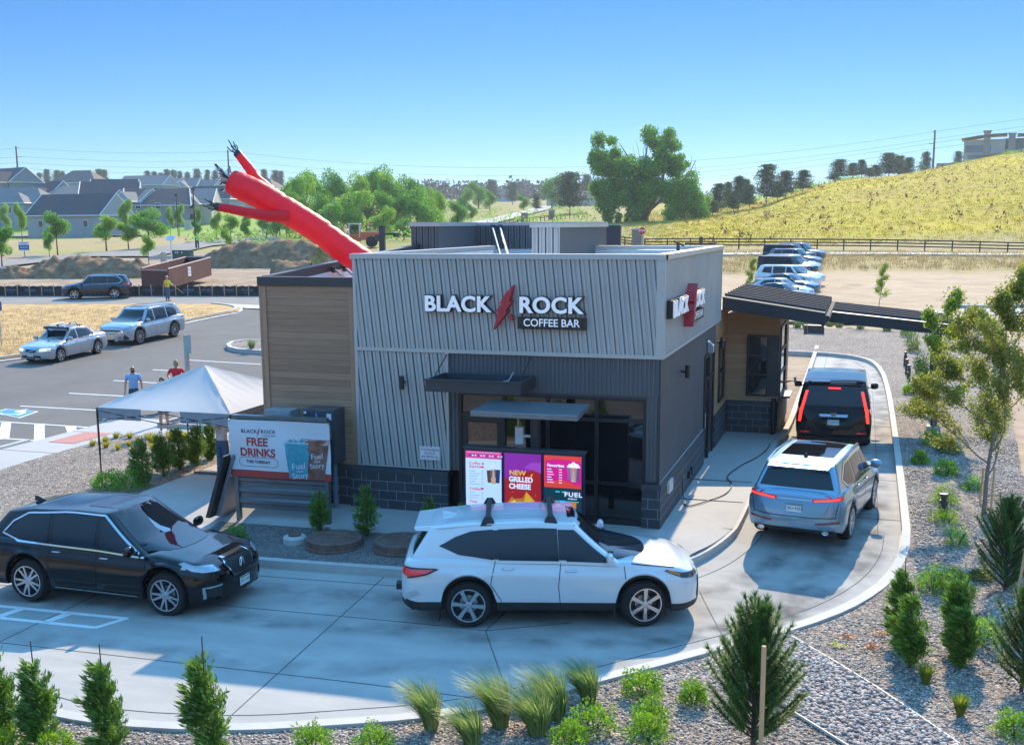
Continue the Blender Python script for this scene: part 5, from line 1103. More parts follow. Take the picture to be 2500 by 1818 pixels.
# ---- black full-size SUV at the window
def esc_extra(t, sk, g):
 hl = g['hl']
 for s_ in (1, -1):
  b = MB(); b.add([(-hl+.035, s_*.94, .82), (-hl+.035, s_*.87, .82), (-hl+.02, s_*.80, 1.0), (-hl+.17, s_*.70, 1.62), (-hl+.17, s_*.765, 1.62), (-hl+.035, s_*.90, 1.05)], [(0, 1, 2, 3, 4, 5)] if s_ < 0 else [(5, 4, 3, 2, 1, 0)], REDON)
  b.v = []; b.f = []; b.m = []; sk.patch(b, 'B', dense2([(s_*.86, .82), (s_*.93, .82), (s_*.90, 1.12), (s_*.76, 1.66), (s_*.69, 1.66), (s_*.82, 1.12)]), REDON, .02, .05); b.build('tail_light', parent=t, smooth=True, recalc=False)
  b = MB(); sk.patch(b, 'B', dense2([(s_*.62, .52), (s_*.86, .52), (s_*.86, .56), (s_*.62, .56)]), REDL, .014, .08); b.build('reflector', parent=t, recalc=False)
  b = MB(); b.tube([(-1.3, s_*.64, 1.86), (.9, s_*.66, 1.86)], .02, 6, PLAST); b.build('roof_rail', parent=t)
 b = MB(); sk.line(b, 'B', [(-.16, 1.735), (.16, 1.735)], .035, REDON, .05); b.build('brake_lamp', parent=t, recalc=False)
 b = MB(); sk.patch(b, 'B', dense2([(-.38, 1.04), (.38, 1.04), (.36, .97), (-.36, .97)]), CHROME, .01, .1); b.build('tailgate_trim', parent=t, recalc=False)
 p = sk.hit('B', 0, 1.0, 0); b = MB(); b.prism([(-.09, .05), (.09, .05), (.05, -.045), (-.05, -.045)], 0, .02, CHROME, lambda a, c_, h: (p.x-.02-h, a, 1.03+c_)); b.build('emblem', parent=t)
 p = sk.hit('B', 0, .83, 0); plate(t, p.x-.02, 0, .83, -1, 'NUGENTS', .075)
 zr = g['roof'](-hl+.4); b = MB(); b.add([(-hl+.5, -.72, zr+.03), (-hl+.5, .72, zr+.03), (-hl+.13, .7, zr-.01), (-hl+.13, -.7, zr-.01), (-hl+.2, .7, zr-.05), (-hl+.2, -.7, zr-.05)], [(0, 1, 2, 3), (3, 2, 4, 5)], BLK); b.build('spoiler', parent=t, bevel=.02)
 b = MB(); sk.patch(b, 'B', dense2([(-.85, .3), (.85, .3), (.88, .45), (-.88, .45)]), PLAST, .01, .1); b.build('rear_valance', parent=t, smooth=True, recalc=False)
q = suv(5.35, 2.04, 1.93, 3.07, .40, fo=.95, belt0=1.2, belt1=1.27, hood=1.24, paint=BLK, wheel='twin', spokes=10, trimmat=CHROME, rr=-2.45, rg=-2.62, rw=.80, bw=.95, rglass=(1.28, 1.72), wst=.95, cowl=1.5, taper=-3, sill=.3, rl=.28,
 top=[(-2.675, .60), (-2.65, .9), (-2.6, 1.2), (-2.3, 1.27), (1.1, 1.2), (1.35, 1.22), (2.2, 1.14), (2.5, 1.0), (2.62, .85), (2.675, .7)], roof=[(-2.6, 1.84), (-1.8, 1.885), (-.3, 1.89), (.7, 1.87), (1.3, 1.76)],
 panes=[[(1.25, .08), (.45, .07), (.42, .86), (.85, .87)], [(.35, .07), (-.6, .08), (-.62, .86), (.33, .88)], [(-.7, .08), (-2.2, .1), (-2.25, .84), (-.72, .86)]],
 dlo=[(1.35, .03), (-2.3, .04), (-2.35, .92), (.85, .95)], seams=[[(.4, 1.2), (.38, .3)], [(-.65, 1.2), (-.7, .7), (-.5, .4)]], handles=[(.5, 1.08), (-.5, 1.08)], mirror=(1.15, 1.3), extra=[esc_extra])
c = car(q, 'black_full_size_suv', 'large black SUV with tall red tail lights stopped at the drive-through window', cat='SUV'); c.name = 'black_full_size_suv'
put(c, 3.08, 10.95+3.07-(2.675-.95), 90.6)
# ---- silver sedan with roof rack
def vol_extra(t, sk, g):
 hl = g['hl']
 for s_ in (1, -1):
  sd = 'R' if s_ < 0 else 'L'
  b = MB(); sk.patch(b, 'F', dense2([(s_*.42, .58), (s_*.42, .69), (s_*.82, .72), (s_*.82, .60)]), mat('lit_headlamp', (.8, .75, .62), .1, emit=.5), .014, .06); sk.patch(b, sd, dense2([(hl-.14, .6), (hl-.14, .7), (hl-.42, .73), (hl-.36, .63)]), LENS, .012, .06); b.build('headlight', parent=t, smooth=True, recalc=False)
  b = MB(); sk.patch(b, 'B', dense2([(s_*.6, .62), (s_*.84, .62), (s_*.84, .92), (s_*.66, .92)]), REDL, .014, .06); sk.patch(b, sd, dense2([(-hl+.03, .68), (-hl+.22, .7), (-hl+.2, .9), (-hl+.03, .9)]), REDL, .012, .06); b.build('tail_light', parent=t, smooth=True, recalc=False)
 gr = [(-.27, .52), (.27, .52), (.3, .68), (-.3, .68)]; b = MB(); sk.patch(b, 'F', dense2(gr), PLAST, .012, .06); o = b.build('grille', parent=t, recalc=False); b = MB(); sk.line(b, 'F', gr+[gr[0]], .02, CHROME, .02); sk.line(b, 'F', [(-.26, .53), (.26, .67)], .02, CHROME, .022); b.build('emblem', parent=o, recalc=False)
 b = MB(); sk.patch(b, 'F', dense2([(-.5, .3), (.5, .3), (.48, .4), (-.48, .4)]), PLAST, .012, .08); b.build('air_intake', parent=t, recalc=False); plate(t, hl+.02, 0, .44, 1, '4V8·303')
 for x in (.35, -.45): 
  z = g['roof'](x); b = MB(); b.tube([(x, -.75, z+.1), (x, .75, z+.1)], .02, 8, GALV)
  for s_ in (1, -1): b.box((x-.05, s_*.58-.03, z-.04), (x+.05, s_*.58+.03, z+.1), PLAST)
  b.build('roof_bar', parent=t)
 z = g['roof'](.35); b = MB(); b.add([(.42, -.6, z+.02), (.42, .6, z+.02), (.5, .58, z+.14), (.5, -.58, z+.14), (.60, -.6, z+.03), (.60, .6, z+.03)], [(0, 1, 2, 3), (3, 2, 5, 4), (0, 4, 5, 1)], PLAST); b.build('wind_fairing', parent=t, bevel=.01)
 z = g['roof'](0); b = MB(); b.tube([(.5, -.35, z+.16), (-.65, -.35, z+.16)], .03, 6, GALV); b.tube([(.5, .3, z+.16), (-.65, .3, z+.16)], .03, 6, GALV); b.tube([(.2, .45, z+.12), (.0, .5, z+.25), (-.3, .5, z+.25), (-.5, .45, z+.12)], .02, 6, PLAST); b.build('ski_rack', parent=t)
hl = 4.60/2
q = dict(L=4.6, W=1.81, H=1.43, wb=2.72, r=.325, fo=.93, sill=.2, top=[(-hl, .5), (-hl+.03, .8), (-hl+.1, .94), (-hl+.5, .99), (-1.3, .99), (1.0, .93), (1.2, .90), (1.8, .82), (2.1, .74), (2.25, .62), (2.3, .48)], belt=[(-2.0, .97), (0, .95), (1.1, .93)], roof=[(-1.9, 1.05), (-1.4, 1.26), (-.8, 1.385), (-.2, 1.41), (.4, 1.37), (.8, 1.25), (1.2, 1.1)],
 cowl=1.12, wst=.35, rr=-1.15, rg=-1.85, rglass=(1.02, 1.28), bw=.88, rw=.68, paint=SIL, wheel='star', spokes=7, fl=.8, rl=.5, taper=-.6,
 panes=[[(.85, .1), (.0, .08), (-.02, .86), (.3, .86)], [(-.08, .08), (-.85, .1), (-1.08, .35), (-.85, .8), (-.1, .87)], [(-.92, .12), (-1.3, .3), (-.95, .76), (-.9, .78), (-1.12, .35)]],
 dlo=[(.95, .04), (-.85, .05), (-1.2, .2), (-1.1, .7), (-.8, .92), (.3, .95)], trimmat=PLAST, seams=[[(.95, .9), (.97, .5), (.85, .25)], [(-.05, .92), (-.08, .25)], [(-.88, .93), (-.95, .7), (-.75, .4)]], handles=[(.1, .8), (-.72, .82)], mirror=(.72, .98), archmat=SIL, extra=[vol_extra])
c = car(q, 'silver_sedan', 'silver sedan with roof rack and lit headlamps leading the queue at left', cat='sedan'); c.name = 'silver_sedan'
A, B = P(497*.9072/3.298, (700+607/3.298)*.9072), P(795*.9072/3.298, (700+540/3.298)*.9072)
def aim(c, A, B, W, wb, fo, L, side=1, z=None):
 "A front wheel contact, B rear wheel contact on one side of the car (side=1: its left side)"
 h = Vector((A.x-B.x, A.y-B.y)).normalized(); n = Vector((h.y, -h.x))*side; m_ = Vector(((A.x+B.x)/2, (A.y+B.y)/2))+n*(W/2-.03)+h*(L/2-fo-wb/2)*-1
 # centre of the wheelbase lies (L/2-fo-wb/2) ahead of the car centre
 c.rotation_euler = (0, 0, math.atan2(h.y, h.x)); c.location = (m_.x, m_.y, RH(m_.x, m_.y))
 za, zb_ = RH(A.x, A.y), RH(B.x, B.y); c.rotation_euler[1] = -math.atan2(za-zb_, (A-B).length) if False else math.atan2(zb_-za, math.dist((A.x, A.y), (B.x, B.y)))
 c.rotation_mode = 'XYZ'
aim(c, A, B, 1.81, 2.72, .93, 4.6, 1)
# ---- pale grey SUV behind it
def lx_extra(t, sk, g):
 hl = g['hl']
 for s_ in (1, -1):
  sd = 'R' if s_ < 0 else 'L'
  b = MB(); sk.patch(b, 'F', dense2([(s_*.5, .84), (s_*.9, .92), (s_*.9, .86), (s_*.6, .78)]), LENS, .014, .06); sk.patch(b, sd, dense2([(hl-.16, .86), (hl-.6, .95), (hl-.6, .93), (hl-.2, .8)]), LENS, .012, .06); b.build('headlight', parent=t, smooth=True, recalc=False)
  b = MB(); sk.patch(b, 'F', dense2([(s_*.62, .35), (s_*.68, .6), (s_*.86, .42), (s_*.84, .32)]), PLAST, .012, .06); b.build('air_intake', parent=t, recalc=False)
  b = MB(); sk.patch(b, sd, dense2([(-hl+.03, .95), (-hl+.45, 1.04), (-hl+.4, 1.08), (-hl+.03, 1.05)]), REDL, .012, .06); b.build('tail_light', parent=t, smooth=True, recalc=False)
 b = MB(); sk.patch(b, 'F', dense2([(-.5, .8), (.5, .8), (.52, .74), (-.52, .74)]), PLAST, .012, .08)
 for z in (.68, .6, .52, .44): sk.line(b, 'F', [(-.52, z), (.52, z)], .035, CHROME, .014)
 b.build('grille', parent=t, recalc=False); plate(t, hl+.02, 0, .56, 1, 'BKR·614')
 b = MB(); sk.patch(b, 'T', dense2([(.45, -.4), (.45, .4), (-.1, .42), (-.1, -.42)]), mat('black_glass', (.006, .006, .008), .04), .008, .12); b.build('sunroof', parent=t, smooth=True, recalc=False)
q = suv(5.08, 1.99, 1.78, 2.95, .405, fo=.98, belt0=1.1, belt1=1.17, hood=1.14, paint=SG, wheel='dark', spokes=10, trimmat=PLAST,
 panes=[[(1.1, .08), (.25, .07), (.22, .86), (.58, .87), (.82, .6)], [(.15, .07), (-.85, .08), (-.87, .86), (.13, .88)], [(-.95, .08), (-1.75, .12), (-1.85, .5), (-1.6, .8), (-.97, .86)]],
 dlo=[(1.18, .03), (-1.8, .05), (-2.0, .5), (-1.65, .92), (.55, .95), (.88, .66)], seams=[[(1.15, 1.05), (1.18, .6), (1.05, .3)], [(.18, 1.1), (.15, .28)], [(-.9, 1.12), (-.95, .75), (-.75, .4)]], handles=[(.35, .97), (-.7, 1.0)], mirror=(.98, 1.15),
 tubes=[([(-1.8, .70, 1.72), (-1.0, .715, 1.79), (.1, .71, 1.79), (.5, .69, 1.73)], .018, PLAST, 'roof_rail')], extra=[lx_extra])
c = car(q, 'pale_grey_suv', 'pale grey SUV with slatted grille behind the silver sedan', cat='SUV'); c.name = 'pale_grey_suv'
A, B = P(1145*.9072/3.298, (700+462/3.298)*.9072), P(1402*.9072/3.298, (700+408/3.298)*.9072); aim(c, A, B, 1.99, 2.95, .98, 5.08, 1)
# ---- dark SUV on the access road, pointing left
def pil_extra(t, sk, g):
 hl = g['hl']
 for s_ in (1, -1):
  sd = 'R' if s_ < 0 else 'L'
  b = MB(); sk.patch(b, sd, dense2([(-hl+.03, .98), (-hl+.55, 1.06), (-hl+.45, 1.14), (-hl+.03, 1.12)]), REDL, .012, .06); sk.patch(b, 'B', dense2([(s_*.5, .98), (s_*.9, .96), (s_*.9, 1.13), (s_*.55, 1.1)]), REDL, .014, .06); b.build('tail_light', parent=t, smooth=True, recalc=False)
  b = MB(); sk.patch(b, sd, dense2([(hl-.16, .86), (hl-.6, .95), (hl-.2, .8)]), LENS, .012, .06); b.build('headlight', parent=t, smooth=True, recalc=False)
 b = MB(); sk.line(b, 'B', [(-.6, .42), (.6, .42)], .05, CHROME, .014); b.build('bumper_trim', parent=t, recalc=False); plate(t, -hl-.02, 0, .9, -1, 'KCT·72')
q = suv(4.95, 1.99, 1.77, 2.82, .39, fo=1.0, belt0=1.1, belt1=1.17, hood=1.12, paint=NAVY, wheel='star', spokes=5, archmat=NAVY,
 panes=[[(1.05, .08), (.22, .07), (.2, .86), (.55, .87), (.8, .6)], [(.14, .07), (-.82, .08), (-.84, .86), (.12, .88)], [(-.92, .08), (-1.65, .15), (-1.8, .45), (-1.5, .8), (-.94, .86)]],
 dlo=[(1.12, .03), (-1.7, .06), (-1.92, .42), (-1.55, .92), (.5, .95), (.85, .66)], seams=[[(.16, 1.08), (.13, .28)], [(-.87, 1.12), (-.9, .75), (-.7, .4)]], handles=[(.3, .97), (-.7, 1.0)], mirror=(.95, 1.12),
 tubes=[([(-1.6, .70, 1.73), (-.9, .715, 1.79), (.1, .71, 1.79), (.4, .69, 1.73)], .022, GALV, 'roof_rail')], extra=[pil_extra])
c = car(q, 'dark_suv', 'dark navy SUV driving left on the access road beside the silt fence', cat='SUV'); c.name = 'dark_suv'
A, B = P(683/3.544*.9072, (340+1390/3.544)*.9072), P(958/3.544*.9072, (340+1384/3.544)*.9072); aim(c, A, B, 1.99, 2.82, 1.0, 4.95, 1)
# ---- simple far vehicles
q_suv = suv(4.85, 1.92, 1.74, 2.8, .37, fo=.95, belt0=1.08, belt1=1.15, hood=1.08, detail=False, step=.09, wheel='star', spokes=6,
 panes=[[(1.1, .08), (.2, .07), (.18, .86), (.6, .86)], [(.12, .07), (-.85, .08), (-.87, .86), (.1, .86)], [(-.95, .08), (-1.75, .15), (-1.6, .8), (-.97, .84)]], mirror=(.95, 1.12))
q_car = dict(L=4.7, W=1.85, H=1.44, wb=2.78, r=.335, fo=.93, sill=.2, step=.09, detail=False, top=[(-2.35, .5), (-2.3, .84), (-2.2, .97), (-1.3, 1.0), (1.0, .93), (1.2, .90), (1.8, .80), (2.15, .70), (2.3, .6), (2.35, .45)], belt=[(-2.0, .97), (0, .95), (1.1, .93)], roof=[(-2.0, 1.04), (-1.4, 1.24), (-.8, 1.36), (-.1, 1.40), (.4, 1.36), (.8, 1.24), (1.2, 1.08)],
 cowl=1.2, wst=.4, rr=-1.1, rg=-1.95, rglass=(1.02, 1.28), bw=.88, rw=.66, wheel='star', spokes=7, fl=.8, rl=.5, taper=-.6, panes=[[(.85, .1), (.0, .08), (-.02, .84), (.3, .84)], [(-.08, .08), (-.95, .1), (-1.15, .3), (-.85, .78), (-.1, .85)]], mirror=(.75, .98))
FC = {'navy blue': (.012, .03, .06), 'silver': (.40, .41, .43), 'blue grey': (.05, .085, .13), 'white': (.62, .63, .64), 'black': (.008, .008, .01), 'slate': (.09, .11, .14)}
rowspec = [  # kind, colour, survey column of the middle, distance, note
 ('car', 'navy blue', 1729, 73, 'nearest car of the row parked on the dirt lot'), ('car', 'silver', 1726, 76.2, 'second car of the row on the dirt lot'), ('car', 'blue grey', 1744, 79.4, 'third car of the row on the dirt lot'),
 ('suv', 'white', 1745, 82.6, 'with a dark windscreen, fourth of the row on the dirt lot'), ('car', 'white', 1760, 85.8, 'low and fifth of the row on the dirt lot'), ('jeep', 'black', 1744, 89, 'boxy and sixth of the row on the dirt lot'),
 ('suv', 'silver', 1752, 92.4, 'seventh of the row on the dirt lot'), ('car', 'silver', 1758, 95.6, 'eighth of the row on the dirt lot'), ('suv', 'slate', 1760, 99, 'ninth of the row on the dirt lot'), ('jeep', 'black', 1748, 103, 'tall and tenth of the row, with its rear towards the shop'), ('suv', 'blue grey', 1772, 107.5, 'farthest of the row by the pale footpath')]
def boxy(q):
 q = dict(q); hl = q['L']/2; q['H'] = 1.88; q['top'] = [(-hl, .7), (-hl+.03, 1.1), (-hl+.1, 1.2), (.9, 1.2), (1.1, 1.2), (2.1, 1.12), (hl-.08, 1.05), (hl, .8)]; q['belt'] = [(-hl, 1.22), (1.1, 1.2)]; q['roof'] = [(-hl, 1.84), (1., 1.84)]; q['wst'] = .75; q['cowl'] = 1.15; q['rr'] = -hl+.12; q['rg'] = -hl+.05; q['rglass'] = (1.28, 1.72); q['rw'] = .84; return q
for kind, col, u, D, note in rowspec:
 qq = dict(q_car if kind == 'car' else q_suv); qq = boxy(qq) if kind == 'jeep' else qq; qq['paint'] = paint(col.replace(' ', '_')+'_car_paint', FC[col], .5, .2)
 nm = {'car': 'sedan', 'suv': 'SUV', 'jeep': 'off-roader'}[kind]; c = car(qq, 'parked_car', '%s %s %s' % (col, nm, note), 'cars parked in a row on the dirt lot', cat='car'); p = G(u, D); put(c, p.x, p.y, -22+random.Random(D).uniform(-2, 2))
qq = dict(q_suv); qq['paint'] = paint('white_car_paint', FC['white'], .2, .2); c = car(qq, 'white_suv', 'white SUV driving through the village street before the long grey house', cat='SUV'); p = G(176, 262); put(c, p.x, p.y, 168); c.scale = (1.05,)*3
# ================================================================ menu board
mb_ = thing('menu_board', 'three glowing drive-through menu screens in a dark frame before the glass front', 'menu board', (-2.23, -2.0, 0))
SC = {}
def glow(n, c, e=.3):
 k = 'screen_'+n
 if k not in SC: SC[k] = mat(k, c, .35, var=.03, scale=3, emit=e)
 return SC[k]
b = MB(); b.box((-1.17, .0, .28), (1.17, .16, 1.88), mat('screen_frame', (.012, .016, .06), .3)); b.box((-1.2, -.03, 1.86), (1.2, .2, 1.9), TRIMD); b.build('frame', parent=mb_)
for x in (-.8, .8): b = MB(); b.box((x-.06, .04, -.6), (x+.06, .14, .3), BLACK); b.build('post', parent=mb_)
def screen(x0, x1, draw):
 o = MB(); o.box((x0, -.012, .36), (x1, .0, 1.82), BLACK); r = o.build('screen', parent=mb_); b = MB(); M = MF((x0, -.014, .36))@Matrix.Diagonal(((x1-x0)/.6, 1, 1, 1)); draw(b, M, .6, 1.46); b.build('screen_picture', parent=r, recalc=False)
def cup(b, M, x, y, w_, h, c, lid=None, h0=.004):
 flat(b, M, [(x-w_*.36, y), (x+w_*.36, y), (x+w_*.5, y+h), (x-w_*.5, y+h)], c, h0)
 if lid: flat(b, M, [(x-w_*.54, y+h*.94), (x+w_*.54, y+h*.94), (x+w_*.45, y+h*1.06), (x+w_*.15, y+h*1.25), (x-w_*.15, y+h*1.25), (x-w_*.45, y+h*1.06)], lid, h0+.001)
def scr1(b, M, W, H_):
 wh = glow('white', (.62, .74, .86)); pk = glow('pink', (.75, .05, .25)); nv = glow('navy', (.02, .03, .12)); rd = glow('red', (.7, .03, .06)); gy = glow('grey', (.30, .38, .48), .3)
 flat(b, M, rect(0, 0, W, H_), wh, 0); flat(b, M, rect(0, H_-.14, W, H_), pk, .001); flat(b, M, rect(.02, H_-.03, W-.02, H_-.022), wh, .002)
 for i in range(13): x = .06+i*.048; flat(b, M, rect(x, H_-.1, x+.026, H_-.072), (wh if i % 3 else nv), .002)
 for s, y in (('Coffee &', 1.22), ('Espresso', 1.16), ('Chillers', .72), ('Teas', .47)): txt(b, M, s, .06, y, .07, rd, .003, off=.001, align='LEFT')
 for y0, n in ((1.06, 6), (.64, 3), (.40, 8)):
  for i in range(n): y = y0-i*.05; flat(b, M, rect(.06, y, .12+.05*((i*7) % 4)*.5+.04, y+.012), gy, .002); flat(b, M, rect(.26, y, .3, y+.012), gy, .002)
 for y in (1.14, .72, .33): flat(b, M, rect(.25, y, .305, y+.03), rd, .002)
 br = glow('brown', (.10, .05, .04)); tn_ = glow('tan', (.55, .42, .34)); am = glow('latte', (.6, .36, .2))
 cup(b, M, .405, .86, .1, .24, br); cup(b, M, .53, .86, .1, .26, nv); cup(b, M, .465, .84, .105, .3, tn_, glow('lid', (.75, .72, .72))); flat(b, M, [(.43, .85), (.5, .85), (.508, .96), (.424, .96)], am, .006)
 cup(b, M, .44, .22, .09, .22, tn_, wh); cup(b, M, .53, .22, .09, .22, br, wh); flat(b, M, rect(.42, .0, .47, .08), glow('lime', (.2, .5, .05)), .003); flat(b, M, rect(.48, .01, .56, .06), pk, .003)
def scr2(b, M, W, H_):
 mg = glow('magenta', (.32, .01, .13)); rd = glow('deep_red', (.42, .012, .015)); pu = glow('purple', (.28, .02, .30)); ye = glow('yellow', (.95, .5, .05)); wh = glow('white2', (.85, .85, .9)); ch = glow('cheese', (.85, .42, .02)); ch2 = glow('toast', (.55, .2, .02)); ch3 = glow('cheese_light', (.98, .66, .12))
 flat(b, M, rect(0, 0, W, H_), rd, 0); flat(b, M, [(0, .95), (.3, 1.1), (W, 1.2), (W, H_), (0, H_)], pu, .001); flat(b, M, [(0, 0), (W, 0), (W, .2), (.3, .1), (0, .3)], mg, .001); flat(b, M, [(.33, 1.2), (.6, 1.1), (W, 1.16), (W, 1.3), (.45, 1.3)], glow('violet', (.4, .06, .42)), .002)
 txt(b, M, 'NEW', .08, 1.08, .13, ye, .004, off=.004, align='LEFT', sx=.9); txt(b, M, 'GRILLED', .075, .955, .135, wh, .004, off=.006, align='LEFT', sx=.76); txt(b, M, 'CHEESE', .075, .82, .135, wh, .004, off=.006, align='LEFT', sx=.78)
 flat(b, M, [(.04, .22), (.30, .02), (.45, .02), (.52, .3), (.58, .46), (.36, .74), (.3, .6), (.16, .58), (.12, .62), (.06, .52)], ch2, .003)
 flat(b, M, [(.06, .25), (.3, .05), (.38, .1), (.3, .35), (.17, .56), (.08, .5)], ch3, .005); flat(b, M, [(.32, .52), (.36, .72), (.56, .47), (.5, .3), (.42, .1), (.34, .2), (.3, .4)], ch, .005); flat(b, M, [(.3, .2), (.34, .3), (.33, .1), (.38, .02), (.32, .02)], glow('cream', (.95, .8, .5)), .006)
 flat(b, M, [(.44, .98), (.47, 1.1), (.45, 1.07), (.42, 1.05), (.44, 1.04)], ye, .004)
 for x, y in ((.13, .7), (.5, .66), (.56, .22)): flat(b, M, rect(x, y, x+.016, y+.016), glow('orange', (.95, .3, .05)), .004)
 txt(b, M, 'KRAFT', .36, .0, .06, wh, .004, off=.003)
def scr3(b, M, W, H_):
 rd = glow('bright_red', (.85, .06, .04)); pk = glow('hot_pink', (.75, .01, .22)); wh = glow('white', (.62, .74, .86)); dk = glow('dark_green', (.005, .045, .06)); te = glow('teal', (.08, .5, .48)); w2 = glow('white2', (.85, .85, .9))
 flat(b, M, rect(0, 0, W, H_), wh, 0); flat(b, M, rect(0, .85, W, H_), rd, .001); flat(b, M, [(.02, .95), (.3, 1.0), (W, .9), (W, 1.36), (.2, 1.4), (.02, 1.36)], pk, .002); flat(b, M, rect(0, .36, W, .85), dk, .001); flat(b, M, rect(0, .32, W, .37), te, .002)
 txt(b, M, 'Favorites', .05, 1.27, .075, w2, .004, off=.003, align='LEFT')
 for i in range(6): y = 1.19-i*.05; flat(b, M, rect(.05, y, .12+.02*(i % 3), y+.016), w2, .003); flat(b, M, rect(.24, y, .29, y+.016), w2, .003)
 cup(b, M, .42, 1.02, .1, .24, glow('berry', (.3, .12, .3)), w2); cup(b, M, .53, 1.0, .1, .26, glow('plum', (.2, .06, .2)), w2); cup(b, M, .475, .98, .11, .3, glow('tan', (.55, .42, .34)), w2)
 txt(b, M, 'FUEL', .47, .73, .115, w2, .004, off=.005, space=1.2); txt(b, M, 'ENERGY', .46, .65, .04, w2, .004, off=.001)
 for x in (.22, .32): flat(b, M, rect(x-.035, .76, x+.035, .79), te, .003)
 for x in (.04, .18, .32, .44): flat(b, M, rect(x, .585, x+.12, .605), te, .003)
 for i, c_ in enumerate(((.05, .42, .28), (.8, .14, .02), (.08, .5, .8), (.6, .2, .45), (.85, .2, .03))): cup(b, M, .12+i*.09, .38, .088, .2+.03*(i == 2), glow('drink%d' % i, c_), te if i == 0 else None)
 txt(b, M, 'All-Day Breakfast', .29, .24, .055, glow('red', (.7, .03, .06)), .004, off=.001)
 for i in range(4): flat(b, M, rect(.05, .17-i*.04, .5, .178-i*.04), glow('grey', (.30, .38, .48), .3), .003)
screen(-1.14, -.42, scr1); screen(-.36, .36, scr2); screen(.42, 1.14, scr3)
# ================================================================ banner hung on a corrugated screen
bx = thing('corrugated_screen', 'low corrugated steel screen wall carrying the free drinks banner', 'screen wall', (-7.87, -1.05, .05)); 
bx.rotation_euler = (0, 0, math.radians(2.5))
STL = mat('steel_screen', (.17, .19, .205), .4, metal=.55, var=.12, scale=2)
b = MB(); n = 12; z0, z1 = .02, 1.98; prof = []
p_ = .24; k = 0; z = z0
while z < z1: prof += [(z, 0), (z+.10, 0), (z+.125, .04), (z+.20, .04)]; z += p_
prof.append((z1, 0)); vs = []
for x in (-1.02, 1.0): vs += [(x, -h, zz) for zz, h in prof if zz <= z1+.001]
kk = len(vs)//2; b.add(vs, [(i, i+1, kk+i+1, kk+i) for i in range(kk-1)], STL); b.build('corrugated_sheet', parent=bx)
for x in (-1.06, 1.04): b = MB(); b.box((x-.04, -.06, -.25), (x+.04, .06, 2.02), STL); b.build('post', parent=bx)
b = MB(); b.box((-1.1, -.08, 1.99), (1.08, .08, 2.06), mat('screen_cap', (.10, .14, .15), .4, metal=.4)); b.build('top_rail', parent=bx)
bn = thing('banner', 'white vinyl banner reading FREE DRINKS THIS TUESDAY hung on the corrugated screen', 'banner', (-7.87, -1.14, .05)); bn.rotation_euler = (0, 0, math.radians(2.5))
BW = mat('banner_white', (.60, .64, .68), .5, var=.03, scale=2); BR = mat('banner_red', (.42, .045, .04), .5, var=.1, scale=5); INK = mat('banner_ink', (.012, .03, .06), .5)
def bz(x, z): return .018*math.sin(x*3.1+z*2)+.012*math.sin(z*6+x*1.7)+.02*max(0, abs(x)-.8)*math.sin(z*9)
def conf(b, h):      # push a flat picture onto the rippled cloth
 b.v = [(v[0], v[1]-bz(v[0], v[2])-h, v[2]) for v in b.v]
b = MB(); nx, nz = 40, 24; Wb = 1.17
for i in range(nx+1):
 for j in range(nz+1): x = -1.15+2.32*i/nx; z = .73+1.24*j/nz; x2 = x-.03*(abs(math.sin(j*.5)))*(i == 0); b.v.append((x2, -bz(x, z), z))
b.f = [(i*(nz+1)+j, (i+1)*(nz+1)+j, (i+1)*(nz+1)+j+1, i*(nz+1)+j+1) for i in range(nx) for j in range(nz)]; b.m = [BR if j < 3 else BW for i in range(nx) for j in range(nz)]
cl_ = b.build('cloth', parent=bn, smooth=True)
b = MB(); M = MF((0, 0, 0))
txt(b, M, 'BLACK', -.68, 1.73, .105, INK, 0, off=.002, sx=1.05, space=1.15); txt(b, M, 'ROCK', -.24, 1.73, .105, INK, 0, off=.002, sx=1.05, space=1.15); txt(b, M, 'COFFEE BAR', -.22, 1.645, .05, INK, 0, space=1.1)
flat(b, M, [(-.50+a*.00075, 1.62+c*.0009) for a, c in BOLT], BR, 0)
txt(b, M, 'FREE', -.50, 1.50, .245, BR, 0, off=.008); txt(b, M, 'DRINKS', -.50, 1.27, .245, BR, 0, off=.008, sx=.98); txt(b, M, 'THIS TUESDAY', -.50, 1.07, .09, INK, 0, off=.003, sx=.9, space=1.1)
x0, x1, za, zb_ = -.96, -.03, .97, 1.165; rr_ = (zb_-za)/2; pts = [(x1-rr_+rr_*math.cos(a), (za+zb_)/2+rr_*math.sin(a)) for a in [-PI/2+PI*i/8 for i in range(9)]]+[(x0+rr_+rr_*math.cos(a), (za+zb_)/2+rr_*math.sin(a)) for a in [PI/2+PI*i/8 for i in range(9)]]
pts.append(pts[0])
for p, q_ in zip(pts, pts[1:]):
 d = Vector((q_[0]-p[0], q_[1]-p[1])); n = max(1, int(d.length/.08)); nn = Vector((-d.y, d.x)).normalized()*.004
 for i in range(n): A = Vector(p)+d*i/n; B = Vector(p)+d*(i+1)/n; flat(b, M, [tuple(A-nn), tuple(B-nn), tuple(B+nn), tuple(A+nn)], INK, 0)
conf(b, .006); b.build('lettering', parent=cl_, recalc=False)
b = MB(); TL = mat('banner_teal', (.05, .30, .38), .4, var=.25, scale=9); CF = mat('banner_coffee', (.10, .04, .03), .4, var=.5, scale=5, col2=(.35, .17, .12)); LT = mat('banner_foam', (.5, .36, .32), .5, var=.2, scale=8)
def cup2(x, y, w0, w1, h, c, hh):
 for i in range(6): a0, a1 = i/6, (i+1)/6; wa, wb = w0+(w1-w0)*a0, w0+(w1-w0)*a1; flat(b, M, [(x-wa/2, y+h*a0), (x+wa/2, y+h*a0), (x+wb/2, y+h*a1), (x-wb/2, y+h*a1)], c, hh)
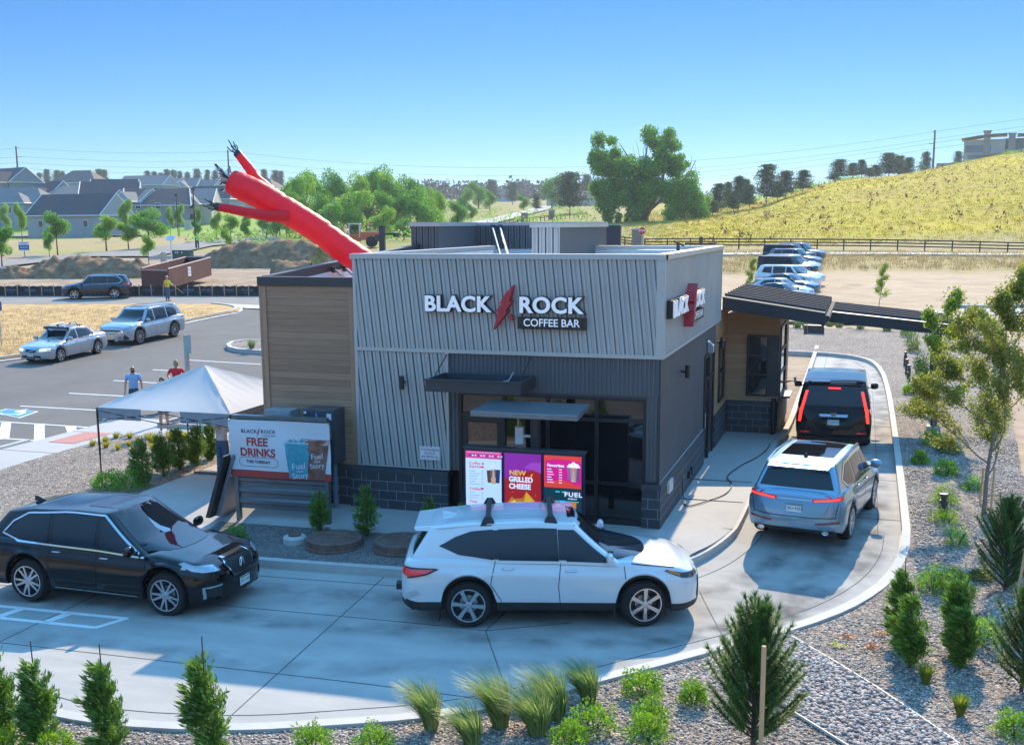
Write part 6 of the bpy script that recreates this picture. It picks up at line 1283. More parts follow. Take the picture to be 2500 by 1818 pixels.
cup2(.84, .76, .36, .62, .86, CF, .002); cup2(.84, 1.50, .60, .66, .12, LT, .0025); flat(b, M, [(.5, 1.62), (1.17, 1.62), (1.15, 1.66), (.84, 1.7), (.52, 1.66)], BW, .003)
for x in (.72, .95): flat(b, M, [(x, .8), (x+.03, .8), (x+.06, 1.35), (x+.02, 1.35)], LT, .003)
cup2(.42, .76, .40, .58, .76, TL, .005); flat(b, M, rect(.11, 1.5, .74, 1.53), mat('banner_rim', (.4, .55, .6), .4), .007)
for i in range(9): x = .16+i*.062; flat(b, M, [(x, 1.53), (x+.08, 1.53), (x+.07, 1.56+.03*(i % 3)), (x+.01, 1.57+.02*(i % 2))], TL if i % 2 else mat('banner_ice', (.25, .45, .5), .4), .006)
for s, x, y, sz in (('Fuel', .44, 1.02, .19), ('YOUR', .46, .91, .06), ('Story', .47, .82, .17), ('Fuel', .86, 1.25, .17), ('YOUR', .86, 1.14, .06), ('Story', .86, 1.05, .15)): me = text_me(s, sz, 0, .001); b.mesh(me, M@Matrix.Translation((x, y, .009))@Matrix.Rotation(.13, 4, 'Z'), BW)
conf(b, .006); b.build('drink_picture', parent=cl_, recalc=False)
for x, z in ((-1.14, 1.96), (1.16, 1.96), (-1.14, .75)): b = MB(); b.lathe([(0, -.01), (.02, -.01), (.02, .01), (0, .01)], 8, GALV, axis='y', c=(x, -.03, z)); b.build('eyelet', parent=bn)
for i, (x, c_, lab) in enumerate(((-9.42, mat('board_black', (.02, .02, .022), .6), 'black board leaning against the left end of the corrugated screen'), (-9.3, mat('board_grey', (.25, .27, .3), .4, metal=.4), 'grey steel channel leaning against the left end of the corrugated screen'))):
 b = MB(); b.add([(x-.1, -1.5+.2*i, -.1), (x+.02, -1.5+.2*i, -.1), (x+.02, -.6+.2*i, -.1), (x-.1, -.6+.2*i, -.1), (x+.32, -1.4+.2*i, 1.25), (x+.38, -1.4+.2*i, 1.25), (x+.38, -.7+.2*i, 1.25), (x+.32, -.7+.2*i, 1.25)], [(3, 2, 1, 0), (4, 5, 6, 7), (0, 1, 5, 4), (1, 2, 6, 5), (2, 3, 7, 6), (3, 0, 4, 7)], c_)
 tag(b.build('leaning_board', bevel=.006), lab, 'board')
# ================================================================ covers in the gravel bed
RUST = mat('cast_iron', (.10, .055, .042), .75, var=.25, scale=6, bump=.5, bscale=60, col2=(.20, .12, .095))
def zbed(x, y): return H(x, y)+zpad(x, y)+.01
for x, y, r_, lab in ((-6.15, -2.12, .56, 'larger rusty round manhole cover nearer the banner screen'), (-4.75, -2.0, .55, 'rusty round manhole cover nearer the white SUV')):
 z = zbed(x, y); b = MB(); b.lathe([(r_+.03, -.1), (r_+.03, .02), (r_, .03), (r_, .16), (r_-.03, .18), (r_-.08, .18), (r_-.1, .17), (0, .17)], 40, RUST, c=(0, 0, 0))
 for rr2 in (.12, .22, .32, .4): b.lathe([(rr2, .17), (rr2+.01, .185), (rr2+.03, .185), (rr2+.04, .17)], 32, RUST)
 tag(b.build('manhole_cover', smooth=True, ang=35, loc=(x, y, z)), lab, 'manhole cover', 'manhole covers in the gravel bed')
z = zbed(-7.05, -2.1); b = MB(); b.lathe([(.24, -.1), (.24, .1), (.2, .14), (0, .14)], 20, CONC2); b.lathe([(.13, .14), (.13, .17), (0, .175)], 16, RUST); tag(b.build('cleanout', smooth=True, ang=35, loc=(-7.05, -2.1, z)), 'small concrete cleanout ring with rusty lid left of the manhole covers', 'cleanout')
# ================================================================ canopy tent
tx0, tx1, ty0, ty1 = -13.9, -10.2, .77, 4.5; ez, pz = 1.74, 2.62
tent = thing('pop_up_tent', 'white pop-up canopy tent on thin legs left of the brown wall', 'tent', ((tx0+tx1)/2, (ty0+ty1)/2, 0)); hw, hd = (tx1-tx0)/2, (ty1-ty0)/2
TC = bpy.data.materials.new('tent_cloth'); TC.use_nodes = True; nt = TC.node_tree; nt.nodes.clear(); o_ = _n(nt, 'ShaderNodeOutputMaterial'); d_ = _n(nt, 'ShaderNodeBsdfDiffuse'); t_ = _n(nt, 'ShaderNodeBsdfTranslucent'); x_ = _n(nt, 'ShaderNodeMixShader'); x_.inputs[0].default_value = .22
d_.inputs[0].default_value = (.66, .64, .62, 1); t_.inputs[0].default_value = (.6, .58, .55, 1); nt.links.new(d_.outputs[0], x_.inputs[1]); nt.links.new(t_.outputs[0], x_.inputs[2]); nt.links.new(x_.outputs[0], o_.inputs[0])
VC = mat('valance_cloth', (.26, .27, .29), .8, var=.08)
cor = [(-hw, -hd), (hw, -hd), (hw, hd), (-hw, hd)]
for s_ in range(4):
 a, c = Vector(cor[s_]), Vector(cor[(s_+1) % 4]); b = MB(); n = 22
 for i in range(n+1):
  for j in range(n+1):
   u_, v_ = i/n, j/n; p = (a+(c-a)*u_)*(1-v_); edge = 4*u_*(1-u_)
   z = ez+(pz-ez)*v_**.96-.10*math.sin(PI*v_)*edge+.012*math.sin(u_*47+v_*9)*(1-v_)*(1-edge)**2*2+.006*math.sin((u_-.5)*60*(1-v_))*math.sin(PI*v_)
   b.v.append((p.x, p.y, z))
 b.f = [(i*(n+1)+j, (i+1)*(n+1)+j, (i+1)*(n+1)+j+1, i*(n+1)+j+1) for i in range(n) for j in range(n)]; b.m = [None]*len(b.f); b.build('roof_panel', TC, tent, True)
 nrm = Vector((c.y-a.y, a.x-c.x)).normalized()
 segs = ((0, .335), (.63, 1)) if s_ == 0 else ((0, 1),)
 for q0, q1 in segs:
  b = MB(); k = 12; vs = []
  for i in range(k+1):
   p = a+(c-a)*(q0+(q1-q0)*i/k)
   for h in (.01, -.13, -.27): vs.append((p.x+nrm.x*.015*math.sin(i*2+h*9)*(h < 0), p.y+nrm.y*.015*math.sin(i*2+h*9)*(h < 0), ez+h))
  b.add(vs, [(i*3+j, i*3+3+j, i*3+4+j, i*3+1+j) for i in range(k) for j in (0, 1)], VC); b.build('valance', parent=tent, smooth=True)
LEG = mat('leg_paint', (.02, .02, .022), .4)
for x, y in cor:
 gx, gy = tent.location.x+x, tent.location.y+y; zg = H(gx, gy)+.14 if gx < -12.3 else -.04
 b = MB(); b.box((x-.018, y-.018, zg+.8), (x+.018, y+.018, ez), LEG); b.box((x-.013, y-.013, zg), (x+.013, y+.013, zg+.8), LEG); b.box((x-.045, y-.045, zg), (x+.045, y+.045, zg+.01), LEG); b.build('leg', parent=tent)
for s_ in range(4):
 a, c = Vector((*cor[s_], ez-.06)), Vector((*cor[(s_+1) % 4], ez-.06)); m_ = (a+c)/2; dn = Vector((0, 0, -.26))
 for p, q_ in ((a, m_+dn), (a+dn, m_), (m_, c+dn), (m_+dn, c)): b = MB(); b.tube([p, q_], .011, 6, LEG); b.build('scissor_brace', parent=tent)
b = MB(); b.tube([(0, 0, ez-.1), (0, 0, pz-.01)], .02, 8, LEG); b.build('mast', parent=tent)
# ================================================================ inflatable dancer on the roof
RED_C = mat('red_nylon', (.85, .018, .035), .45, var=.08, scale=3, bump=1, bscale=5)
nt = RED_C.node_tree; t_ = _n(nt, 'ShaderNodeBsdfTranslucent'); t_.inputs[0].default_value = (.95, .05, .07, 1); x_ = _n(nt, 'ShaderNodeMixShader'); x_.inputs[0].default_value = .35; pb = nt.nodes['Principled BSDF']; oo = [n for n in nt.nodes if n.type == 'OUTPUT_MATERIAL'][0]
nt.links.new(pb.outputs[0], x_.inputs[1]); nt.links.new(t_.outputs[0], x_.inputs[2]); nt.links.new(x_.outputs[0], oo.inputs[0])
def tube_thing(parent, name, pts, rad, mt, n=20, wr=.02):
 pts = [Vector(p) for p in pts]; q_ = []; R_ = []
 for i in range(len(pts)-1):
  p0, p1, p2, p3 = pts[max(i-1, 0)], pts[i], pts[i+1], pts[min(i+2, len(pts)-1)]
  for k in range(7): t = k/7; q_.append(.5*((2*p1)+(p2-p0)*t+(2*p0-5*p1+4*p2-p3)*t*t+(3*p1-p0-3*p2+p3)*t*t*t)); R_.append(rad[i]+(rad[i+1]-rad[i])*t)
 q_.append(pts[-1]); R_.append(rad[-1]); rr2 = [r_*(1-(.07 if i % 17 == 9 else 0)+wr*math.sin(i*1.9)) for i, r_ in enumerate(R_)]
 b = MB(); b.tube(q_, rr2, n, mt); return b.build(name, parent=parent, smooth=True, ang=60), q_
D0 = 27.2; base_p = PD(862, 660, D0)
dn_ = thing('inflatable_dancer', 'tall red inflatable tube dancer leaning left from the shop roof', 'inflatable dancer', (base_p.x, base_p.y, 4.56))
L_ = lambda u, v, d=D0: PD(u, v, d)-Vector(dn_.location)
spine = [(.0, 0, .35), L_(838, 612), L_(800, 578), L_(752, 545), L_(708, 512), L_(664, 484), L_(626, 462), L_(575, 432), L_(535, 413), L_(512, 402)]
o, _ = tube_thing(dn_, 'body_tube', spine, [.32, .33, .335, .33, .325, .325, .34, .34, .335, .29], RED_C)
for sgn, pts, rad in ((1, [L_(640, 478, 27.0), L_(600, 478, 26.9), L_(555, 472, 26.8), L_(515, 464, 26.7), L_(487, 459, 26.7)], [.17, .15, .12, .11, .105]), (-1, [L_(600, 425, 27.4), L_(570, 398, 27.5), L_(548, 368, 27.5), L_(530, 345, 27.5)], [.16, .13, .12, .10])):
 a_, q_ = tube_thing(dn_, 'arm', pts, rad, RED_C, 14)
 b = MB(); b.tube([q_[-1], q_[-1]+(q_[-1]-q_[-3]).normalized()*.1], .105, 10, LEG); d = (q_[-1]-q_[-3]).normalized(); rnd = random.Random(5)
 for k in range(8): o2_ = Vector((rnd.uniform(-1, 1), rnd.uniform(-.5, .5), rnd.uniform(-1, 1))); b.tube([q_[-1]+d*.05, q_[-1]+d*.18+o2_*.08, q_[-1]+d*.3+o2_*.12+Vector((0, 0, rnd.uniform(-.08, .05)))], .014, 4, LEG)
 b.build('streamer_hand', parent=a_)
b = MB(); h = L_(512, 402); rnd = random.Random(3); WB = mat('streamer_white', (.6, .6, .62), .6)
for k in range(26): d = Vector((-1, -.2, .25)); o2_ = Vector((rnd.uniform(-.6, .4), rnd.uniform(-.6, .6), rnd.uniform(-1, 1.1))); b.tube([h+o2_*.1, h+d*.12+o2_*.22, h+d*.2+o2_*.34+Vector((0, 0, rnd.uniform(-.1, .1)))], .016, 4, LEG if k % 3 else WB)
b.build('streamer_hair', parent=dn_)
b = MB(); b.lathe([(.0, 0), (.36, 0), (.38, .3), (.33, .42), (0, .42)], 20, LEG); b.build('blower', parent=dn_, smooth=True, ang=40)
# ================================================================ lot furniture
def post_sign(name, label, cat, p, h, w_, hh, face, col, yaw=0., pw=.05, txts=()):
 t = thing(name, label, cat, p, yaw); b = MB(); b.box((-pw/2, -pw/2, -.2), (pw/2, pw/2, h), GALV); b.build('post', parent=t); b = MB(); b.box((-w_/2, -pw/2-.012, h-hh), (w_/2, -pw/2-.004, h), col); o = b.build('panel', parent=t)
 if txts:
  b = MB(); M = MF((0, -pw/2-.0125, h-hh/2)); [txt(b, M, s, 0, y, sz, c_, .001, off=sz*.02) if s else flat(b, M, rect(-w_/2, y-sz/2, w_/2, y+sz/2), c_, .0008) for s, y, sz, c_ in txts]; b.build('lettering', parent=o, recalc=False)
 return t
SGN = mat('sign_face_white', (.66, .68, .7), .45); SBL = mat('sign_face_blue', (.02, .10, .32), .45); SRD = mat('stop_red', (.5, .02, .03), .45)
p = PD(411, 742, 36.5); zg = H(p.x, p.y); post_sign('parking_sign', 'grey parking sign seen edge-on on a thick post behind the tent', 'sign', (p.x, p.y, zg), p.z-zg, .3, .62, 0, mat('sign_back', (.3, .42, .4), .5), math.radians(78), .11)
p = P(4, 770); post_sign('parking_sign', 'small blue parking sign on a thin post at the edge of the straw verge', 'sign', p, 2.3, .35, .45, 0, SBL, .3)
b = MB(); 
for x, y in ((-19.9, 9.3), (-19.9, 4.4)):
 b = MB(); b.add([(-.1, -.85, 0), (.1, -.85, 0), (.1, .85, 0), (-.1, .85, 0), (-.06, -.78, .13), (.06, -.78, .13), (.06, .78, .13), (-.06, .78, .13)], [(4, 5, 6, 7), (0, 1, 5, 4), (1, 2, 6, 5), (2, 3, 7, 6), (3, 0, 4, 7)], CONC2)
 tag(b.build('wheel_stop', loc=(x, y, H(x, y)+.005), bevel=.02), 'concrete wheel stop at the %s' % ('far parking bay by the kerb' if y > 6 else 'hatched bay beside the walk'), 'wheel stop')
# path lights and short posts along the lane
def bollard(p, label, h=.55, r_=.055, grp='short dark posts along the lane'):
 b = MB(); b.lathe([(0, 0), (r_, 0), (r_, h-.14), (r_*.7, h-.13), (r_*.7, h-.06), (r_*1.05, h-.05), (r_*1.05, h), (0, h+.01)], 16, TRIMD); tag(b.build('path_light', smooth=True, ang=40, loc=p), label, 'bollard', grp)
N2 = lambda x, y: ((1580+x/2.356)*.9072, (640+y/2.356)*.9072)
for (x, y), lb in (((1483, 598), 'farthest short dark post right of the lane'), ((1492, 645), 'second farthest short dark post right of the lane'), ((1503, 682), 'third short dark post right of the lane'), ((1537, 765), 'fourth short dark post right of the lane, before the canopy posts')): bollard(P(*N2(x, y), .15), lb, .62, .07)
bollard(P(2088, 1146, .1), 'grey round post between bright shrubs right of the lane bend', .52, .085, None)
for x, lb in ((910, 'low post left of the dark box in the far gravel bed'), (1008, 'low post right of the dark box in the far gravel bed')):
 bollard(P(*N2(x, 415), .1), lb, .5, .09, 'low posts in the far gravel bed')
p = P(*N2(962, 412), .1); b = MB(); b.box((-.35, -.2, 0), (.35, .2, .42), TRIMD); b.box((-.38, -.23, .42), (.38, .23, .47), BLACK); tag(b.build('utility_box', loc=p, bevel=.02), 'dark box between two low posts in the far gravel bed', 'utility box')
# stakes
STK = mat('stake_wood', (.64, .37, .18), .8, var=.15, stretch=(6, 6, .5)); 
def stake(p, h, label, r_=.028, lean=(0, 0), mt=None, name='wooden_stake'):
 b = MB(); b.tube([(0, 0, -.2), (lean[0], lean[1], h-.03)], r_, 10, mt or STK); b.tube([(lean[0], lean[1], h-.03), (lean[0], lean[1], h)], [r_, r_*.85], 10, mt or STK); tag(b.build(name, smooth=True, ang=45, loc=p), label, 'stake')
# ================================================================ planting
rng = np.random.default_rng(7)
JUN = leafmat('juniper_green', (.025, .10, .012), (.26, .44, .05), .45); PIN = leafmat('pine_needle', (.035, .10, .022), (.22, .36, .07), .4); SHR = leafmat('bright_leaf', (.08, .24, .006), (.36, .56, .03), .5)
GRS = leafmat('grass_blade', (.07, .20, .02), (.52, .56, .20), .5); YEL = leafmat('gold_leaf', (.30, .28, .01), (.62, .52, .04), .45); TRE = leafmat('young_tree_leaf', (.16, .19, .02), (.46, .46, .06), .5)
BRD = leafmat('broad_leaf', (.04, .17, .015), (.27, .54, .05), .5); BRL = leafmat('light_broad_leaf', (.09, .25, .015), (.40, .62, .06), .55); PND = leafmat('far_pine_leaf', (.015, .04, .014), (.09, .14, .04), .3); OLV = leafmat('olive_leaf', (.08, .13, .02), (.3, .34, .08), .45)
BARK = mat('bark', (.10, .07, .05), .95, var=.3, scale=9, bump=.8); GBARK = mat('grey_bark', (.22, .18, .15), .9, var=.2, scale=12)
def basis(d):
 d = d/np.linalg.norm(d, axis=1, keepdims=True); a = np.where(np.abs(d[:, 2:3]) < .9, np.array([[0, 0, 1.]]), np.array([[1., 0, 0]])); s = np.cross(d, a); s /= np.linalg.norm(s, axis=1, keepdims=True); return d, s, np.cross(s, d)
def spray(P0, d, L, W, curl, rg):
 "tapered two-segment leaf sprays from P0 along d"
 n = len(P0); d, s, u = basis(d); a = rg.uniform(0, 2*PI, n)[:, None]; s2 = s*np.cos(a)+u*np.sin(a); L = L[:, None]; W = W[:, None]
 m = P0+d*L*.5; e = P0+d*L+curl
 return np.stack([P0-s2*W*.2, m-s2*W*.5, e, m+s2*W*.5], 1)
def make_juniper(name, h, r, n, seed, lean=0., leaf=.075, tip=1., mt=None):
 "foliage carried on ascending branchlets, so the outline stays ragged and open"
 rg = np.random.default_rng(seed); m = int(46+h*34); T = np.sort(rg.beta(1.05, 1.25, m)); k = rg.choice(m, n, p=(1.15-T)/(1.15-T).sum()); A = rg.uniform(0, 2*PI, m)
 prof = r*np.clip((1-T)**.62*(.6+.4*np.minimum(1, T*7)), .05, 1)*rg.uniform(.62, 1.4, m); s = rg.uniform(.12, 1, n)**.75; t, a, R = T[k], A[k], prof[k]
 dirn = np.stack([np.cos(A), np.sin(A), 1.0+.9*T+rg.normal(0, .25, m)], 1)[k]; base = np.stack([0*t, 0*t, t*h*.9], 1)
 P0 = base+dirn*(R*s)[:, None]+rg.normal(0, 1, (n, 3))*(.018+.035*(1-s))[:, None]*(r/.25); P0[:, 0] += lean*(P0[:, 2]/h)**2*h-.10*tip*R*s*s*(.4+t); P0[:, 2] = np.clip(P0[:, 2], .02, h*1.02)
 d = dirn*np.array([1, 1, .8])+rg.normal(0, .38, (n, 3))-np.array([.35*tip, 0, 0]); curl = np.stack([-.6*leaf*tip*np.ones(n), np.zeros(n), np.zeros(n)], 1)*rg.uniform(0, 1.3, (n, 1))
 return spray(P0, d, leaf*rg.uniform(.6, 1.7, n), leaf*.3*rg.uniform(.6, 1.5, n), curl, rg)
def plant(name, label, cat, p, V, mt, stem=None, group=None, part='foliage'):
 t = thing(name, label, cat, tuple(p), 0, group); quads(part, V, mt, t)
 if stem: b = MB(); b.tube(*stem); b.build('stem', parent=t, smooth=True, ang=50)
 return t
def juniper(p, h, r, label, seed, n=2600, lean=-.04, group=None, mt=None, tip=1., rod=None, leaf=.075):
 V = make_juniper('j', h, r, int(n*1.25), seed, lean, leaf, tip); t = plant('juniper', label, 'juniper', p, V, mt or JUN, ([(0, 0, -.1), (.0, 0, h*.5), (lean*h*.8, 0, h*.93)], [.03, .022, .006], 6, BARK), group)
 if rod: b = MB(); b.tube([(.02, -.02, 0), (rod[0], 0, rod[1])], .008, 6, mat('rod', (.12, .08, .07), .7)); tag(b.build('support_rod', loc=p), label.replace('juniper', 'support rod of the juniper') if False else 'thin rod standing in the '+label, 'plant stake')
 return t
def pine_mesh(h, r, seed, nb=70, needle=.085, tuft=34):
 nb = int(nb*1.3); needle *= 1.3
 rg = np.random.default_rng(seed); segs = []; Vs = []; b = MB(); b.tube([(0, 0, -.1), (0, 0, h*.5), (.01, 0, h*.98)], [.035*h/1.8, .025*h/1.8, .008], 7, BARK)
 for i in range(nb):
  t = (i+.5)/nb; z = h*(.04+.90*t); L = r*1.12*(1-t)**.5*rg.uniform(.5, 1.3)*(.55+.45*min(1, t*4))+.07; a = i*2.4+rg.uniform(-.4, .4); el = .62+.6*t
  d = np.array([math.cos(a)*math.cos(el), math.sin(a)*math.cos(el), math.sin(el)]); p0 = np.array([0, 0, z*.92]); p1 = p0+d*L*.6; p2 = p0+d*L+np.array([0, 0, .14*L]); b.tube([p0, p1, p2], [.012, .008, .005], 4, BARK, cap=False)
  k = max(3, int(L/.045)); 
  for j in range(k):
   s = (j+1)/k
   if s < .3: continue
   c = p1+(p2-p1)*(s-.6)/.4 if s > .6 else p0+(p1-p0)*s/.6; m = int(tuft*(.45+.55*s)); ax = (p2-p0)/np.linalg.norm(p2-p0); dd = rg.normal(0, 1, (m, 3)); dd = dd/np.linalg.norm(dd, axis=1, keepdims=True)+ax*(.9+.6*(j == k-1)); L_n = needle*rg.uniform(.7, 1.15, m)
   dd, s_, u_ = basis(dd); w_ = s_*.0055; P0 = c+rg.normal(0, .008, (m, 3)); Vs.append(np.stack([P0-w_, P0+w_, P0+dd*L_n[:, None]], 1))
 # upright candle tips
 c = np.array([.01, 0, h*.93]); m = 260; zz = rg.uniform(0, 1, m); dd = np.stack([rg.normal(0, 1, m), rg.normal(0, 1, m), rg.uniform(.6, 1.8, m)], 1); dd, s_, u_ = basis(dd); P0 = c+np.stack([0*zz, 0*zz, zz*h*.09], 1); Vs.append(np.stack([P0-s_*.0035, P0+s_*.0035, P0+dd*needle*.7], 1))
 return np.concatenate(Vs), b
def pine(p, h, r, label, seed, nb=70, needle=.085, tuft=34):
 V, b = pine_mesh(h, r, seed, nb, needle, tuft); t = thing('young_pine', label, 'pine', tuple(p)); quads('needles', V, PIN, t); b.build('trunk', parent=t); return t
def grass_mesh(h, r, n, seed, wind=-.5, seg=4, wd=.0095):
 rg = np.random.default_rng(seed); a = rg.uniform(0, 2*PI, n); q = rg.uniform(0, 1, n)**.5; P0 = np.stack([q*r*.35*np.cos(a), q*r*.35*np.sin(a), np.zeros(n)], 1); out = np.stack([np.cos(a)*q, np.sin(a)*q, 0*a], 1); L = h*rg.uniform(.6, 1.2, n)
 Vs = []; side = np.stack([-np.sin(a+rg.normal(0, .5, n)), np.cos(a), 0*a], 1); prev = P0; w0 = wd
 for k in range(seg):
  t = (k+1)/seg; dx = out*(r*t**1.6)[..., None] if False else out*r*t**1.7; w1 = wd*(1-t*.9)
  pt = P0+dx+np.stack([wind*L*t**2.2*rg.uniform(.7, 1.2, n) if k < 0 else wind*L*t**2.2, .05*L*np.sin(a)*t, L*(t-.28*t**3)], 1)
  Vs.append(np.stack([prev-side*w0, prev+side*w0, pt+side*w1, pt-side*w1], 1)); prev = pt; w0 = w1
 V = np.concatenate(Vs, 1).reshape(n, seg*4, 3); return V
def strips_obj(name, V, mt, parent, seg):
 "V: n blades of seg quads; blades are welded so a blade is one island"
 n = len(V); vs = []; Q = V.reshape(n, seg, 4, 3); verts = np.concatenate([Q[:, 0, 0:2][:, None], Q[:, :, [3, 2]]], 1).reshape(n*(seg+1)*2, 3)
 k = (seg+1)*2; f = []
 base = np.arange(n)[:, None]*k; idx = []
 for s in range(seg): idx.append(np.stack([base[:, 0]+2*s, base[:, 0]+2*s+1, base[:, 0]+2*s+3, base[:, 0]+2*s+2], 1))
 F = np.concatenate(idx).astype(np.int32); me = bpy.data.meshes.new(name); me.vertices.add(len(verts)); me.vertices.foreach_set('co', verts.astype(np.float32).reshape(-1)); me.loops.add(F.size); me.loops.foreach_set('vertex_index', F.reshape(-1)); me.polygons.add(len(F)); me.polygons.foreach_set('loop_start', np.arange(0, F.size, 4, dtype=np.int32)); me.polygons.foreach_set('loop_total', np.full(len(F), 4, dtype=np.int32)); me.materials.append(mt); me.update(calc_edges=True)
 return link(name, me, parent)
def grass(p, h, r, label, seed, n=420, wind=-.5, group=None, mt=None):
 o = strips_obj('grass_clump', grass_mesh(h, r, n, seed, wind), mt or GRS, None, 4); o.location = p; return tag(o, label, 'ornamental grass', group)
def shrub_mesh(h, r, n, seed, leaf=.035, sparse=0.):
 rg = np.random.default_rng(seed); d = rg.normal(0, 1, (n, 3)); d /= np.linalg.norm(d, axis=1, keepdims=True); d[:, 2] = np.abs(d[:, 2])*1.0; lump = 1+.25*np.sin(d[:, 0]*6+seed)*np.cos(d[:, 1]*5+seed)+.15*np.sin(d[:, 2]*9+seed*3)
 q = rg.uniform(.35, 1, n)**.5*lump; c = d*np.array([r, r, h])*q[:, None]+np.array([0, 0, .03]); e = d*.7+rg.normal(0, .55, (n, 3))+np.array([0, 0, .45])
 return spray(c, e, leaf*rg.uniform(.7, 1.6, n), leaf*.62*rg.uniform(.7, 1.3, n), np.zeros((n, 3)), rg)
def shrub(p, h, r, label, seed, mt=None, n=700, leaf=.035, group=None, cat='shrub', name='shrub'):
 n = int(n*2.1)
 t = thing(name, label, cat, tuple(p), 0, group); quads('foliage', shrub_mesh(h, r, n, seed, leaf), mt or SHR, t); b = MB(); rnd = random.Random(seed)
 for k in range(5): a = rnd.uniform(0, 6.3); b.tube([(0, 0, -.05), (math.cos(a)*r*.4, math.sin(a)*r*.4, h*.5), (math.cos(a)*r*.7, math.sin(a)*r*.7, h*.85)], [.012, .008, .004], 4, BARK, cap=False)
 b.build('stem', parent=t); return t
Z4 = lambda x, y: ((1700+x/2.585)*.9072, (1180+y/2.585)*.9072)
g0 = lambda x, y, dz=.0: P(x, y, dz)
def stones(name, label, poly, n, r0, r1, dz, mt, seed, cond=lambda x, y: True):
 rg = np.random.default_rng(seed); xs, ys = [p[0] for p in poly], [p[1] for p in poly]; q = []
 poly = np.array(poly); A, B = poly, np.roll(poly, 1, 0)
 lo, hi = (max(min(xs), -9), max(min(ys), -13.5)), (min(max(xs), 11), min(max(ys), 12)); X = rg.uniform(lo[0], hi[0], n*4); Y = rg.uniform(lo[1], hi[1], n*4)
 c = np.zeros(len(X), bool)
 for a, b in zip(A, B):
  if a[1] != b[1]: c ^= ((a[1] > Y) != (b[1] > Y)) & (X < (b[0]-a[0])*(Y-a[1])/(b[1]-a[1])+a[0])
 X, Y = X[c][:n], Y[c][:n]; k = np.array([cond(x, y) for x, y in zip(X, Y)]); X, Y = X[k], Y[k]; n = len(X); Z = np.array([H(x, y)+dz(x, y) for x, y in zip(X, Y)])
 O = np.array([[1, 0, 0], [0, 1, 0], [-1, 0, 0], [0, -1, 0], [0, 0, .62], [0, 0, -.5]]); R = rg.uniform(r0, r1, n); S_ = rg.uniform(.65, 1.25, (n, 1, 3)); V = O[None]*S_*R[:, None, None]*rg.uniform(.8, 1.2, (n, 6, 1)); a = rg.uniform(0, 2*PI, n); ca, sa = np.cos(a)[:, None], np.sin(a)[:, None]
 V = np.stack([V[..., 0]*ca-V[..., 1]*sa, V[..., 0]*sa+V[..., 1]*ca, V[..., 2]], 2)+np.stack([X, Y, Z+R*.2], 1)[:, None]
 F = np.array([[0, 1, 4], [1, 2, 4], [2, 3, 4], [3, 0, 4], [1, 0, 5], [2, 1, 5], [3, 2, 5], [0, 3, 5]]); F = (np.arange(n)[:, None, None]*6+F[None]).reshape(-1, 3).astype(np.int32)
 me = bpy.data.meshes.new(name); me.vertices.add(n*6); me.vertices.foreach_set('co', V.astype(np.float32).reshape(-1)); me.loops.add(F.size); me.loops.foreach_set('vertex_index', F.reshape(-1)); me.polygons.add(len(F)); me.polygons.foreach_set('loop_start', np.arange(0, F.size, 3, dtype=np.int32)); me.polygons.foreach_set('loop_total', np.full(len(F), 3, dtype=np.int32)); me.materials.append(mt); me.update(calc_edges=True)
 return tag(link(name, me), label, 'gravel', None, 'stuff')
STM = mat('stone', (.3, .3, .3), .8); nt = STM.node_tree; cr = _n(nt, 'ShaderNodeValToRGB'); gg = _n(nt, 'ShaderNodeNewGeometry'); nt.links.new(gg.outputs['Random Per Island'], cr.inputs[0]); nt.links.new(cr.outputs[0], nt.nodes['Principled BSDF'].inputs['Base Color'])
for i, (ps, c_) in enumerate(((0, (.17, .14, .13)), (.3, (.40, .32, .27)), (.55, (.56, .45, .37)), (.8, (.30, .25, .23)), (1, (.74, .64, .54)))):
 e = cr.color_ramp.elements[i] if i < 2 else cr.color_ramp.elements.new(ps); e.position = ps; e.color = (*c_, 1)
stones('loose_gravel', 'loose grey and tan landscape gravel around the lane', gfront, 52000, .015, .034, gdz, STM, 1, lambda x, y: not (y > -3 and x < 4.9))
stones('loose_cobbles', 'larger loose cobbles in the drainage strip at the bottom right', sw, 7000, .028, .055, lambda x, y: gdz(x, y)+.03, STM, 2)
# -- junipers along the near edge of the lane (bases just below the frame)
for i, (u, v, h, r, lb) in enumerate(((2, 1645, 1.38, .26, 'leaning juniper at the left edge of the foreground'), (92, 1655, 1.2, .24, 'shaggy juniper second from the left in the foreground'), (240, 1672, 1.24, .24, 'shaggy juniper third from the left in the foreground'), (462, 1690, 1.42, .27, 'tallest shaggy juniper before the concrete lane, fourth from the left'))):
 juniper(g0(u, v), h, r, lb, 11+i, 3600, -.05, 'junipers along the near edge of the lane', rod=(-.06+.02*i, h+.22), leaf=.07)
for u, v, h, r, lb, s in ((14, 1668, .3, .3, 'low bright bush at the foot of the leftmost foreground juniper', 1), (120, 1672, .25, .3, 'low bright bush between the two left foreground junipers', 2), (694, 1664, .34, .25, 'bright green bush at the bottom edge left of the grasses', 3), (828, 1668, .33, .25, 'bright green bush at the bottom edge just left of the first grass', 4),
 (1422, 1538, .32, .31, 'wide mounded bright green bush by the kerb right of the grasses', 5), (1440, 1602, .3, .24, 'bright bush below the wide mounded one', 6), (1316, 1618, .34, .30, 'loose leafy bush right of the last grasses at the bottom', 7), (1432, 1640, .32, .27, 'loose leafy bush at the bottom centre right', 8), (1536, 1558, .3, .2, 'bright bush touching the staked young pine', 9), (1262, 1650, .28, .24, 'loose leafy bush at the very bottom centre', 10)):
 shrub(g0(u, v), h, r, lb, s, SHR, 900 if s in (5,) else 620, .034)
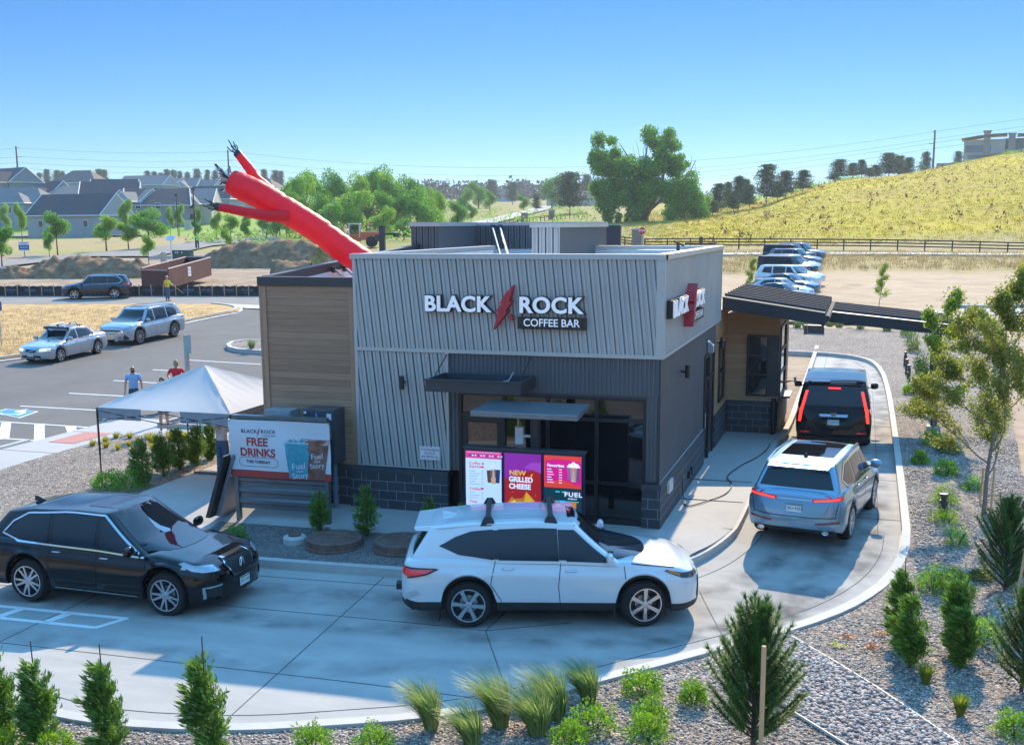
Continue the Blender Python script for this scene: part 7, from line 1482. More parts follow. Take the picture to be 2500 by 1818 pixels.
for u, v, h, r, lb, s in ((955, 1612, .72, .26, 'windswept grass tuft farthest left by the kerb', 1), (1045, 1652, .6, .25, 'short windswept grass tuft at the bottom', 2), (1108, 1606, .80, .3, 'windswept grass tuft second along the kerb', 3), (1190, 1622, .72, .34, 'broad windswept grass tuft in the middle of the group', 4), (1232, 1590, .78, .3, 'upright windswept grass tuft behind the broad one', 5), (1304, 1556, .66, .26, 'windswept grass tuft farthest right by the kerb', 6)):
 grass(g0(u, v), h, r, lb, s, 620, -.32, 'windswept grasses along the kerb')
pine(g0(1668, 1655), 1.92, .74, 'staked young pine in the gravel at the bottom right', 5, 96, .085, 40)
stake(g0(1683, 1712), 1.6, 'round wooden stake in front of the young pine', .03); stake(g0(1676, 1600), 1.5, 'round wooden stake behind the young pine', .024)
# -- right side of the lane
for u, v, h, r, lb, s in ((1996, 1425, 1.25, .2, 'narrow juniper by the lane kerb, behind another', 21), (2014, 1476, 1.12, .26, 'bushy juniper in front of the narrow one by the lane', 22), (2122, 1452, 1.42, .25, 'juniper with a thin leader right of the pair by the lane', 23), (2134, 1475, .95, .2, 'small juniper joined to the one with a thin leader', 24)):
 juniper(g0(u, v), h, r, lb, s, 2800, -.03, 'junipers right of the lane bend', rod=(0, h+.15) if s < 23 else None)
pine(g0(2225, 1312), 1.72, .62, 'dark wide young pine near the right edge', 8, 80, .08, 34); pine(g0(2262, 1530), 1.55, .5, 'young pine cut by the right edge', 9, 70, .085, 34)
for (x, y), h, r, lb, s, m_ in (((1560, 165), .55, .32, 'bright bush behind the grey round post right of the lane', 31, SHR), ((1562, 290), .42, .32, 'bright bush in front of the grey round post', 32, SHR), ((1742, 80), .42, .3, 'green bush right of the bright ones near the tree stakes', 33, BRL), ((1640, 420), .45, .26, 'small green bush between junipers and the dark pine', 34, BRL), ((1490, 680), .40, .32, 'green bush just right of the lane junipers', 35, BRL), ((1600, 690), .45, .34, 'feathery green bush behind the leader juniper', 36, JUN), ((1810, 1010), .4, .3, 'green bush left of the edge pine', 37, BRL), ((2010, 1600), .3, .26, 'bright bush at the bottom right corner', 38, SHR), ((1790, 620), .2, .22, 'low olive bush at the foot of the dark pine', 39, OLV)):
 shrub(g0(*Z4(x, y)), h, r, lb, s, m_, 620, .034)
for (x, y), h, lb, s in (((1445, 1255), .34, 'small yellow-green grass tuft before the lane junipers', 41), ((1665, 1460), .36, 'small yellow-green grass tuft in the gravel at the right', 42)): grass(g0(*Z4(x, y)), h, .14, lb, s, 300, .02, None, leafmat('yellow_grass', (.14, .2, .02), (.38, .44, .05), .45))
for (x, y), h, lb in (((1785, 165), .95, 'orange stake left of the young tree trunk'), ((1850, 245), 1.2, 'orange stake right of the young tree trunk'), ((2000, 790), 2.0, 'long leaning orange stake at the right edge')):
 stake(g0(*Z4(x, y)), h, lb, .024, (.22, 0) if 'lean' in lb else (.03, 0))
# -- leaning thin tree
def limb(b, p, d, L, r_, depth, rnd, tips, spread=.55, up=.12, wind=-.12):
 q_ = [p]; n = 5; dd = d.copy()
 for i in range(n): dd = (dd+Vector((rnd.gauss(wind, .10), rnd.gauss(0, .10), rnd.gauss(up, .08)))).normalized(); q_.append(q_[-1]+dd*L/n)
 b.tube(q_, [r_*(1-.12*i) for i in range(n+1)], 5, GBARK, cap=False)
 if depth == 0: tips.append(q_); return
 tips.append(q_[2:])
 for i in range(4 if depth > 1 else 3):
  k = rnd.choice([2, 3, 4, 5]); a = rnd.uniform(0, 6.3); s = (dd.cross(Vector((math.cos(a), math.sin(a), .3)))).normalized(); limb(b, q_[k], (dd+s*spread*rnd.uniform(.7, 1.4)).normalized(), L*rnd.uniform(.45, .7), r_*.5, depth-1, rnd, tips, spread, up, wind)
def thin_tree(p, h, label, seed, crown=1., mt=None, dens=10, leaf=.075, depth=2, r_=.045, wind=-.10, clear=.3, name='young_tree', group=None, nl=9, low=None):
 rnd = random.Random(seed); b = MB(); tips = []; t = thing(name, label, 'tree', tuple(p), 0, group); q_ = [Vector((0, 0, -.1))]; x = 0
 for i in range(9): q_.append(Vector((q_[-1].x+rnd.gauss(.02 if wind > -.2 else .01, .03), rnd.gauss(0, .03)+q_[-1].y, h*(i+1)/9)))
 b.tube(q_, [r_*(1-.095*i) for i in range(10)], 7, GBARK)
 for i in range(nl):
  k = clear+(1-clear)*i/nl; z = k*h; c = q_[min(9, int(k*9)+1)]; a = i*2.4+rnd.random(); limb(b, Vector((c.x, c.y, z)), Vector((math.cos(a), math.sin(a), .7)).normalized(), h*.30*crown*(1.15-k*.75), r_*.45*(1.1-k*.7), depth-1 if i % 2 else depth-1, rnd, tips, .6, .1, wind)
 tips.append(q_[6:]); b.build('trunk', parent=t, smooth=True); rg = np.random.default_rng(seed); P0 = []
 for tp in tips:
  for a, c in zip(tp, tp[1:]):
   for _ in range(dens): f = rnd.random(); v = a+(c-a)*f; P0.append((v.x, v.y, v.z))
 P0 = np.array(P0)+rg.normal(0, .02+leaf*.7, (len(P0), 3)); n = len(P0); d = rg.normal(0, 1, (n, 3)); V = spray(P0, d, leaf*rg.uniform(.6, 1.3, n), leaf*.6*rg.uniform(.7, 1.2, n), np.zeros((n, 3)), rg); quads('crown', V, mt or TRE, t); return t
tp = g0(*Z4(1808, 225)); thin_tree(tp, 4.6, 'thin staked young tree with sparse yellow-green leaves at the right', 4, 1.0, TRE, 34, .06, 3, .05, -.12, .2, nl=14)
thin_tree(P(2066, 985, .1), 4.2, 'small bright tree behind the canopy end', 12, .62, leafmat('bright_tree_leaf', (.12, .2, .01), (.4, .5, .03), .5), 34, .09, 2, .03, 0, .25)
thin_tree(P(1945, 702, 0), 3.1, 'small sapling on the dirt lot above the canopy', 13, .55, leafmat('bright_tree_leaf', (.12, .2, .01), (.4, .5, .03), .5), 13, .09, 2, .03, 0, .35)
thin_tree(P(1660, 655, 0), 2.6, 'sapling just right of the shop corner', 14, .5, leafmat('bright_tree_leaf', (.12, .2, .01), (.4, .5, .03), .5), 13, .09, 2, .03, 0, .2)
thin_tree(P(715, 640, 0), 4.2, 'small leafy tree behind the brown wall under the red dancer', 15, .9, OLV, 15, .11, 2, .04, 0, .3)
# -- plants by the canopy posts and along the right kerb
for i, ((x, y), h, r, m_, lb) in enumerate((((1490, 430), .55, .3, JUN, 'dark bush at the top end of the right gravel bed'), ((1525, 480), .7, .35, JUN, 'dark bush above the short posts'), ((1575, 640), .95, .3, leafmat('blue_juniper', (.03, .09, .06), (.12, .24, .18), .3), 'blue-green bush behind the canopy posts'), ((1530, 520), .45, .3, OLV, 'olive bush between dark bushes in the right bed'), ((1510, 760), .35, .25, SHR, 'bright low bush by the fourth short post'), ((1555, 850), .4, .3, OLV, 'olive bush left of the canopy posts'), ((1635, 1060), .5, .32, BRL, 'green bush at the foot of the near canopy post'), ((1570, 1160), .28, .2, BRL, 'small green bush on the gravel beside the lane kerb'), ((1715, 1230), .42, .3, BRL, 'green bush left of the tree stakes'), ((1730, 1100), .3, .3, OLV, 'olive bush above the tree stakes'))):
 shrub(P(*N2(x, y), .12), h, r, lb, 60+i, m_, 600, .045)
FB = [(862, 380), (915, 388), (990, 375), (1050, 372), (1105, 378), (1060, 320), (1125, 330), (1225, 390), (1165, 352), (1325, 372), (1380, 400), (1410, 372)]
for i, (x, y) in enumerate(FB):
 grass(P(*N2(x, y), .1), .75, .5, '%s spiky tuft from the left in the far gravel bed behind the canopy' % ['first', 'second', 'third', 'fourth', 'fifth', 'sixth', 'seventh', 'eighth', 'ninth', 'tenth', 'eleventh', 'twelfth'][sorted(range(12), key=lambda k: FB[k][0]).index(i)], 80+i, 160, .0, 'spiky tufts in the far gravel bed', leafmat('yucca', (.08, .16, .04), (.28, .36, .12), .4))
# -- bed left of the walkway
T4 = lambda x, y: ((220+x/4.58)*.9072, (860+y/4.58)*.9072)
for (x, y), h, r, lb, s in (((600, 1495), 1.15, .27, 'dark juniper nearest in the bed under the tent', 51), ((822, 1395), 1.1, .28, 'second juniper in the row under the tent', 52), ((1005, 1322), 1.15, .24, 'third juniper in the row under the tent', 53), ((1210, 1268), 1.1, .28, 'fourth juniper in the row under the tent', 54), ((1355, 1198), 1.05, .2, 'farthest juniper in the row under the tent', 55)):
 juniper(P(*T4(x, y), .12), h, r, lb, s, 2200, -.02, 'junipers in the bed under the tent', rod=(.03, h+.12) if s in (51, 52) else None)
for (x, y), h, r, lb, s in (((190, 1520), .38, .4, 'loose green bush at the foot of the near tent leg', 56), ((440, 1540), .5, .38, 'green bush before the dark juniper under the tent', 57)): shrub(P(*T4(x, y), .12), h, r, lb, s, BRL, 700, .045)
YB = [(290, 965), (170, 1008), (30, 1050), (180, 1068), (310, 1095), (440, 1058), (490, 1128), (550, 1020), (690, 1020), (730, 1130), (910, 1000), (1050, 1000), (1085, 1160), (1180, 808), (1290, 815), (445, 965), (640, 975)]
od = ['nearest', 'second nearest', 'third nearest', 'fourth nearest', 'fifth nearest', 'sixth nearest', 'seventh nearest', 'eighth nearest', 'middle', 'tenth nearest', 'eleventh nearest', 'twelfth nearest', 'thirteenth nearest', 'fourteenth nearest', 'third farthest', 'second farthest', 'farthest']
for i, (x, y) in enumerate(YB):
 k = sorted(range(len(YB)), key=lambda j: -YB[j][1]).index(i); big = i in (8, 9, 10, 11, 12); grass(P(*T4(x, y), .12), .42 if big else .26, .24 if big else .14, '%s golden tuft in the bed left of the brown wall' % od[k], 90+i, 240 if big else 130, .0, 'golden tufts in the bed under the tent', YEL)
# -- plants before the shop
for x, y, h, r, lb, s in ((-6.72, -1.62, 1.05, .21, 'narrow dark juniper at the right end of the banner screen', 61), (-5.75, -1.45, 1.1, .25, 'narrow dark juniper between screen and menu board', 62), (-4.35, -1.55, .95, .17, 'thin dark juniper just left of the white SUV', 63), (-3.6, -1.62, .9, .13, 'thin dark juniper beside the menu board', 64)):
 p = (x, y, zbed(x, y)); juniper(p, h, r, lb, s, 2200, 0, 'dark junipers along the shop front', tip=.2, rod=(.02, h+.2), leaf=.06)
shrub((-8.25, -2.35, zbed(-8.25, -2.35)), .28, .26, 'small dark bush in the bed before the banner screen', 65, BRD, 500, .035)
grass(P(557, 772, .2), .55, .3, 'spiky tuft on the small kerbed island', 66, 220, 0, None, leafmat('yucca', (.08, .16, .04), (.28, .36, .12), .4))
for i, ((x, y), c_) in enumerate((((950, 968), (.5, .14, .02)), ((1160, 942), (.55, .2, .02)), ((1100, 1030), (.45, .13, .03)), ((895, 1020), (.45, .45, .05)))):
 n = 26; rg = np.random.default_rng(i); c0 = np.stack([rg.normal(0, .09, n), rg.normal(0, .06, n), rg.uniform(.0, .03, n)+.0], 1); V = spray(c0, rg.normal(0, 1, (n, 3))*np.array([1, 1, .15]), np.full(n, .06), np.full(n, .03), np.zeros((n, 3)), rg)
 o = quads('fallen_leaves', V, leafmat('dry_leaf_%d' % i, c_, tuple(min(1, v*1.4) for v in c_), .3), None, P(*Z4(x, y), .02)); tag(o, ['largest heap of orange leaves on the gravel beside the lane', 'small orange leaves beyond the largest heap on the gravel', 'orange leaves nearest the edging strip', 'few yellow-green leaves left of the orange ones'][i], 'fallen leaves')
# ================================================================ construction site
SF = mat('silt_cloth', (.02, .02, .024), .7, var=.2, scale=3)
fp = [P(u, 653, .1) for u in (-40, 60, 160, 260, 360, 460, 560, 660)]
sf = thing('silt_fence', 'black construction fence fabric with wooden stakes along the access road', 'fence', fp[0]); b = MB(); V = []
for i in range(141):
 f = i/140*7; k = min(6, int(f)); p = fp[k].lerp(fp[k+1], f-k)-fp[0]; s_ = .06*math.sin(i*.9)
 V += [(p.x, p.y+s_, p.z-.15), (p.x, p.y+s_*.6+.04, p.z+.35), (p.x, p.y, p.z+.66+.03*math.sin(i*1.7))]
b.add(V, [(i*3+j, i*3+3+j, i*3+4+j, i*3+1+j) for i in range(140) for j in (0, 1)], SF); b.build('fabric', parent=sf)
for i in range(27):
 f = i/26*7; k = min(6, int(f)); p = fp[k].lerp(fp[k+1], f-k)-fp[0]; b = MB(); b.box((p.x-.025, p.y-.1, p.z-.2), (p.x+.025, p.y-.05, p.z+.78), STK, ry=.05*math.sin(i*3)); b.build('stake', parent=sf)
b = MB(); PL = mat('printed_blue', (.16, .22, .30), .7)
for i in range(16):
 f = (i+.5)/16*7; k = min(6, int(f)); p = fp[k].lerp(fp[k+1], f-k)-fp[0]; M = MF((p.x, p.y-.12, p.z+.3)); txt(b, M, 'SITE FENCE', 0, .06, .2, PL, 0, off=.004); txt(b, M, 'erosion control', 0, -.1, .09, PL, 0)
b.build('print', parent=sf)
DIRTP = mat('pile_dirt', (.13, .075, .04), .95, scale=1.3, bump=1, bscale=4, spec=.1, col2=(.34, .21, .12))
def pile(label, pts, D, seed, base_v, dep=5., mt=DIRTP, bumpy=.42):
 "heap whose ridge follows the surveyed outline pts (u, v) at distance D"
 p0, p1 = PD(pts[0][0], base_v, D), PD(pts[-1][0], base_v, D); n = 70; m_ = 16; ax = Vector((p1.x-p0.x, p1.y-p0.y, 0)); L = ax.length; ax.normalize(); nr = Vector((-ax.y, ax.x, 0)); b = MB(); rnd = random.Random(seed)
 from mathutils import noise
 for i in range(n+1):
  u = pts[0][0]+(pts[-1][0]-pts[0][0])*i/n; v = curve([(a, -c) for a, c in pts])(u); q_ = PD(u, -v, D); g_ = H(q_.x, q_.y); hh = max(.0, q_.z-g_)
  for j in range(m_+1):
   t = -1+2*j/m_; w_ = (dep*.08+hh*1.1); x, y = q_.x+nr.x*t*w_, q_.y+nr.y*t*w_; pr = max(0, 1-abs(t))**.85; z = hh*pr
   nz = noise.noise(Vector((x*.6, y*.6, seed)))*.5+noise.noise(Vector((x*1.7, y*1.7, seed)))*.25; b.v.append((x, y, H(x, y)-.15+z+nz*bumpy*min(1, z*1.5)*3*pr**.3))
 b.f = [(i*(m_+1)+j, (i+1)*(m_+1)+j, (i+1)*(m_+1)+j+1, i*(m_+1)+j+1) for i in range(n) for j in range(m_)]; b.m = [None]*len(b.f)
 return tag(b.build('dirt_pile', mt, smooth=True), label, 'dirt pile', 'dirt piles on the building site')
pile('long brown dirt pile left of the dumpster', [(55, 597), (70, 585), (100, 567), (120, 563), (145, 572), (158, 562), (205, 560), (230, 566), (262, 565), (300, 572), (330, 582), (370, 591), (400, 592)], 107, 1, 597)
pile('low dirt heap at the far left of the site', [(-10, 600), (15, 591), (45, 585), (60, 593), (80, 600)], 106, 2, 600)
pile('grey brown dirt pile behind the dumpster and the red dancer', [(395, 573), (430, 563), (470, 556), (500, 541), (540, 531), (600, 529), (645, 522), (690, 530), (720, 548), (750, 560)], 122, 3, 573, 7)
pile('clumpy dark dirt at the left below the long pile', [(-30, 640), (0, 630), (30, 626), (60, 633), (100, 640), (140, 646)], 88, 4, 645, 3, mat('dark_dirt', (.08, .055, .035), .95, scale=1, bump=1, col2=(.2, .14, .09)), .3)
pile('small heap of rubble with rods before the grey brown pile', [(603, 580), (615, 571), (640, 566), (665, 573), (690, 580)], 100, 5, 580, 2)
RUSTD = mat('rusty_red_steel', (.06, .018, .016), .7, metal=.1, scale=1.2, col2=(.13, .04, .03), bump=.2)
def dumpster():
 A, B_, Cc, Dd = PD(316, 640, 92), PD(374, 642, 90), PD(468, 624, 101), PD(440, 615, 104)
 t = thing('dumpster', 'rusty dark red open-top dumpster standing on the dirt site', 'dumpster', (A.x, A.y, H(A.x, A.y))); z0 = t.location.z
 g_ = lambda p: Vector((p.x-A.x, p.y-A.y, 0)); a, c, d = g_(A), g_(B_), g_(Cc); e = a+(d-c); h = 1.5
 def wall(nm, p, q_, tz=(0, 0)):
  n = (q_-p).normalized(); s_ = Vector((-n.y, n.x, 0))*.06; b = MB(); b.add([p+s_+Vector((0, 0, tz[0]-.1)), q_+s_+Vector((0, 0, tz[1]-.1)), q_-s_+Vector((0, 0, tz[1]-.1)), p-s_+Vector((0, 0, tz[0]-.1)), p+s_+Vector((0, 0, tz[0]+h)), q_+s_+Vector((0, 0, tz[1]+h)), q_-s_+Vector((0, 0, tz[1]+h)), p-s_+Vector((0, 0, tz[0]+h))], [(3, 2, 1, 0), (4, 5, 6, 7), (0, 1, 5, 4), (1, 2, 6, 5), (2, 3, 7, 6), (3, 0, 4, 7)], RUSTD)
  rim = [p+Vector((0, 0, tz[0]+h)), q_+Vector((0, 0, tz[1]+h))]; b.tube(rim, .07, 6, mat('rim_pink', (.35, .22, .2), .6)); return b.build(nm, parent=t)
 k = (.15, .75); wall('end_door', a, c); wall('side_wall', c, d, k); wall('side_wall', a, e, k); wall('end_wall', e, d, (.75, .75)); b = MB(); b.add([a+Vector((0, 0, .1)), c+Vector((0, 0, .1)), d+Vector((0, 0, .8)), e+Vector((0, 0, .8))], [(0, 1, 2, 3)], mat('dumpster_floor', (.2, .14, .1), .9)); b.build('floor', parent=t)
 b = MB(); m_ = c.lerp(d, .45); ux = (d-c).normalized(); M = MF(Vector((m_.x, m_.y, 1.25))+Vector((ux.y, -ux.x, 0))*.08, ux, (0, 0, 1)); WP = mat('plate_white', (.74, .74, .74), .5); flat(b, M, rect(-.35, -.4, .45, .4), WP); txt(b, M, 'METAL', .05, .15, .22, LEG, .01); txt(b, M, 'ONLY', .05, -.15, .22, LEG, .01); b.build('notice', parent=t)
dumpster()
# wheel loader
OR = mat('loader_orange', (.62, .12, .03), .5, var=.1); p = P(725, 587); lo = thing('wheel_loader', 'orange wheel loader with white cab working beyond the red dancer', 'loader', G(790, 160), math.radians(200)); lo.scale = (1.05,)*3
b = MB(); b.box((-3.2, -1, 1.0), (-.6, 1, 2.1), OR); b.box((-3.4, -1.1, .8), (-2.6, 1.1, 1.7), LEG); b.box((-.6, -.8, .8), (1.6, .8, 1.3), OR); b.build('body', parent=lo, bevel=.08)
b = MB(); 
for x in (-.5, .9):
 for y in (-.75, .75): b.box((x-.06, y-.06, 1.3), (x+.06, y+.06, 3.1), WP if False else PAINT)
b.box((-.65, -.9, 3.1), (1.05, .9, 3.25), PAINT); b.box((-.5, -.75, 1.3), (.9, .75, 1.8), OR); cbn = b.build('cab', parent=lo); b = MB(); b.box((-.45, -.7, 1.8), (.85, .7, 3.05), CGLASS); b.build('glass', parent=cbn)
b = MB(); b.tube([(-1.4, .4, 2.1), (-1.4, .4, 2.9)], .06, 8, LEG); b.build('exhaust', parent=lo)
for x in (-2.1, 1.2):
 for y in (-1.15, 1.15): b = MB(); b.lathe([(0, -.25), (.5, -.25), (.72, -.2), (.75, 0), (.72, .2), (.5, .25), (0, .25)], 20, RUB, axis='y', c=(x, y, .75)); b.lathe([(.34, -.27), (.34, .27)], 12, OR, axis='y', c=(x, y, .75)); b.build('wheel', parent=lo, smooth=True, ang=40)
b = MB(); b.tube([(1.2, .5, 1.3), (2.4, .5, 1.0), (3.2, .5, .5)], .12, 6, OR); b.tube([(1.2, -.5, 1.3), (2.4, -.5, 1.0), (3.2, -.5, .5)], .12, 6, OR); b.add([(3.1, -1.3, .1), (3.1, 1.3, .1), (4.1, 1.3, .1), (4.1, -1.3, .1), (3.0, -1.3, 1.1), (3.0, 1.3, 1.1)], [(0, 1, 2, 3), (0, 1, 5, 4), (0, 4, 3), (1, 2, 5)], OR); b.build('bucket', parent=lo)
# utility boxes, signs
p = P(405, 574); b = MB(); b.box((-2.4, -1, 0), (2.4, 1, 1.75), mat('transformer_green', (.03, .075, .055), .5)); b.box((-2.45, -1.05, 1.75), (2.45, 1.05, 1.82), mat('transformer_green', (.03, .075, .055), .5)); [b.box((x, -1.02, 1.2), (x+.3, -1, 1.5), PAINT) for x in (-1.4, -.9, .2)]; b.v = [(x*.5, y*.5, z*.6) for x, y, z in b.v]; tag(b.build('transformer_box', loc=p, rz=.1), 'dark green transformer box by the solar sign at the street', 'electric box')
p = P(363, 583); b = MB(); b.box((-.45, -.4, 0), (.45, .4, 1.9), mat('beige_box', (.45, .42, .37), .6)); b.box((-.3, -.3, 1.9), (.3, .3, 2.1), mat('beige_box', (.45, .42, .37), .6)); b.v = [(x*.6, y*.6, z*.6) for x, y, z in b.v]; tag(b.build('utility_box', loc=p), 'tall beige utility pedestal left of the green transformer', 'utility box')
p = P(418, 508); b = MB(); b.box((-1.4, -1.2, 0), (1.4, 1.2, 3.6), mat('beige_box', (.45, .42, .37), .6)); b.box((-1.5, -1.3, 3.6), (1.5, 1.3, 3.7), PAINT); b.v = [(x*.6, y*.6, z*.6) for x, y, z in b.v]; tag(b.build('utility_box', loc=p), 'pale utility cabinet by the street corner behind the solar sign', 'utility box')
p = P(381, 583); t = thing('solar_sign', 'thin post with a tilted solar panel at the far street', 'sign', p, .1); t.scale = (.45,)*3; b = MB(); b.box((-.12, -.12, 0), (.12, .12, 6), PAINT); b.build('post', parent=t); b = MB(); b.add([(-1.0, -.7, 5.7), (1.2, -.7, 5.7), (.8, .9, 6.8), (-1.4, .9, 6.8)], [(0, 1, 2, 3)], mat('solar_panel', (.4, .5, .6), .2)); b.build('solar_panel', parent=t)
post_sign('for_sale_sign', 'blue and white lot sign on two posts in the grass at far left', 'sign', P(55, 568), 1.9, 1.5, 1.15, 0, SGN, .15, .1, (('', -.15, .6, SBL), ('FOR LEASE', .38, .2, SBL), ('303-538-0555', -.15, .2, SGN)))
post_sign('notice_sign', 'small white notice sign on a post by the far dirt pile', 'sign', P(583, 524), 1.8, .75, .8, 0, SGN, .1, .1, (('SPEED', .2, .17, LEG), ('LIMIT', .03, .17, LEG), ('30', -.2, .26, LEG)))
def octo(r_): return [(r_*math.cos(PI/8+i*PI/4), r_*math.sin(PI/8+i*PI/4)) for i in range(8)]
for u, v, D, lb, sc_ in ((1422, 511, 128, 'red stop sign beyond the fence right of the shop roof', .85), (822, 497, 190, 'red stop sign by the country road left of the shop roof', .8)):
 p = G(u, D); t = thing('stop_sign', lb, 'sign', p); hh = PD(u, v, D).z-p.z; b = MB(); b.box((-.05, -.05, 0), (.05, .05, hh), GALV); b.build('post', parent=t); b = MB(); b.prism(octo(.5*sc_), 0, .03, SRD, lambda a, c, h: (a, -.06-h, hh+c)); o = b.build('panel', parent=t); b = MB(); txt(b, MF((0, -.095, hh)), 'STOP', 0, 0, .4*sc_, SGN, .002, off=.01); b.build('lettering', parent=o)
p = P(75, 502); t = thing('monument_sign', 'low dark stone monument sign reading RIDGE VILLAGE among shrubs', 'sign', p, .12); b = MB(); b.box((-9, -.6, 0), (9, .6, 3.2), mat('dark_stone', (.08, .065, .06), .8, bump=1)); b.build('wall', parent=t); b = MB(); txt(b, MF((0, -.62, 2.1)), 'RIDGE VILLAGE', 1, 0, 1.5, mat('letter_grey', (.5, .48, .46), .5), .01, off=.03); b.build('lettering', parent=t)
for u, v, hh, lb, D in ((851, 553, 4.6, 'black light pole just left of the shop roof', 68), (1550, 545, 4.4, 'black twin-head light pole behind the right end of the shop roof', 82)):
 p = G(u, D); top = PD(u, 500 if u < 1000 else 524, D); hh = top.z-p.z; t = thing('light_pole', lb, 'light pole', p); b = MB(); b.box((-.16 if u < 1000 else -.12, -.12, 0), (.16 if u < 1000 else .12, .12, hh), TRIMD); b.build('pole', parent=t)
 for s_ in ((1,) if u < 1000 else (1, -1)): b = MB(); b.box((min(0, s_*.85), -.1, hh-.55), (max(0, s_*.85), .1, hh-.45), TRIMD); b.box((s_*.85-.3, -.16, hh-.52), (s_*.85+.3, .16, hh-.42), TRIMD); b.build('lamp_head', parent=t)
for u, D, lb in ((434, 165, 'thin dark street lamp among the left trees'), (395, 235, 'far thin street lamp left of the dark one')):
 p = G(u, D); t = thing('street_lamp', lb, 'street lamp', p); b = MB(); b.tube([(0, 0, 0), (0, 0, 8.5)], .09, 6, LEG); b.build('pole', parent=t); b = MB(); b.lathe([(.0, 0), (.25, 0), (.3, .4), (0, .6)], 8, GLASS, c=(0, 0, 8.4)); b.build('lamp_head', parent=t)
b = MB(); b.box((-.45, -.4, 0), (.45, .4, 1.5), mat('portable_green', (.05, .4, .2), .5)); 
# ================================================================ ranch fences and pillar
FW_ = mat('fence_brown', (.06, .035, .025), .8, var=.2)
def rail_fence(label, pts, rails=3, h=1.05, gap=2.9):
 "pts: (column, distance)"
 w_ = [G(u, D) for u, D in pts]; L = [0]
 for a, c in zip(w_, w_[1:]): L.append(L[-1]+(c-a).length)
 n = int(L[-1]/gap); q_ = []
 for i in range(n+1):
  s_ = L[-1]*i/n; k = max(j for j in range(len(L)-1) if L[j] <= s_+1e-6); f = (s_-L[k])/(L[k+1]-L[k]); p = w_[k].lerp(w_[k+1], f); q_.append(Vector((p.x, p.y, H(p.x, p.y))))
 t = thing('rail_fence', label, 'fence', q_[0])
 for p in q_: d = p-q_[0]; b = MB(); b.box((d.x-.07, d.y-.07, d.z-.2), (d.x+.07, d.y+.07, d.z+h+.08), FW_); b.build('post', parent=t)
 for r_ in range(rails):
  zz_ = h*(1-r_*.33) ; b = MB(); vs = []
  for p in q_: d = p-q_[0]; vs += [(d.x, d.y-.09, d.z+zz_-.07), (d.x, d.y-.09, d.z+zz_+.07), (d.x, d.y-.05, d.z+zz_+.07), (d.x, d.y-.05, d.z+zz_-.07)]
  b.add(vs, [(i*4+j, i*4+(j+1) % 4, i*4+4+(j+1) % 4, i*4+4+j) for i in range(len(q_)-1) for j in range(4)], FW_); b.build('rail', parent=t)
rail_fence('long brown three-rail fence along the pale footpath at right', [(1428, 136), (1600, 131), (1800, 128), (2050, 126), (2300, 124), (2420, 123)])
rail_fence('short brown rail fence left of the stone pillar', [(1340, 150), (1360, 146), (1400, 139)], gap=2.6)
rail_fence('brown rail fence along the country road', [(1110, 232), (1150, 245), (1200, 262), (1240, 275), (1300, 292)], 2, 1.1, 3)
STN = mat('pillar_stone', (.25, .20, .17), .85, var=.3, scale=3, bump=1)
for u, D, hh, lb in ((1412, 137.5, 2.1, 'stone pillar with pale cap in the fence right of the shop roof'), (1162, 248, 2.2, 'small stone pillar in the roadside fence, left one'), (1222, 270, 2.2, 'small stone pillar in the roadside fence, right one')):
 p = G(u, D); t = thing('stone_pillar', lb, 'pillar', p); b = MB(); b.box((-.6, -.6, 0), (.6, .6, hh), STN); b.build('shaft', parent=t); b = MB(); b.box((-.7, -.7, hh), (.7, .7, hh+.2), CONC2); b.build('cap', parent=t)
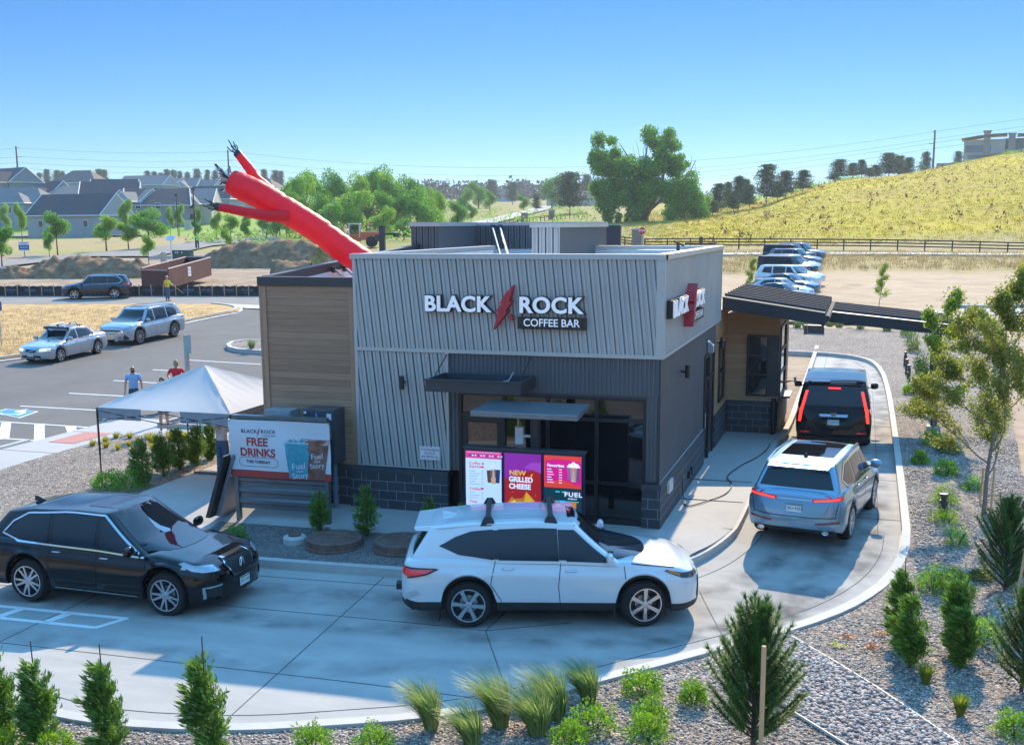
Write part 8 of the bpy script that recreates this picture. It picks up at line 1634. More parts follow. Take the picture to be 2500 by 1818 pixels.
# ================================================================ houses
HW = {k: mat('siding_'+k, c, .8, var=.06, scale=.5) for k, c in dict(slate=(.20, .22, .26), tan=(.40, .37, .33), grey=(.30, .31, .34), blue=(.27, .30, .36), sand=(.46, .41, .35)).items()}
RF = mat('shingle_dark', (.045, .05, .058), .9, var=.2, scale=2); RF2 = mat('shingle_grey', (.17, .165, .16), .9, var=.15, scale=2); RF3 = mat('shingle_brown', (.16, .12, .10), .9, var=.15, scale=2); TR = mat('house_trim', (.6, .6, .6), .6); HG = mat('house_window', (.03, .04, .055), .1)
def house(label, u, v, D, w_, d_, eh, rh, rot, wall='grey', roof=RF2, kind='gable', wing=None, wins=4, garage=False, dormer=False):
 p = G(u, D); p.z = PD(u, v, D).z-eh-rh; t = thing('house', label, 'house', p, math.radians(rot)); b = MB(); b.box((-w_/2, -d_/2, -4), (w_/2, d_/2, eh), HW[wall])
 o = .45
 def rf(x0, x1, y0, y1, z, h, along, mt, nm='roof'):
  r_ = MB(); xm, ym = (x0+x1)/2, (y0+y1)/2; x0 -= o; x1 += o; y0 -= o; y1 += o
  if kind == 'hip': e = min(y1-y0, x1-x0)/2*.9; vs = [(x0, y0, z), (x1, y0, z), (x1, y1, z), (x0, y1, z)]+([(x0+e, ym, z+h), (x1-e, ym, z+h)] if along == 'x' else [(xm, y0+e, z+h), (xm, y1-e, z+h)])
  else: vs = [(x0, y0, z), (x1, y0, z), (x1, y1, z), (x0, y1, z)]+([(x0, ym, z+h), (x1, ym, z+h)] if along == 'x' else [(xm, y0, z+h), (xm, y1, z+h)])
  fs = [(0, 1, 5, 4), (2, 3, 4, 5), (3, 0, 4), (1, 2, 5), (3, 2, 1, 0)] if along == 'x' else [(1, 2, 5, 4), (3, 0, 4, 5), (0, 1, 4), (2, 3, 5), (3, 2, 1, 0)]
  m0 = len(r_.f); r_.add(vs, fs, mt)
  if kind == 'gable': r_.m[2] = HW[wall]; r_.m[3] = HW[wall]
  for a, c in ((0, 1), (1, 2), (2, 3), (3, 0)): r_.tube([vs[a], vs[c]], .13, 4, TR)
  if kind == 'gable':
   for a, c in (((3, 4), (0, 4), (1, 5), (2, 5)) if along == 'x' else ((0, 4), (1, 4), (2, 5), (3, 5))): r_.tube([vs[a], vs[c]], .13, 4, TR)
  return r_.build(nm, parent=t)
 if wing: wx, ww, wd, wh, wr = wing; b.box((wx-ww/2, -d_/2-wd, -4), (wx+ww/2, -d_/2+.5, wh), HW[wall])
 b.build('wall', parent=t); rf(-w_/2, w_/2, -d_/2, d_/2, eh, rh, 'x', roof)
 if wing: rf(wx-ww/2, wx+ww/2, -d_/2-wd, -d_/2+d_*.35, wh, wr, 'y', roof)
 def win(x, z, ww=1.1, hh=1.4, y=-d_/2): a = MB(); a.box((x-ww/2-.12, y-.06, z-.12), (x+ww/2+.12, y+.02, z+hh+.12), TR); o_ = a.build('window', parent=t); a = MB(); a.box((x-ww/2, y-.1, z), (x+ww/2, y-.05, z+hh), HG); a.build('pane', parent=o_)
 for r_ in range(2 if eh > 4.5 else 1):
  for i in range(wins):
   x = -w_/2+w_*(i+.6)/(wins+.2)
   if not (wing and abs(x-wing[0]) < wing[1]/2+.6): win(x, .9+r_*2.9)
 if wing:
  for r_ in range(2 if wh > 4.5 else 1):
   for dx in (-.8, .8): win(wing[0]+dx, .9+r_*2.9, .9, 1.4, -d_/2-wing[2])
 return t
hs_ = [
 ('dark blue-grey two-storey house with deck at the upper left edge', 28, 373, 345, 17, 11, 7.4, 4.6, -18, 'slate', RF, 'gable', (5, 6, 3, 7.2, 3.4), 4),
 ('long grey ranch house with dark roof behind the street trees', 180, 430, 258, 21, 11, 3.4, 5.0, -4, 'grey', RF, 'gable', None, 3),
 ('low blue-grey house with white gable at the left edge', 45, 417, 300, 22, 11, 3.4, 4.2, 6, 'blue', RF2, 'hip', (4, 7, 3, 3.4, 2.8), 4),
 ('house with dark front gables behind the ranch house, left one', 105, 402, 350, 15, 10, 3.6, 4.6, -10, 'slate', RF, 'gable', (4, 5, 2.5, 3.4, 2.6), 3),
 ('tan two-storey house with brown hip roof on the skyline', 185, 378, 400, 17, 11, 6.4, 4.6, 5, 'tan', RF3, 'hip', None, 4),
 ('grey house with dark gable right of the brown hip roof', 258, 397, 380, 15, 10, 5, 4.6, 25, 'grey', RF, 'gable', None, 3),
 ('tan two-storey house with wide gable on the skyline', 330, 389, 420, 19, 11, 6.2, 3.8, 2, 'blue', RF2, 'gable', None, 4),
 ('tall grey house with steep dark gable roof in the middle row', 250, 403, 310, 15, 13, 5.2, 5.2, 30, 'grey', RF, 'gable', None, 3),
 ('two-storey house with triple windows and porch in the middle row', 306, 420, 300, 10, 10, 5.8, 3.4, -5, 'blue', RF2, 'gable', (2, 5, 2.5, 5.8, 2.6), 3),
 ('long grey house with dark gable right of the triple windows', 352, 418, 300, 16, 12, 4.6, 4.6, 35, 'slate', RF, 'gable', None, 3),
 ('tan house with covered deck right of the dark gable', 420, 418, 310, 15, 12, 5, 4.4, 20, 'sand', RF2, 'gable', (2, 5, 2.5, 5, 2.8), 3),
 ('small grey house with small front gable far in the third row', 375, 396, 440, 13, 10, 5.4, 3.6, -8, 'tan', RF2, 'gable', (-2, 5, 2, 5.4, 2.6), 3),
 ('grey house with twin gables left of the red dancer', 412, 395, 440, 12, 10, 5.2, 3.8, 12, 'grey', RF2, 'gable', (1, 5, 2, 5.2, 2.6), 3),
 ('pale house with tan roof beside the pole', 455, 399, 440, 14, 10, 5, 3.8, -6, 'tan', RF2, 'gable', None, 3),
 ('dark-roofed house behind the red dancer head', 478, 412, 380, 16, 11, 3.6, 4.6, 4, 'grey', RF, 'gable', None, 3),
 ('tan house with hip roof right of the red dancer', 585, 396, 400, 15, 11, 5.4, 4, 0, 'sand', RF3, 'hip', None, 4),
 ('low house with pale roof in the second row', 165, 412, 345, 15, 10, 3.2, 3.2, 15, 'tan', RF2, 'hip', None, 2),
 ('small white house among far trees behind the shop', 1238, 410, 520, 11, 9, 5.5, 4, 20, 'sand', RF2, 'gable', None, 2),
 ('far tan house at the right of the distant road', 1298, 423, 560, 15, 9, 3.4, 2.6, 5, 'tan', RF3, 'gable', None, 2),
 ('tiny grey house in the far wood behind the shop', 1120, 417, 720, 14, 9, 4, 3.4, 10, 'grey', RF3, 'gable', None, 2)]
for a in hs_: house(*a)
# big stone house on the hill
p = G(2225, 425); p.z = PD(2225, 341, 425).z; t = thing('hilltop_house', 'large stone house with curved roofs and chimneys on top of the right hill', 'house', p, math.radians(-6)); ST2 = mat('hill_stone', (.28, .25, .22), .85, var=.2, bump=.6)
b = MB(); b.box((-14.5, -6, -6), (0, 6, 5.2), HW['tan']); b.box((0, -4, -6), (26, 6, 5.4), HW['slate']); b.build('wall', parent=t)
for x0, x1, z, hh in ((-15.5, .5, 5.2, 1.6), (4, 26, 5.4, 1.2)):
 b = MB(); n = 14; vs = []
 for i in range(n+1):
  x = x0+(x1-x0)*i/n; zz_ = z+hh*math.sin(PI*min(1, (i+1)/n*1.05)*.5) if x0 < 0 else z+hh*math.sin(PI*(.5+.5*i/n))
  vs += [(x, -7.5, zz_), (x, 7, zz_), (x, -7.5, zz_+.4), (x, 7, zz_+.4)]
 b.add(vs, [(i*4+2, i*4+3, i*4+7, i*4+6) for i in range(n)]+[(i*4, i*4+4, i*4+6, i*4+2) for i in range(n)]+[(i*4, i*4+1, i*4+5, i*4+4) for i in range(n)], mat('copper_roof', (.2, .13, .12), .5)); b.build('roof', parent=t)
for x, hh in ((2.2, 6.8), (8, 8.3), (-6.5, 8.0)): b = MB(); b.box((x-1.2, -6.6, -5), (x+1.2, -4, hh), ST2); b.box((x-1.5, -6.9, hh), (x+1.5, -3.7, hh+.5), ST2); b.build('chimney', parent=t)
for x, z, ww, hh in ((-9, .6, 8, 2.6), (-9, -2.2, 8, 1.8), (-13, .6, 2, 2.6), (5, .6, 2.5, 4), (14, .6, 7, 2.6), (21, .6, 5, 2.6)): b = MB(); b.box((x-ww/2, -6.12 if x < 0 else -4.12, z), (x+ww/2, -6.0 if x < 0 else -4.0, z+hh), mat('blue_glass', (.10, .16, .19), .08)); b.build('window', parent=t)
b = MB(); b.box((-24, -7, -6), (-14, -1, -3.2), ST2); b.build('terrace', parent=t)
# ================================================================ far trees
def crown_mesh(w_, h, n, leaf, seed, lobes=9, fl=.0, droop=0.):
 rg = np.random.default_rng(seed); c = []; 
 for i in range(lobes): a = i*2.4+rg.uniform(-.5, .5); q = rg.uniform(.25, .72); c.append((w_/2*q*math.cos(a), w_/2*q*math.sin(a), h*(.25+.62*((i*.618) % 1)), w_*rg.uniform(.10, .21)))
 c.append((0, 0, h*.55, w_*.26)); c = np.array(c); k = rg.integers(0, len(c), n); d = rg.normal(0, 1, (n, 3)); d /= np.linalg.norm(d, axis=1, keepdims=True); q = rg.uniform(.45, 1.08, n)**.5
 P0 = c[k, :3]+d*c[k, 3:4]*q[:, None]*np.array([1, 1, .95*h/w_ if h > w_ else .9]); P0[:, 2] = np.maximum(P0[:, 2], fl); P0 += rg.normal(0, leaf*.5, (n, 3))
 if droop: m_ = rg.random(n) < .35; P0[m_, 2] -= rg.uniform(0, droop, m_.sum())*(np.hypot(P0[m_, 0], P0[m_, 1])/(w_/2)); 
 return spray(P0, d*.6+rg.normal(0, .7, (n, 3)), leaf*rg.uniform(.7, 1.5, n), leaf*.8*rg.uniform(.7, 1.3, n), np.zeros((n, 3)), rg)
def pine_far(w_, h, n, leaf, seed, clear=.2):
 rg = np.random.default_rng(seed); L = 13; Vs = []
 for i in range(L):
  t = clear+(1-clear)*(i+.5)/L; rr_ = w_/2*(1-((t-.35)/.75)**2 if t > .35 else .8+.2*t/.35)*rg.uniform(.55, 1.1)
  for k in range(4): a = rg.uniform(0, 2*PI); m_ = n//(L*4); c = np.array([rr_*.62*math.cos(a), rr_*.62*math.sin(a), t*h]); Vs.append(c+rg.normal(0, 1, (m_, 3))*np.array([rr_*.33+.1, rr_*.33+.1, h*.022]))
 P0 = np.concatenate(Vs); m_ = len(P0); return spray(P0, rg.normal(0, 1, (m_, 3)), leaf*rg.uniform(.7, 1.5, m_), leaf*.7*rg.uniform(.7, 1.3, m_), np.zeros((m_, 3)), rg)
TCACHE = {}
def far_tree(u, v_top, v_base, D, wpx, label, kind='broad', seed=1, group=None, mt=None, p=None):
 p = G(u, D) if p is None else p; h = max(1.2, PD(u, v_top, D).z-p.z); w_ = wpx*D/2457; t = thing('pine_tree' if kind == 'pine' else 'broadleaf_tree' if kind == 'broad' else 'street_tree', label, 'tree', p, seed*1.3, group)
 key = (kind, seed % 5, mt.name if mt else '')
 if key not in TCACHE:
  px = max(.02, min(.06, 2.2/ max(20, wpx))); 
  if kind == 'pine': V = pine_far(1, 1.6, 5200, .062, seed % 5+1); b = MB(); b.tube([(0, 0, -.05), (0, 0, .8), (.01, 0, 1.5)], [.025, .018, .005], 6, BARK)
  else: V = crown_mesh(1, .95, 6500, .034 if kind == 'broad' else .04, seed % 5+1, 26, -.02); V[:, :, 2] += .0 if kind == 'broad' else .3; b = MB(); b.tube([(0, 0, -.05), (.01, 0, .3), (0, 0, .8)], [.03, .022, .01], 6, BARK)
  nat = 1.6 if kind == 'pine' else (1.07 if kind == 'broad' else 1.25); o = quads('crown', V, mt or (PND if kind == 'pine' else BRD)); tr = b.data('trunk', BARK, True); TCACHE[key] = (o.data, tr, nat); bpy.data.objects.remove(o)
 me, tr, nat = TCACHE[key]; a = link('crown', me, t); c = link('trunk', tr, t); t.scale = (w_, w_, h/nat); return t
# left street trees
ST = [(5, 500, 575, 118, 60, 'tree cut by the left edge above the straw verge'), (14, 452, 500, 235, 26, 'small round tree left of the monument sign'), (50, 448, 512, 200, 30, 'slim tree between the small round tree and the ranch house'), (128, 470, 562, 150, 62, 'round street tree before the left half of the ranch house'), (236, 478, 548, 160, 62, 'round street tree before the right half of the ranch house'),
 (280, 440, 500, 210, 34, 'tree rising at the right corner of the ranch house'), (330, 463, 548, 165, 88, 'large dark round tree right of the ranch house'), (285, 492, 552, 163, 56, 'dark low tree joined to the large round one'), (330, 520, 576, 125, 34, 'yellowish sapling by the solar sign'), (110, 515, 570, 140, 26, 'small yellowish tree beside the round street tree'),
 (398, 452, 495, 240, 26, 'slim tree left of the red arm'), (378, 458, 494, 240, 20, 'small round tree before the porch house'), (437, 487, 520, 190, 26, 'small round shrub-like tree by the street'), (512, 475, 520, 190, 46, 'tree group under the red arm'), (480, 468, 512, 200, 30, 'tree left of the group under the red arm'), (545, 487, 522, 185, 26, 'small tree under the red dancer body'), (503, 505, 548, 150, 28, 'thin light tree at the street below the red arm'), (545, 455, 500, 220, 26, 'tree between the two red arms'), (440, 460, 495, 235, 20, 'thin tree by the covered deck'), (590, 470, 520, 200, 40, 'tree just right of the red body')]
for i, (u, vt, vb, D, wp, lb) in enumerate(ST): far_tree(u, vt, vb, D, wp, lb, 'street', i, 'street trees at the left', (BRL if i % 3 else BRD))
# central grove
CG = [(640, 372, 210, 70), (672, 365, 225, 80), (715, 362, 235, 90), (748, 360, 228, 70), (785, 370, 235, 70), (812, 356, 240, 60), (845, 354, 245, 80), (880, 364, 238, 80), (910, 376, 232, 70), (700, 415, 200, 62), (775, 405, 196, 100), (925, 400, 205, 84), (865, 408, 205, 70), (960, 405, 225, 60), (635, 410, 205, 60), (730, 440, 190, 60), (960, 425, 215, 44), (1015, 435, 230, 44), (620, 440, 195, 40), (850, 450, 192, 50), (895, 478, 186, 40)]
wd = ['first', 'second', 'third', 'fourth', 'fifth', 'sixth', 'seventh', 'eighth', 'ninth', 'tenth', 'eleventh', 'twelfth', 'thirteenth', 'fourteenth', 'fifteenth', 'sixteenth', 'seventeenth', 'eighteenth', 'nineteenth', 'twentieth', 'twenty-first']
for i, (u, vt, D, wp) in enumerate(CG):
 k = sorted(range(len(CG)), key=lambda j: CG[j][0]).index(i); far_tree(u, vt, 0, D, wp*1.2, '%s tree from the left in the green grove behind the dancer' % wd[k], 'broad', i, 'trees of the central grove', BRL if i % 3 == 1 else BRD)
MD = [(1060, 392, 480, 50, 'broad', 'round green tree left of the far road'), (1085, 415, 420, 34, 'broad', 'small round green tree left of the far road'), (1030, 410, 400, 46, 'broad', 'green tree behind the edge of the grove'), (1222, 378, 430, 56, 'broad', 'large round tree by the white house behind the shop'), (1262, 384, 330, 66, 'pine', 'big dark conifer at the end of the country road'), (1160, 425, 400, 34, 'broad', 'round light bush tree by the far road'), (1188, 432, 380, 18, 'pine', 'small dark conifer beside the round bush tree'), (1300, 388, 600, 26, 'pine', 'dark far conifer right of the big conifer'), (1135, 405, 600, 30, 'pine', 'far dark conifer above the road bend'), (1090, 400, 620, 30, 'pine', 'far dark conifer left of the road bend'), (1045, 445, 300, 28, 'broad', 'small bush tree at the meadow edge')]
for i, (u, vt, D, wp, kd, lb) in enumerate(MD): far_tree(u, vt, 0, D, wp, lb, kd, i+2, None, BRD if kd == 'broad' else PND)
# the big cottonwood
p = G(1432, 232); t = thing('cottonwood_tree', 'huge spreading cottonwood with forked trunk behind the shop roof', 'tree', p); bw = 2457/232
b = MB()
for pts, r_ in (([(0, 0, -1), (-.3, 0, 3), (-1.5, 0, 7), (-3.4, 0, 12), (-6, 0, 16)], [.6, .5, .35, .2, .06]), ([(0, 0, 1), (1.5, 0, 4), (3.2, 0, 8), (4, 0, 13), (3.6, 0, 18)], [.55, .42, .3, .18, .06]), ([(.6, 0, 2), (4.5, .5, 5.5), (8.5, 0, 9), (10, 0, 12)], [.32, .25, .15, .06]), ([(-.5, 0, 3), (-4, -.5, 6), (-8, 0, 9), (-10, 0, 12)], [.32, .22, .14, .05]), ([(-1.5, 0, 7), (-.5, 0, 12), (.2, 0, 17)], [.4, .25, .08])): b.tube(pts, r_, 7, GBARK)
b.build('trunk', parent=t, smooth=True); rg = np.random.default_rng(3); Vs = []; rnd = random.Random(3)
LB = [(1345, 340, 52, 60), (1340, 385, 56, 60), (1375, 375, 62, 60), (1335, 425, 50, 60), (1365, 445, 60, 50), (1405, 400, 60, 70), (1400, 455, 40, 50), (1440, 380, 60, 60), (1465, 330, 62, 70), (1480, 310, 44, 40), (1470, 400, 64, 70), (1505, 400, 60, 60), (1520, 440, 66, 60), (1495, 460, 50, 40), (1540, 445, 46, 44), (1425, 440, 46, 60), (1385, 480, 24, 26), (1345, 465, 26, 40), (1455, 352, 50, 40), (1500, 365, 50, 40), (1350, 320, 30, 34), (1330, 360, 34, 44), (1560, 455, 20, 30)]
LB = [(u+rnd.uniform(-.5, .5)*ww, v+rnd.uniform(-.5, .5)*hh, ww*(k_ := rnd.uniform(.3, .62)), hh*k_) for u, v, ww, hh in LB for _ in range(10)]
for u, v, ww, hh in LB:
 q_ = PD(u, v, 232)-p; n = int(ww*hh*.62); d = rg.normal(0, 1, (n, 3)); d /= np.linalg.norm(d, axis=1, keepdims=True); q2 = rg.uniform(.2, 1.1, n)**.6; sx_ = ww/2/bw; P0 = np.array([q_.x, q_.y+rg.uniform(-5, 5), q_.z])+d*q2[:, None]*np.array([sx_, sx_, hh/2/bw])*1.08; P0[:, 2] -= rg.exponential(.5, n)*(P0[:, 2] < 9); Vs.append(spray(P0, rg.normal(0, 1, (n, 3))-np.array([0, 0, .4]), .42*rg.uniform(.6, 1.5, n), .3*rg.uniform(.6, 1.3, n), np.zeros((n, 3)), rg))
quads('crown', np.concatenate(Vs), BRD, t)
b = MB(); rnd = random.Random(8)
for u, v in ((1440, 290), (1450, 285), (1468, 287), (1478, 290), (1415, 318), (1405, 325), (1425, 315), (1520, 345), (1530, 350), (1540, 360), (1430, 305), (1500, 300)): q_ = PD(u, v, 232)-p; b.tube([(q_.x*.9, q_.y, q_.z-4), (q_.x, q_.y, q_.z-1.5), (q_.x+rnd.uniform(-.8, .8), q_.y, q_.z+.6)], [.07, .05, .02], 4, GBARK, cap=False)
b.build('bare_twigs', parent=t)
# pines on the right slope
HP = [(1590, 408, 250, 34), (1612, 405, 262, 24), (1578, 445, 240, 30), (1635, 392, 268, 36), (1660, 410, 262, 26), (1697, 366, 268, 44), (1740, 380, 275, 42), (1722, 402, 270, 30), (1778, 378, 272, 36), (1652, 398, 300, 24), (1858, 354, 300, 36), (1888, 362, 303, 26), (1908, 355, 303, 22), (1845, 385, 296, 26), (1968, 340, 330, 40), (1990, 346, 335, 30), (2012, 350, 338, 26), (1940, 366, 325, 26), (2048, 338, 400, 24), (2122, 336, 410, 20), (1925, 372, 318, 22), (1625, 425, 255, 26), (2186, 345, 415, 26), (2215, 358, 410, 28)]
for i, (u, vt, D, wp) in enumerate(HP):
 k = sorted(range(len(HP)), key=lambda j: HP[j][0]).index(i); far_tree(u, vt, 0, D, wp, '%s pine from the left on the slope right of the cottonwood' % (wd+['twenty-second', 'twenty-third', 'twenty-fourth'])[k], 'pine', i, 'pines on the right slope')
# skyline pines behind the houses
SK = [90, 108, 130, 142, 205, 222, 236, 330, 345, 360, 372, 388, 402, 418, 440, 462, 480, 497, 570, 588, 612, 625]
for i, u in enumerate(SK): far_tree(u, 384-(i*7 % 9), 0, 620, 15+i % 3*3, '%s skyline pine from the left behind the village' % (wd+['twenty-second'])[i], 'pine', i, 'skyline pines behind the village')
# distant wood, scrub and weeds that nobody could count
def scatter(name, label, cat, spots, wh, n, leaf, mt, seed):
 rg = np.random.default_rng(seed); Vs = []
 for (x, y, z), (w_, h) in zip(spots, wh): d = rg.normal(0, 1, (n, 3)); d /= np.linalg.norm(d, axis=1, keepdims=True); q = rg.uniform(.4, 1, n)**.5; c = np.array([x, y, z+h*.45])+d*q[:, None]*np.array([w_/2, w_/2, h*.5]); Vs.append(spray(c, rg.normal(0, 1, (n, 3)), leaf*h*rg.uniform(.6, 1.3, n), leaf*h*.8*rg.uniform(.6, 1.3, n), np.zeros((n, 3)), rg))
 return tag(quads(name, np.concatenate(Vs), mt), label, cat, None, 'stuff')
rnd = random.Random(4); sp, wh = [], []
for i in range(420):
 u = rnd.uniform(940, 1600) if i % 4 else rnd.uniform(20, 1500); D = rnd.uniform(760, 1100); p = G(u, D); sp.append(tuple(p)); h = rnd.uniform(9, 17); wh.append((rnd.uniform(9, 16), h))
scatter('distant_wood', 'dark wooded ridge on the horizon behind the shop', 'wood', sp, wh, 60, .16, mat('distant_green', (.02, .035, .02), .9, var=.4, scale=.05), 5)
sp, wh = [], []
for i in range(260):
 r_ = rnd.random()
 if r_ < .4: u, D = rnd.uniform(1600, 2000), 0; D = 285+(u-1600)*.16+rnd.uniform(-6, 45)
 elif r_ < .55: u, D = rnd.uniform(1980, 2268), rnd.uniform(360, 420)
 elif r_ < .8: u, D = rnd.uniform(960, 1340), rnd.uniform(215, 420)
 else: u, D = rnd.uniform(440, 900), rnd.uniform(172, 215)
 p = G(u, D); h = rnd.uniform(.8, 2.2); sp.append(tuple(p)); wh.append((h*rnd.uniform(1.5, 3.2), h))
scatter('scrub', 'green scrub on the slopes and meadow behind the shop', 'scrub', sp, wh, 60, .22, BRL, 6)
sp, wh = [], []
for i in range(330):
 u = rnd.uniform(1500, 2400); D = rnd.uniform(140, 300); p = G(u, D); h = rnd.uniform(.3, .9); sp.append(tuple(p)); wh.append((h*.7, h))
scatter('dry_weeds', 'brown dock weeds scattered over the yellow hillside', 'weeds', sp, wh, 9, .5, leafmat('weed', (.12, .06, .02), (.26, .14, .06), .3), 7)
# tall dry grass along the lot and verge
def tufts(name, label, spots, h, n, mt, seed, wdt=.02):
 rg = np.random.default_rng(seed); Vs = []
 for p in spots: a = rg.uniform(0, 2*PI, n); P0 = np.array(p)+np.stack([rg.normal(0, .25, n), rg.normal(0, .25, n), 0*a], 1); d = np.stack([rg.normal(0, .35, n), rg.normal(0, .35, n), np.ones(n)], 1); s_ = np.stack([np.cos(a), np.sin(a), 0*a], 1)*wdt; Vs.append(np.stack([P0-s_, P0+s_, P0+d*h*rg.uniform(.5, 1.2, (n, 1))], 1))
 return tag(quads(name, np.concatenate(Vs), mt), label, 'grass', None, 'stuff')
DG = leafmat('dry_grass', (.25, .17, .06), (.52, .42, .2), .4)
tufts('dry_grass', 'dry grass on the straw verge by the queue of cars', [tuple(P(rnd.uniform(-10, 500), 0)) if False else tuple(G(rnd.uniform(-20, 460), rnd.uniform(54, 76))) for _ in range(0)] or [tuple(P(u_, v_, .08)) for u_, v_ in [(rnd.uniform(-10, 500), rnd.uniform(684, 790)) for _ in range(1500)] if v_ < 697+max(0, (500-u_))*.2], .16, 9, DG, 8, .012)
tufts('meadow_grass', 'tall dry grass before the long rail fence', [tuple(G(rnd.uniform(1450, 2350), rnd.uniform(96, 123))) for _ in range(1400)], .45, 8, DG, 9, .03)
hl_ = leafmat('hill_grass', (.26, .23, .01), (.46, .38, .02), .35)
tufts('hill_grass', 'yellow-green grass covering the hillside', [tuple(G(rnd.uniform(1380, 2400), rnd.uniform(132, 300))) for _ in range(9000)], .28, 6, hl_, 10, .05)
# ================================================================ power line
POLE = mat('pole_brown', (.05, .035, .03), .8); pw = [(43, 325, 480), (510, 333, 480), (2065, 290, 430)]
tops = []
for i, (u, v, D) in enumerate(pw):
 top = PD(u, v, D); g_ = G(u, D); b = MB(); b.tube([(0, 0, -1), (0, 0, top.z-g_.z)], [.45, .3], 8, POLE); t = thing('utility_pole', ['tall utility pole above the village at the far left', 'tall utility pole beside the red dancer head', 'tall utility pole on the crest of the right hill'][i], 'utility pole', g_); b.build('pole', parent=t)
 tp_ = []
 for k, dv in enumerate((3, 22, 35, 48)): q_ = PD(u, v+dv*(1 if i < 2 else .8), D); s_ = 1.3*(1 if k % 2 else -1)*(k > 0); e = q_-g_+Vector((s_, 0, 0)); b = MB(); b.tube([(0, 0, e.z-.3), tuple(e)], .12, 5, POLE); b.build('insulator', parent=t); tp_.append(g_+e)
 tops.append(tp_)
WR = mat('wire', (.10, .11, .13), .6)
for k in range(4):
 b = MB(); a0 = [tp_[k] for tp_ in tops]; pts = [a0[0]+(a0[0]-a0[1])*.3]+a0+[a0[2]+Vector((120, -30, 14))]; q_ = []
 for i in range(4):
  sag = (.8, 1.2, 10, .5)[i]
  for j in range(16): f = j/16; q_.append(pts[i].lerp(pts[i+1], f)-Vector((0, 0, sag*4*f*(1-f))))
 q_.append(pts[-1]); b.tube(q_, .045, 4, WR); tag(b.build('power_line', recalc=False), ['topmost', 'second highest', 'third highest', 'lowest'][k]+' power line crossing the sky between the poles', 'power line', 'power lines across the sky')
# ================================================================ people
SKN = mat('skin', (.48, .26, .18), .5, var=.06)
def grow(name, verts, edges, mt, parent=None, sub=1):
 "verts: key -> (x, y, z, rx, ry); returns one continuous skinned surface"
 ks = list(verts); me = bpy.data.meshes.new(name); me.from_pydata([verts[k][:3] for k in ks], [(ks.index(a), ks.index(b)) for a, b in edges], []); o = bpy.data.objects.new(name, me); C.objects.link(o)
 md = o.modifiers.new('s', 'SKIN'); md.use_smooth_shade = True; md.branch_smoothing = .5
 for i, k in enumerate(ks): sv_ = me.skin_vertices[0].data[i]; sv_.radius = verts[k][3:5]; sv_.use_root = i == 0
 o.modifiers.new('d', 'SUBSURF').levels = sub; o.modifiers['d'].render_levels = sub
 dg = bpy.context.evaluated_depsgraph_get(); m2 = bpy.data.meshes.new_from_object(o.evaluated_get(dg)); bpy.data.objects.remove(o); bpy.data.meshes.remove(me); m2.materials.clear(); m2.materials.append(mt); return link(name, m2, parent)
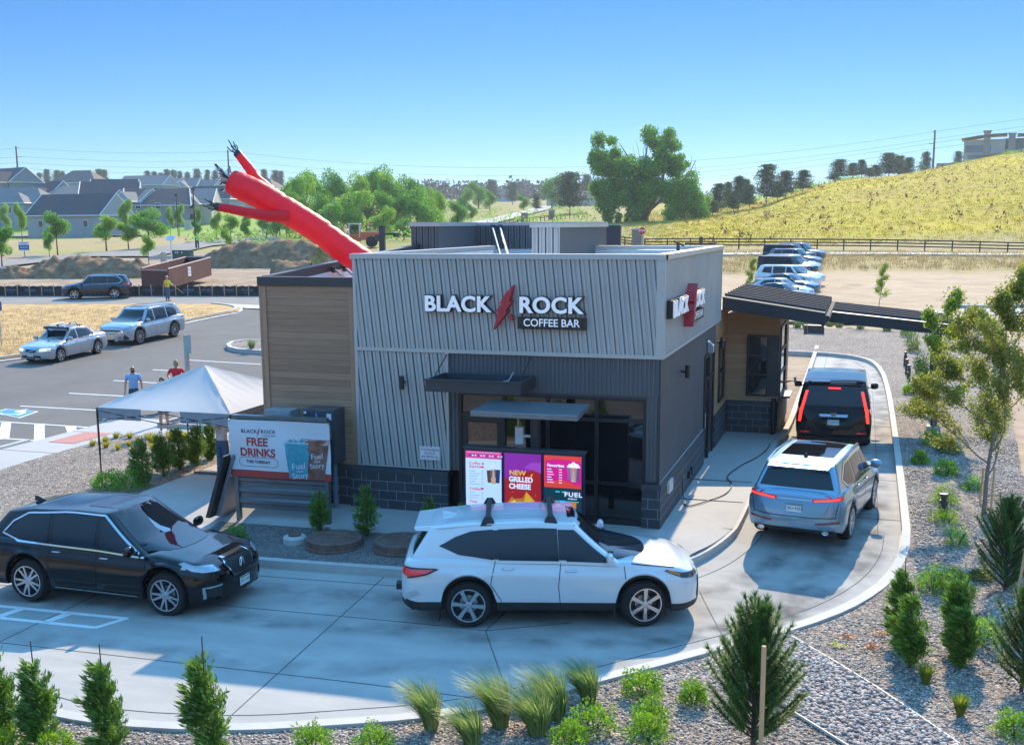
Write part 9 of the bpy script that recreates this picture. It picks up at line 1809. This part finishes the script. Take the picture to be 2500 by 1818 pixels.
def person(label, p, rz, shirt, legs, hair=None, sc=1., arms='down', shorts=False, sleeve=True, extra=None, shoe=(.03, .03, .03), print_=None, group=None):
 A = {'down': ((.25, .02, 1.13), (.27, -.08, .88)), 'hips': ((.36, .05, 1.18), (.20, -.08, 1.04)), 'fwd': ((.25, -.12, 1.16), (.16, -.34, 1.14)), 'reach': ((.22, -.28, 1.32), (.18, -.56, 1.38)), 'up': ((.26, .02, 1.16), (.14, -.14, 1.30))}
 V = {'pel': (0, 0, .96, .15, .10), 'abd': (0, 0, 1.12, .135, .095), 'chest': (0, 0, 1.32, .165, .11), 'nk': (0, .005, 1.47, .055, .055), 'ch': (0, -.02, 1.55, .068, .078), 'hd': (0, -.0, 1.64, .086, .104), 'tp': (0, .005, 1.72, .07, .085)}; E = [('pel', 'abd'), ('abd', 'chest'), ('chest', 'nk'), ('nk', 'ch'), ('ch', 'hd'), ('hd', 'tp')]
 V['no'] = (0, -.105, 1.615, .013, .018); E.append(('hd', 'no'))
 T = {'a': (0, 0, .85, .20, .155), 'b': V['abd'][:3]+(.155, .115), 'c': V['chest'][:3]+(.185, .13), 'd': (0, 0, 1.43, .085, .085)}; TE = [('a', 'b'), ('b', 'c'), ('c', 'd')]; L = {'a': (0, 0, 1.06, .165, .125), 'w': (0, 0, .95, .178, .14)}; LE = [('a', 'w')]
 for s, n in ((-1, 'l'), (1, 'r')):
  ar = arms if isinstance(arms, str) else arms[0 if s < 0 else 1]; el, wr = A[ar]; el, wr = (el[0]*s, el[1], el[2]), (wr[0]*s, wr[1], wr[2]); d = (Vector(wr)-Vector(el)).normalized(); pm = Vector(wr)+d*.055
  V.update({n+'sh': (.175*s, 0, 1.405, .06, .06), n+'el': (*el, .042, .042), n+'wr': (*wr, .026, .03), n+'pm': (*pm, .03, .018), n+'hip': (.085*s, 0, .88, .09, .09), n+'kn': (.10*s, -.015, .49, .055, .058), n+'cf': (.105*s, .015, .34, .053, .055), n+'an': (.11*s, .02, .09, .038, .042), n+'to': (.125*s, -.13, .035, .04, .028)})
  E += [('chest', n+'sh'), (n+'sh', n+'el'), (n+'el', n+'wr'), (n+'wr', n+'pm'), ('pel', n+'hip'), (n+'hip', n+'kn'), (n+'kn', n+'cf'), (n+'cf', n+'an'), (n+'an', n+'to')]
  sd = d.cross(Vector((0, 1, .2))).normalized()
  for k in range(4): q_ = pm+sd*(.027-.018*k); f = q_+d*(.05+.012*(k in (1, 2))); V[n+'f%d' % k] = (*(q_+d*.03), .009, .009); V[n+'g%d' % k] = (*(f+Vector((0, -.018, 0))), .007, .007); E += [(n+'pm', n+'f%d' % k), (n+'f%d' % k, n+'g%d' % k)]
  V[n+'th'] = (*(Vector(wr)+d*.035+sd*.045), .010, .010); V[n+'ti'] = (*(Vector(wr)+d*.07+sd*.055), .008, .008); E += [(n+'wr', n+'th'), (n+'th', n+'ti')]
  m_ = Vector(V[n+'sh'][:3]).lerp(Vector(el), .72 if sleeve is True else 1.0); T.update({n+'s': (.18*s, 0, 1.41, .078, .078), n+'m': (*m_, .062, .062)}); TE += [('c', n+'s'), (n+'s', n+'m')]
  L.update({n+'h': (.09*s, 0, .86, .105, .105), n+'k': (.10*s, -.015, .62 if shorts else .49, .10 if shorts else .075, .10 if shorts else .08)}); LE += [('w', n+'h'), (n+'h', n+'k')]
  if not shorts: L[n+'z'] = (.11*s, .015, .11, .062, .072); LE.append((n+'k', n+'z'))
 b_ = grow('person', V, E, SKN, None, 1); b_.location = p; b_.rotation_euler = (0, 0, rz); b_.scale = (sc,)*3; tag(b_, label, 'person', group)
 grow('shirt', T, TE, shirt, b_, 1); grow('shorts' if shorts else 'trousers', L, LE, legs, b_, 1)
 for s in (-1, 1):
  b = MB(); b.lathe([(0, -.14), (.04, -.13), (.05, -.06), (.045, .04), (.042, .08), (0, .09)], 10, mat('shoe_%d' % int(shoe[0]*100), shoe, .6), axis='y', c=(.12*s, -.03, .045)); b.v = [(x, y, max(0, z)) for x, y, z in b.v]; b.build('shoe', parent=b_, smooth=True)
  for q_ in (.028,): b = MB(); b.lathe([(0, -.01), (.011, -.005), (.013, 0), (.0, .006)], 8, LEG, axis='y', c=(q_*s, -.088, 1.645)); b.build('eye', parent=b_, smooth=True)
 b = MB(); b.tube([(-.02, -.096, 1.572), (0, -.1, 1.57), (.02, -.096, 1.572)], .005, 5, mat('lip', (.35, .1, .09), .5)); b.build('mouth', parent=b_)
 if hair:
  c_, ln = hair; hm = mat('hair_%d' % int(c_[0]*1000), c_, .7, var=.3, scale=30, stretch=(1, 1, .2)); b = MB(); vs = []; n, m_ = 18, 9
  for j in range(m_+1):
   t = j/m_; ph = t*PI*.62; 
   for i in range(n): a = 2*PI*i/n; fr = max(0, -math.sin(a)); r_ = .098*math.sin(max(.02, ph)); z = 1.655+.088*math.cos(ph)-(ln*t*t*(1-fr)); r2 = .098*math.sin(min(ph, PI/2)) if t > .5 else r_; vs.append((r2*math.cos(a)*.9, .012+r2*math.sin(a)*(1-.1*fr), z+fr*.05*t))
  b.add(vs, [(j*n+i, j*n+(i+1) % n, j*n+n+(i+1) % n, j*n+n+i) for j in range(m_) for i in range(n)]+[tuple(range(n))], hm); b.build('hair', parent=b_, smooth=True)
 if extra: extra(b_)
 return b_
cl_m = lambda n, c: mat('cloth_'+n, c, .85, var=.08, scale=8, bump=.3)
JEAN = cl_m('denim', (.05, .10, .18))
def man_x(o):
 b = MB(); b.lathe([(.0, -.072), (.05, -.06), (.071, -.02), (.07, .03), (.03, .03)], 14, mat('beard', (.06, .03, .02), .8), c=(0, -.022, 1.56)); b.build('beard', parent=o, smooth=True); b = MB(); b.box((-.068, -.108, 1.612), (.068, -.09, 1.642), LEG); b.box((-.082, -.1, 1.625), (-.076, .02, 1.635), LEG); b.box((.076, -.1, 1.625), (.082, .02, 1.635), LEG); b.build('sunglasses', parent=o, bevel=.008)
p = lambda x, y, d=.0: (x, y, H(x, y)+d)
person('bald bearded man in a light blue polo shirt and sunglasses standing behind the tent', p(-19.66, 10.0), .55, cl_m('sky', (.22, .38, .60)), cl_m('navy', (.03, .05, .09)), None, 1.03, 'down', extra=man_x)
person('blond woman in a red shirt with hands on hips behind the tent peak', p(-19.33, 12.0), .2, cl_m('red', (.62, .02, .03)), cl_m('navy', (.03, .05, .09)), ((.42, .27, .10), .10), 1.0, 'hips')
person('person with brown hair and bare legs in white socks behind the tent front', p(-16.5, 7.12, .14), .3, cl_m('plum', (.2, .1, .12)), cl_m('charcoal', (.05, .05, .06)), ((.16, .09, .04), .02), .99, 'fwd', True, shoe=(.5, .5, .5))
def back_print(o):
 b = MB(); M = MF((0, .135, 1.30), (-1, 0, 0), (0, 0, 1)); R_ = mat('print_red', (.5, .06, .05), .6)
 for i in range(20): a, c = 2*PI*i/20, 2*PI*(i+.7)/20; flat(b, M, [(.085*math.cos(a), .085*math.sin(a)), (.085*math.cos(c), .085*math.sin(c)), (.07*math.cos(c), .07*math.sin(c)), (.07*math.cos(a), .07*math.sin(a))], R_)
 txt(b, M, 'FUEL', 0, 0, .07, R_, .002, off=.003); flat(b, M, rect(-.07, -.13, .07, -.118), R_, 0); b.build('print', parent=o, recalc=False)
person('person in a white shirt with red back print and jeans beside the banner', (-11.03, 1.66, -.045), PI-.15, cl_m('white', (.62, .58, .57)), JEAN, ((.12, .07, .04), .02), 1.0, 'fwd', extra=back_print)
def vest_x(o):
 b = MB(); b.lathe([(.125, -.03), (.10, -.0), (.095, .05), (.06, .09), (0, .10)], 16, mat('helmet', (.75, .16, .06), .4), c=(0, 0, 1.665)); b.build('helmet', parent=o, smooth=True)
 b = MB(); OV = mat('vest_orange', (.75, .2, .08), .7); [b.box((x-.02, y, z0), (x+.02, y+.006, 1.45), OV) for x in (-.09, .09) for y, z0 in ((-.145, .98), (.135, .98))]; b.box((-.165, .132, 1.12), (.165, .138, 1.16), OV); b.build('vest_stripe', parent=o); b = MB(); b.tube([(-.2, -.3, 1.1), (-.9, -.6, .55)], .015, 6, mat('rod_wood', (.4, .3, .15), .7)); b.build('rod', parent=o)
HV = cl_m('hi_vis', (.62, .75, .03))
a = P(372, 667); person('worker in a yellow safety shirt and orange helmet standing on the access road', a, PI-.2, HV, JEAN, None, 1.04, ('fwd', 'up'), sleeve='long', extra=vest_x)
a = P(438, 553); person('worker in a lime shirt at the street behind the green transformer', a, .3, mat('cloth_lime', (.2, .75, .1), .8), mat('cloth_charcoal', (.05, .05, .06), .8), None, 1.35, 'fwd', sleeve='long', extra=lambda o: grow('hood', {'a': (0, 0, 1.6, .12, .12), 'b': (0, 0, 1.72, .09, .09)}, [('a', 'b')], mat('cloth_lime', (.2, .75, .1), .8), o))
def cup_x(o): b = MB(); b.lathe([(0, 0), (.03, 0), (.042, .13), (.044, .13), (.03, .16), (0, .16)], 14, PAINT, c=(.19, -.68, 1.33)); b.build('cup', parent=o, smooth=True, ang=40)
person('barista reaching a cup out of the drive-through window', (1.2, 12.55, -.02), PI/2, cl_m('black', (.02, .02, .022)), cl_m('charcoal', (.05, .05, .06)), ((.05, .03, .02), .02), 1.0, ('down', 'reach'), extra=cup_x)
# ================================================================ thin summer haze
hz = MB(); hz.box((-3800, -3800, -2.5), (3800, 3800, 62)); HZM = bpy.data.materials.new('haze'); HZM.use_nodes = True; nt = HZM.node_tree; nt.nodes.clear(); o_ = _n(nt, 'ShaderNodeOutputMaterial'); v_ = _n(nt, 'ShaderNodeVolumePrincipled'); v_.inputs['Color'].default_value = (.85, .92, 1, 1); v_.inputs['Density'].default_value = .0002; v_.inputs['Anisotropy'].default_value = .3; nt.links.new(v_.outputs[0], o_.inputs['Volume'])
tag(hz.build('haze', HZM), 'thin bluish haze in the far air', 'haze', None, 'stuff')
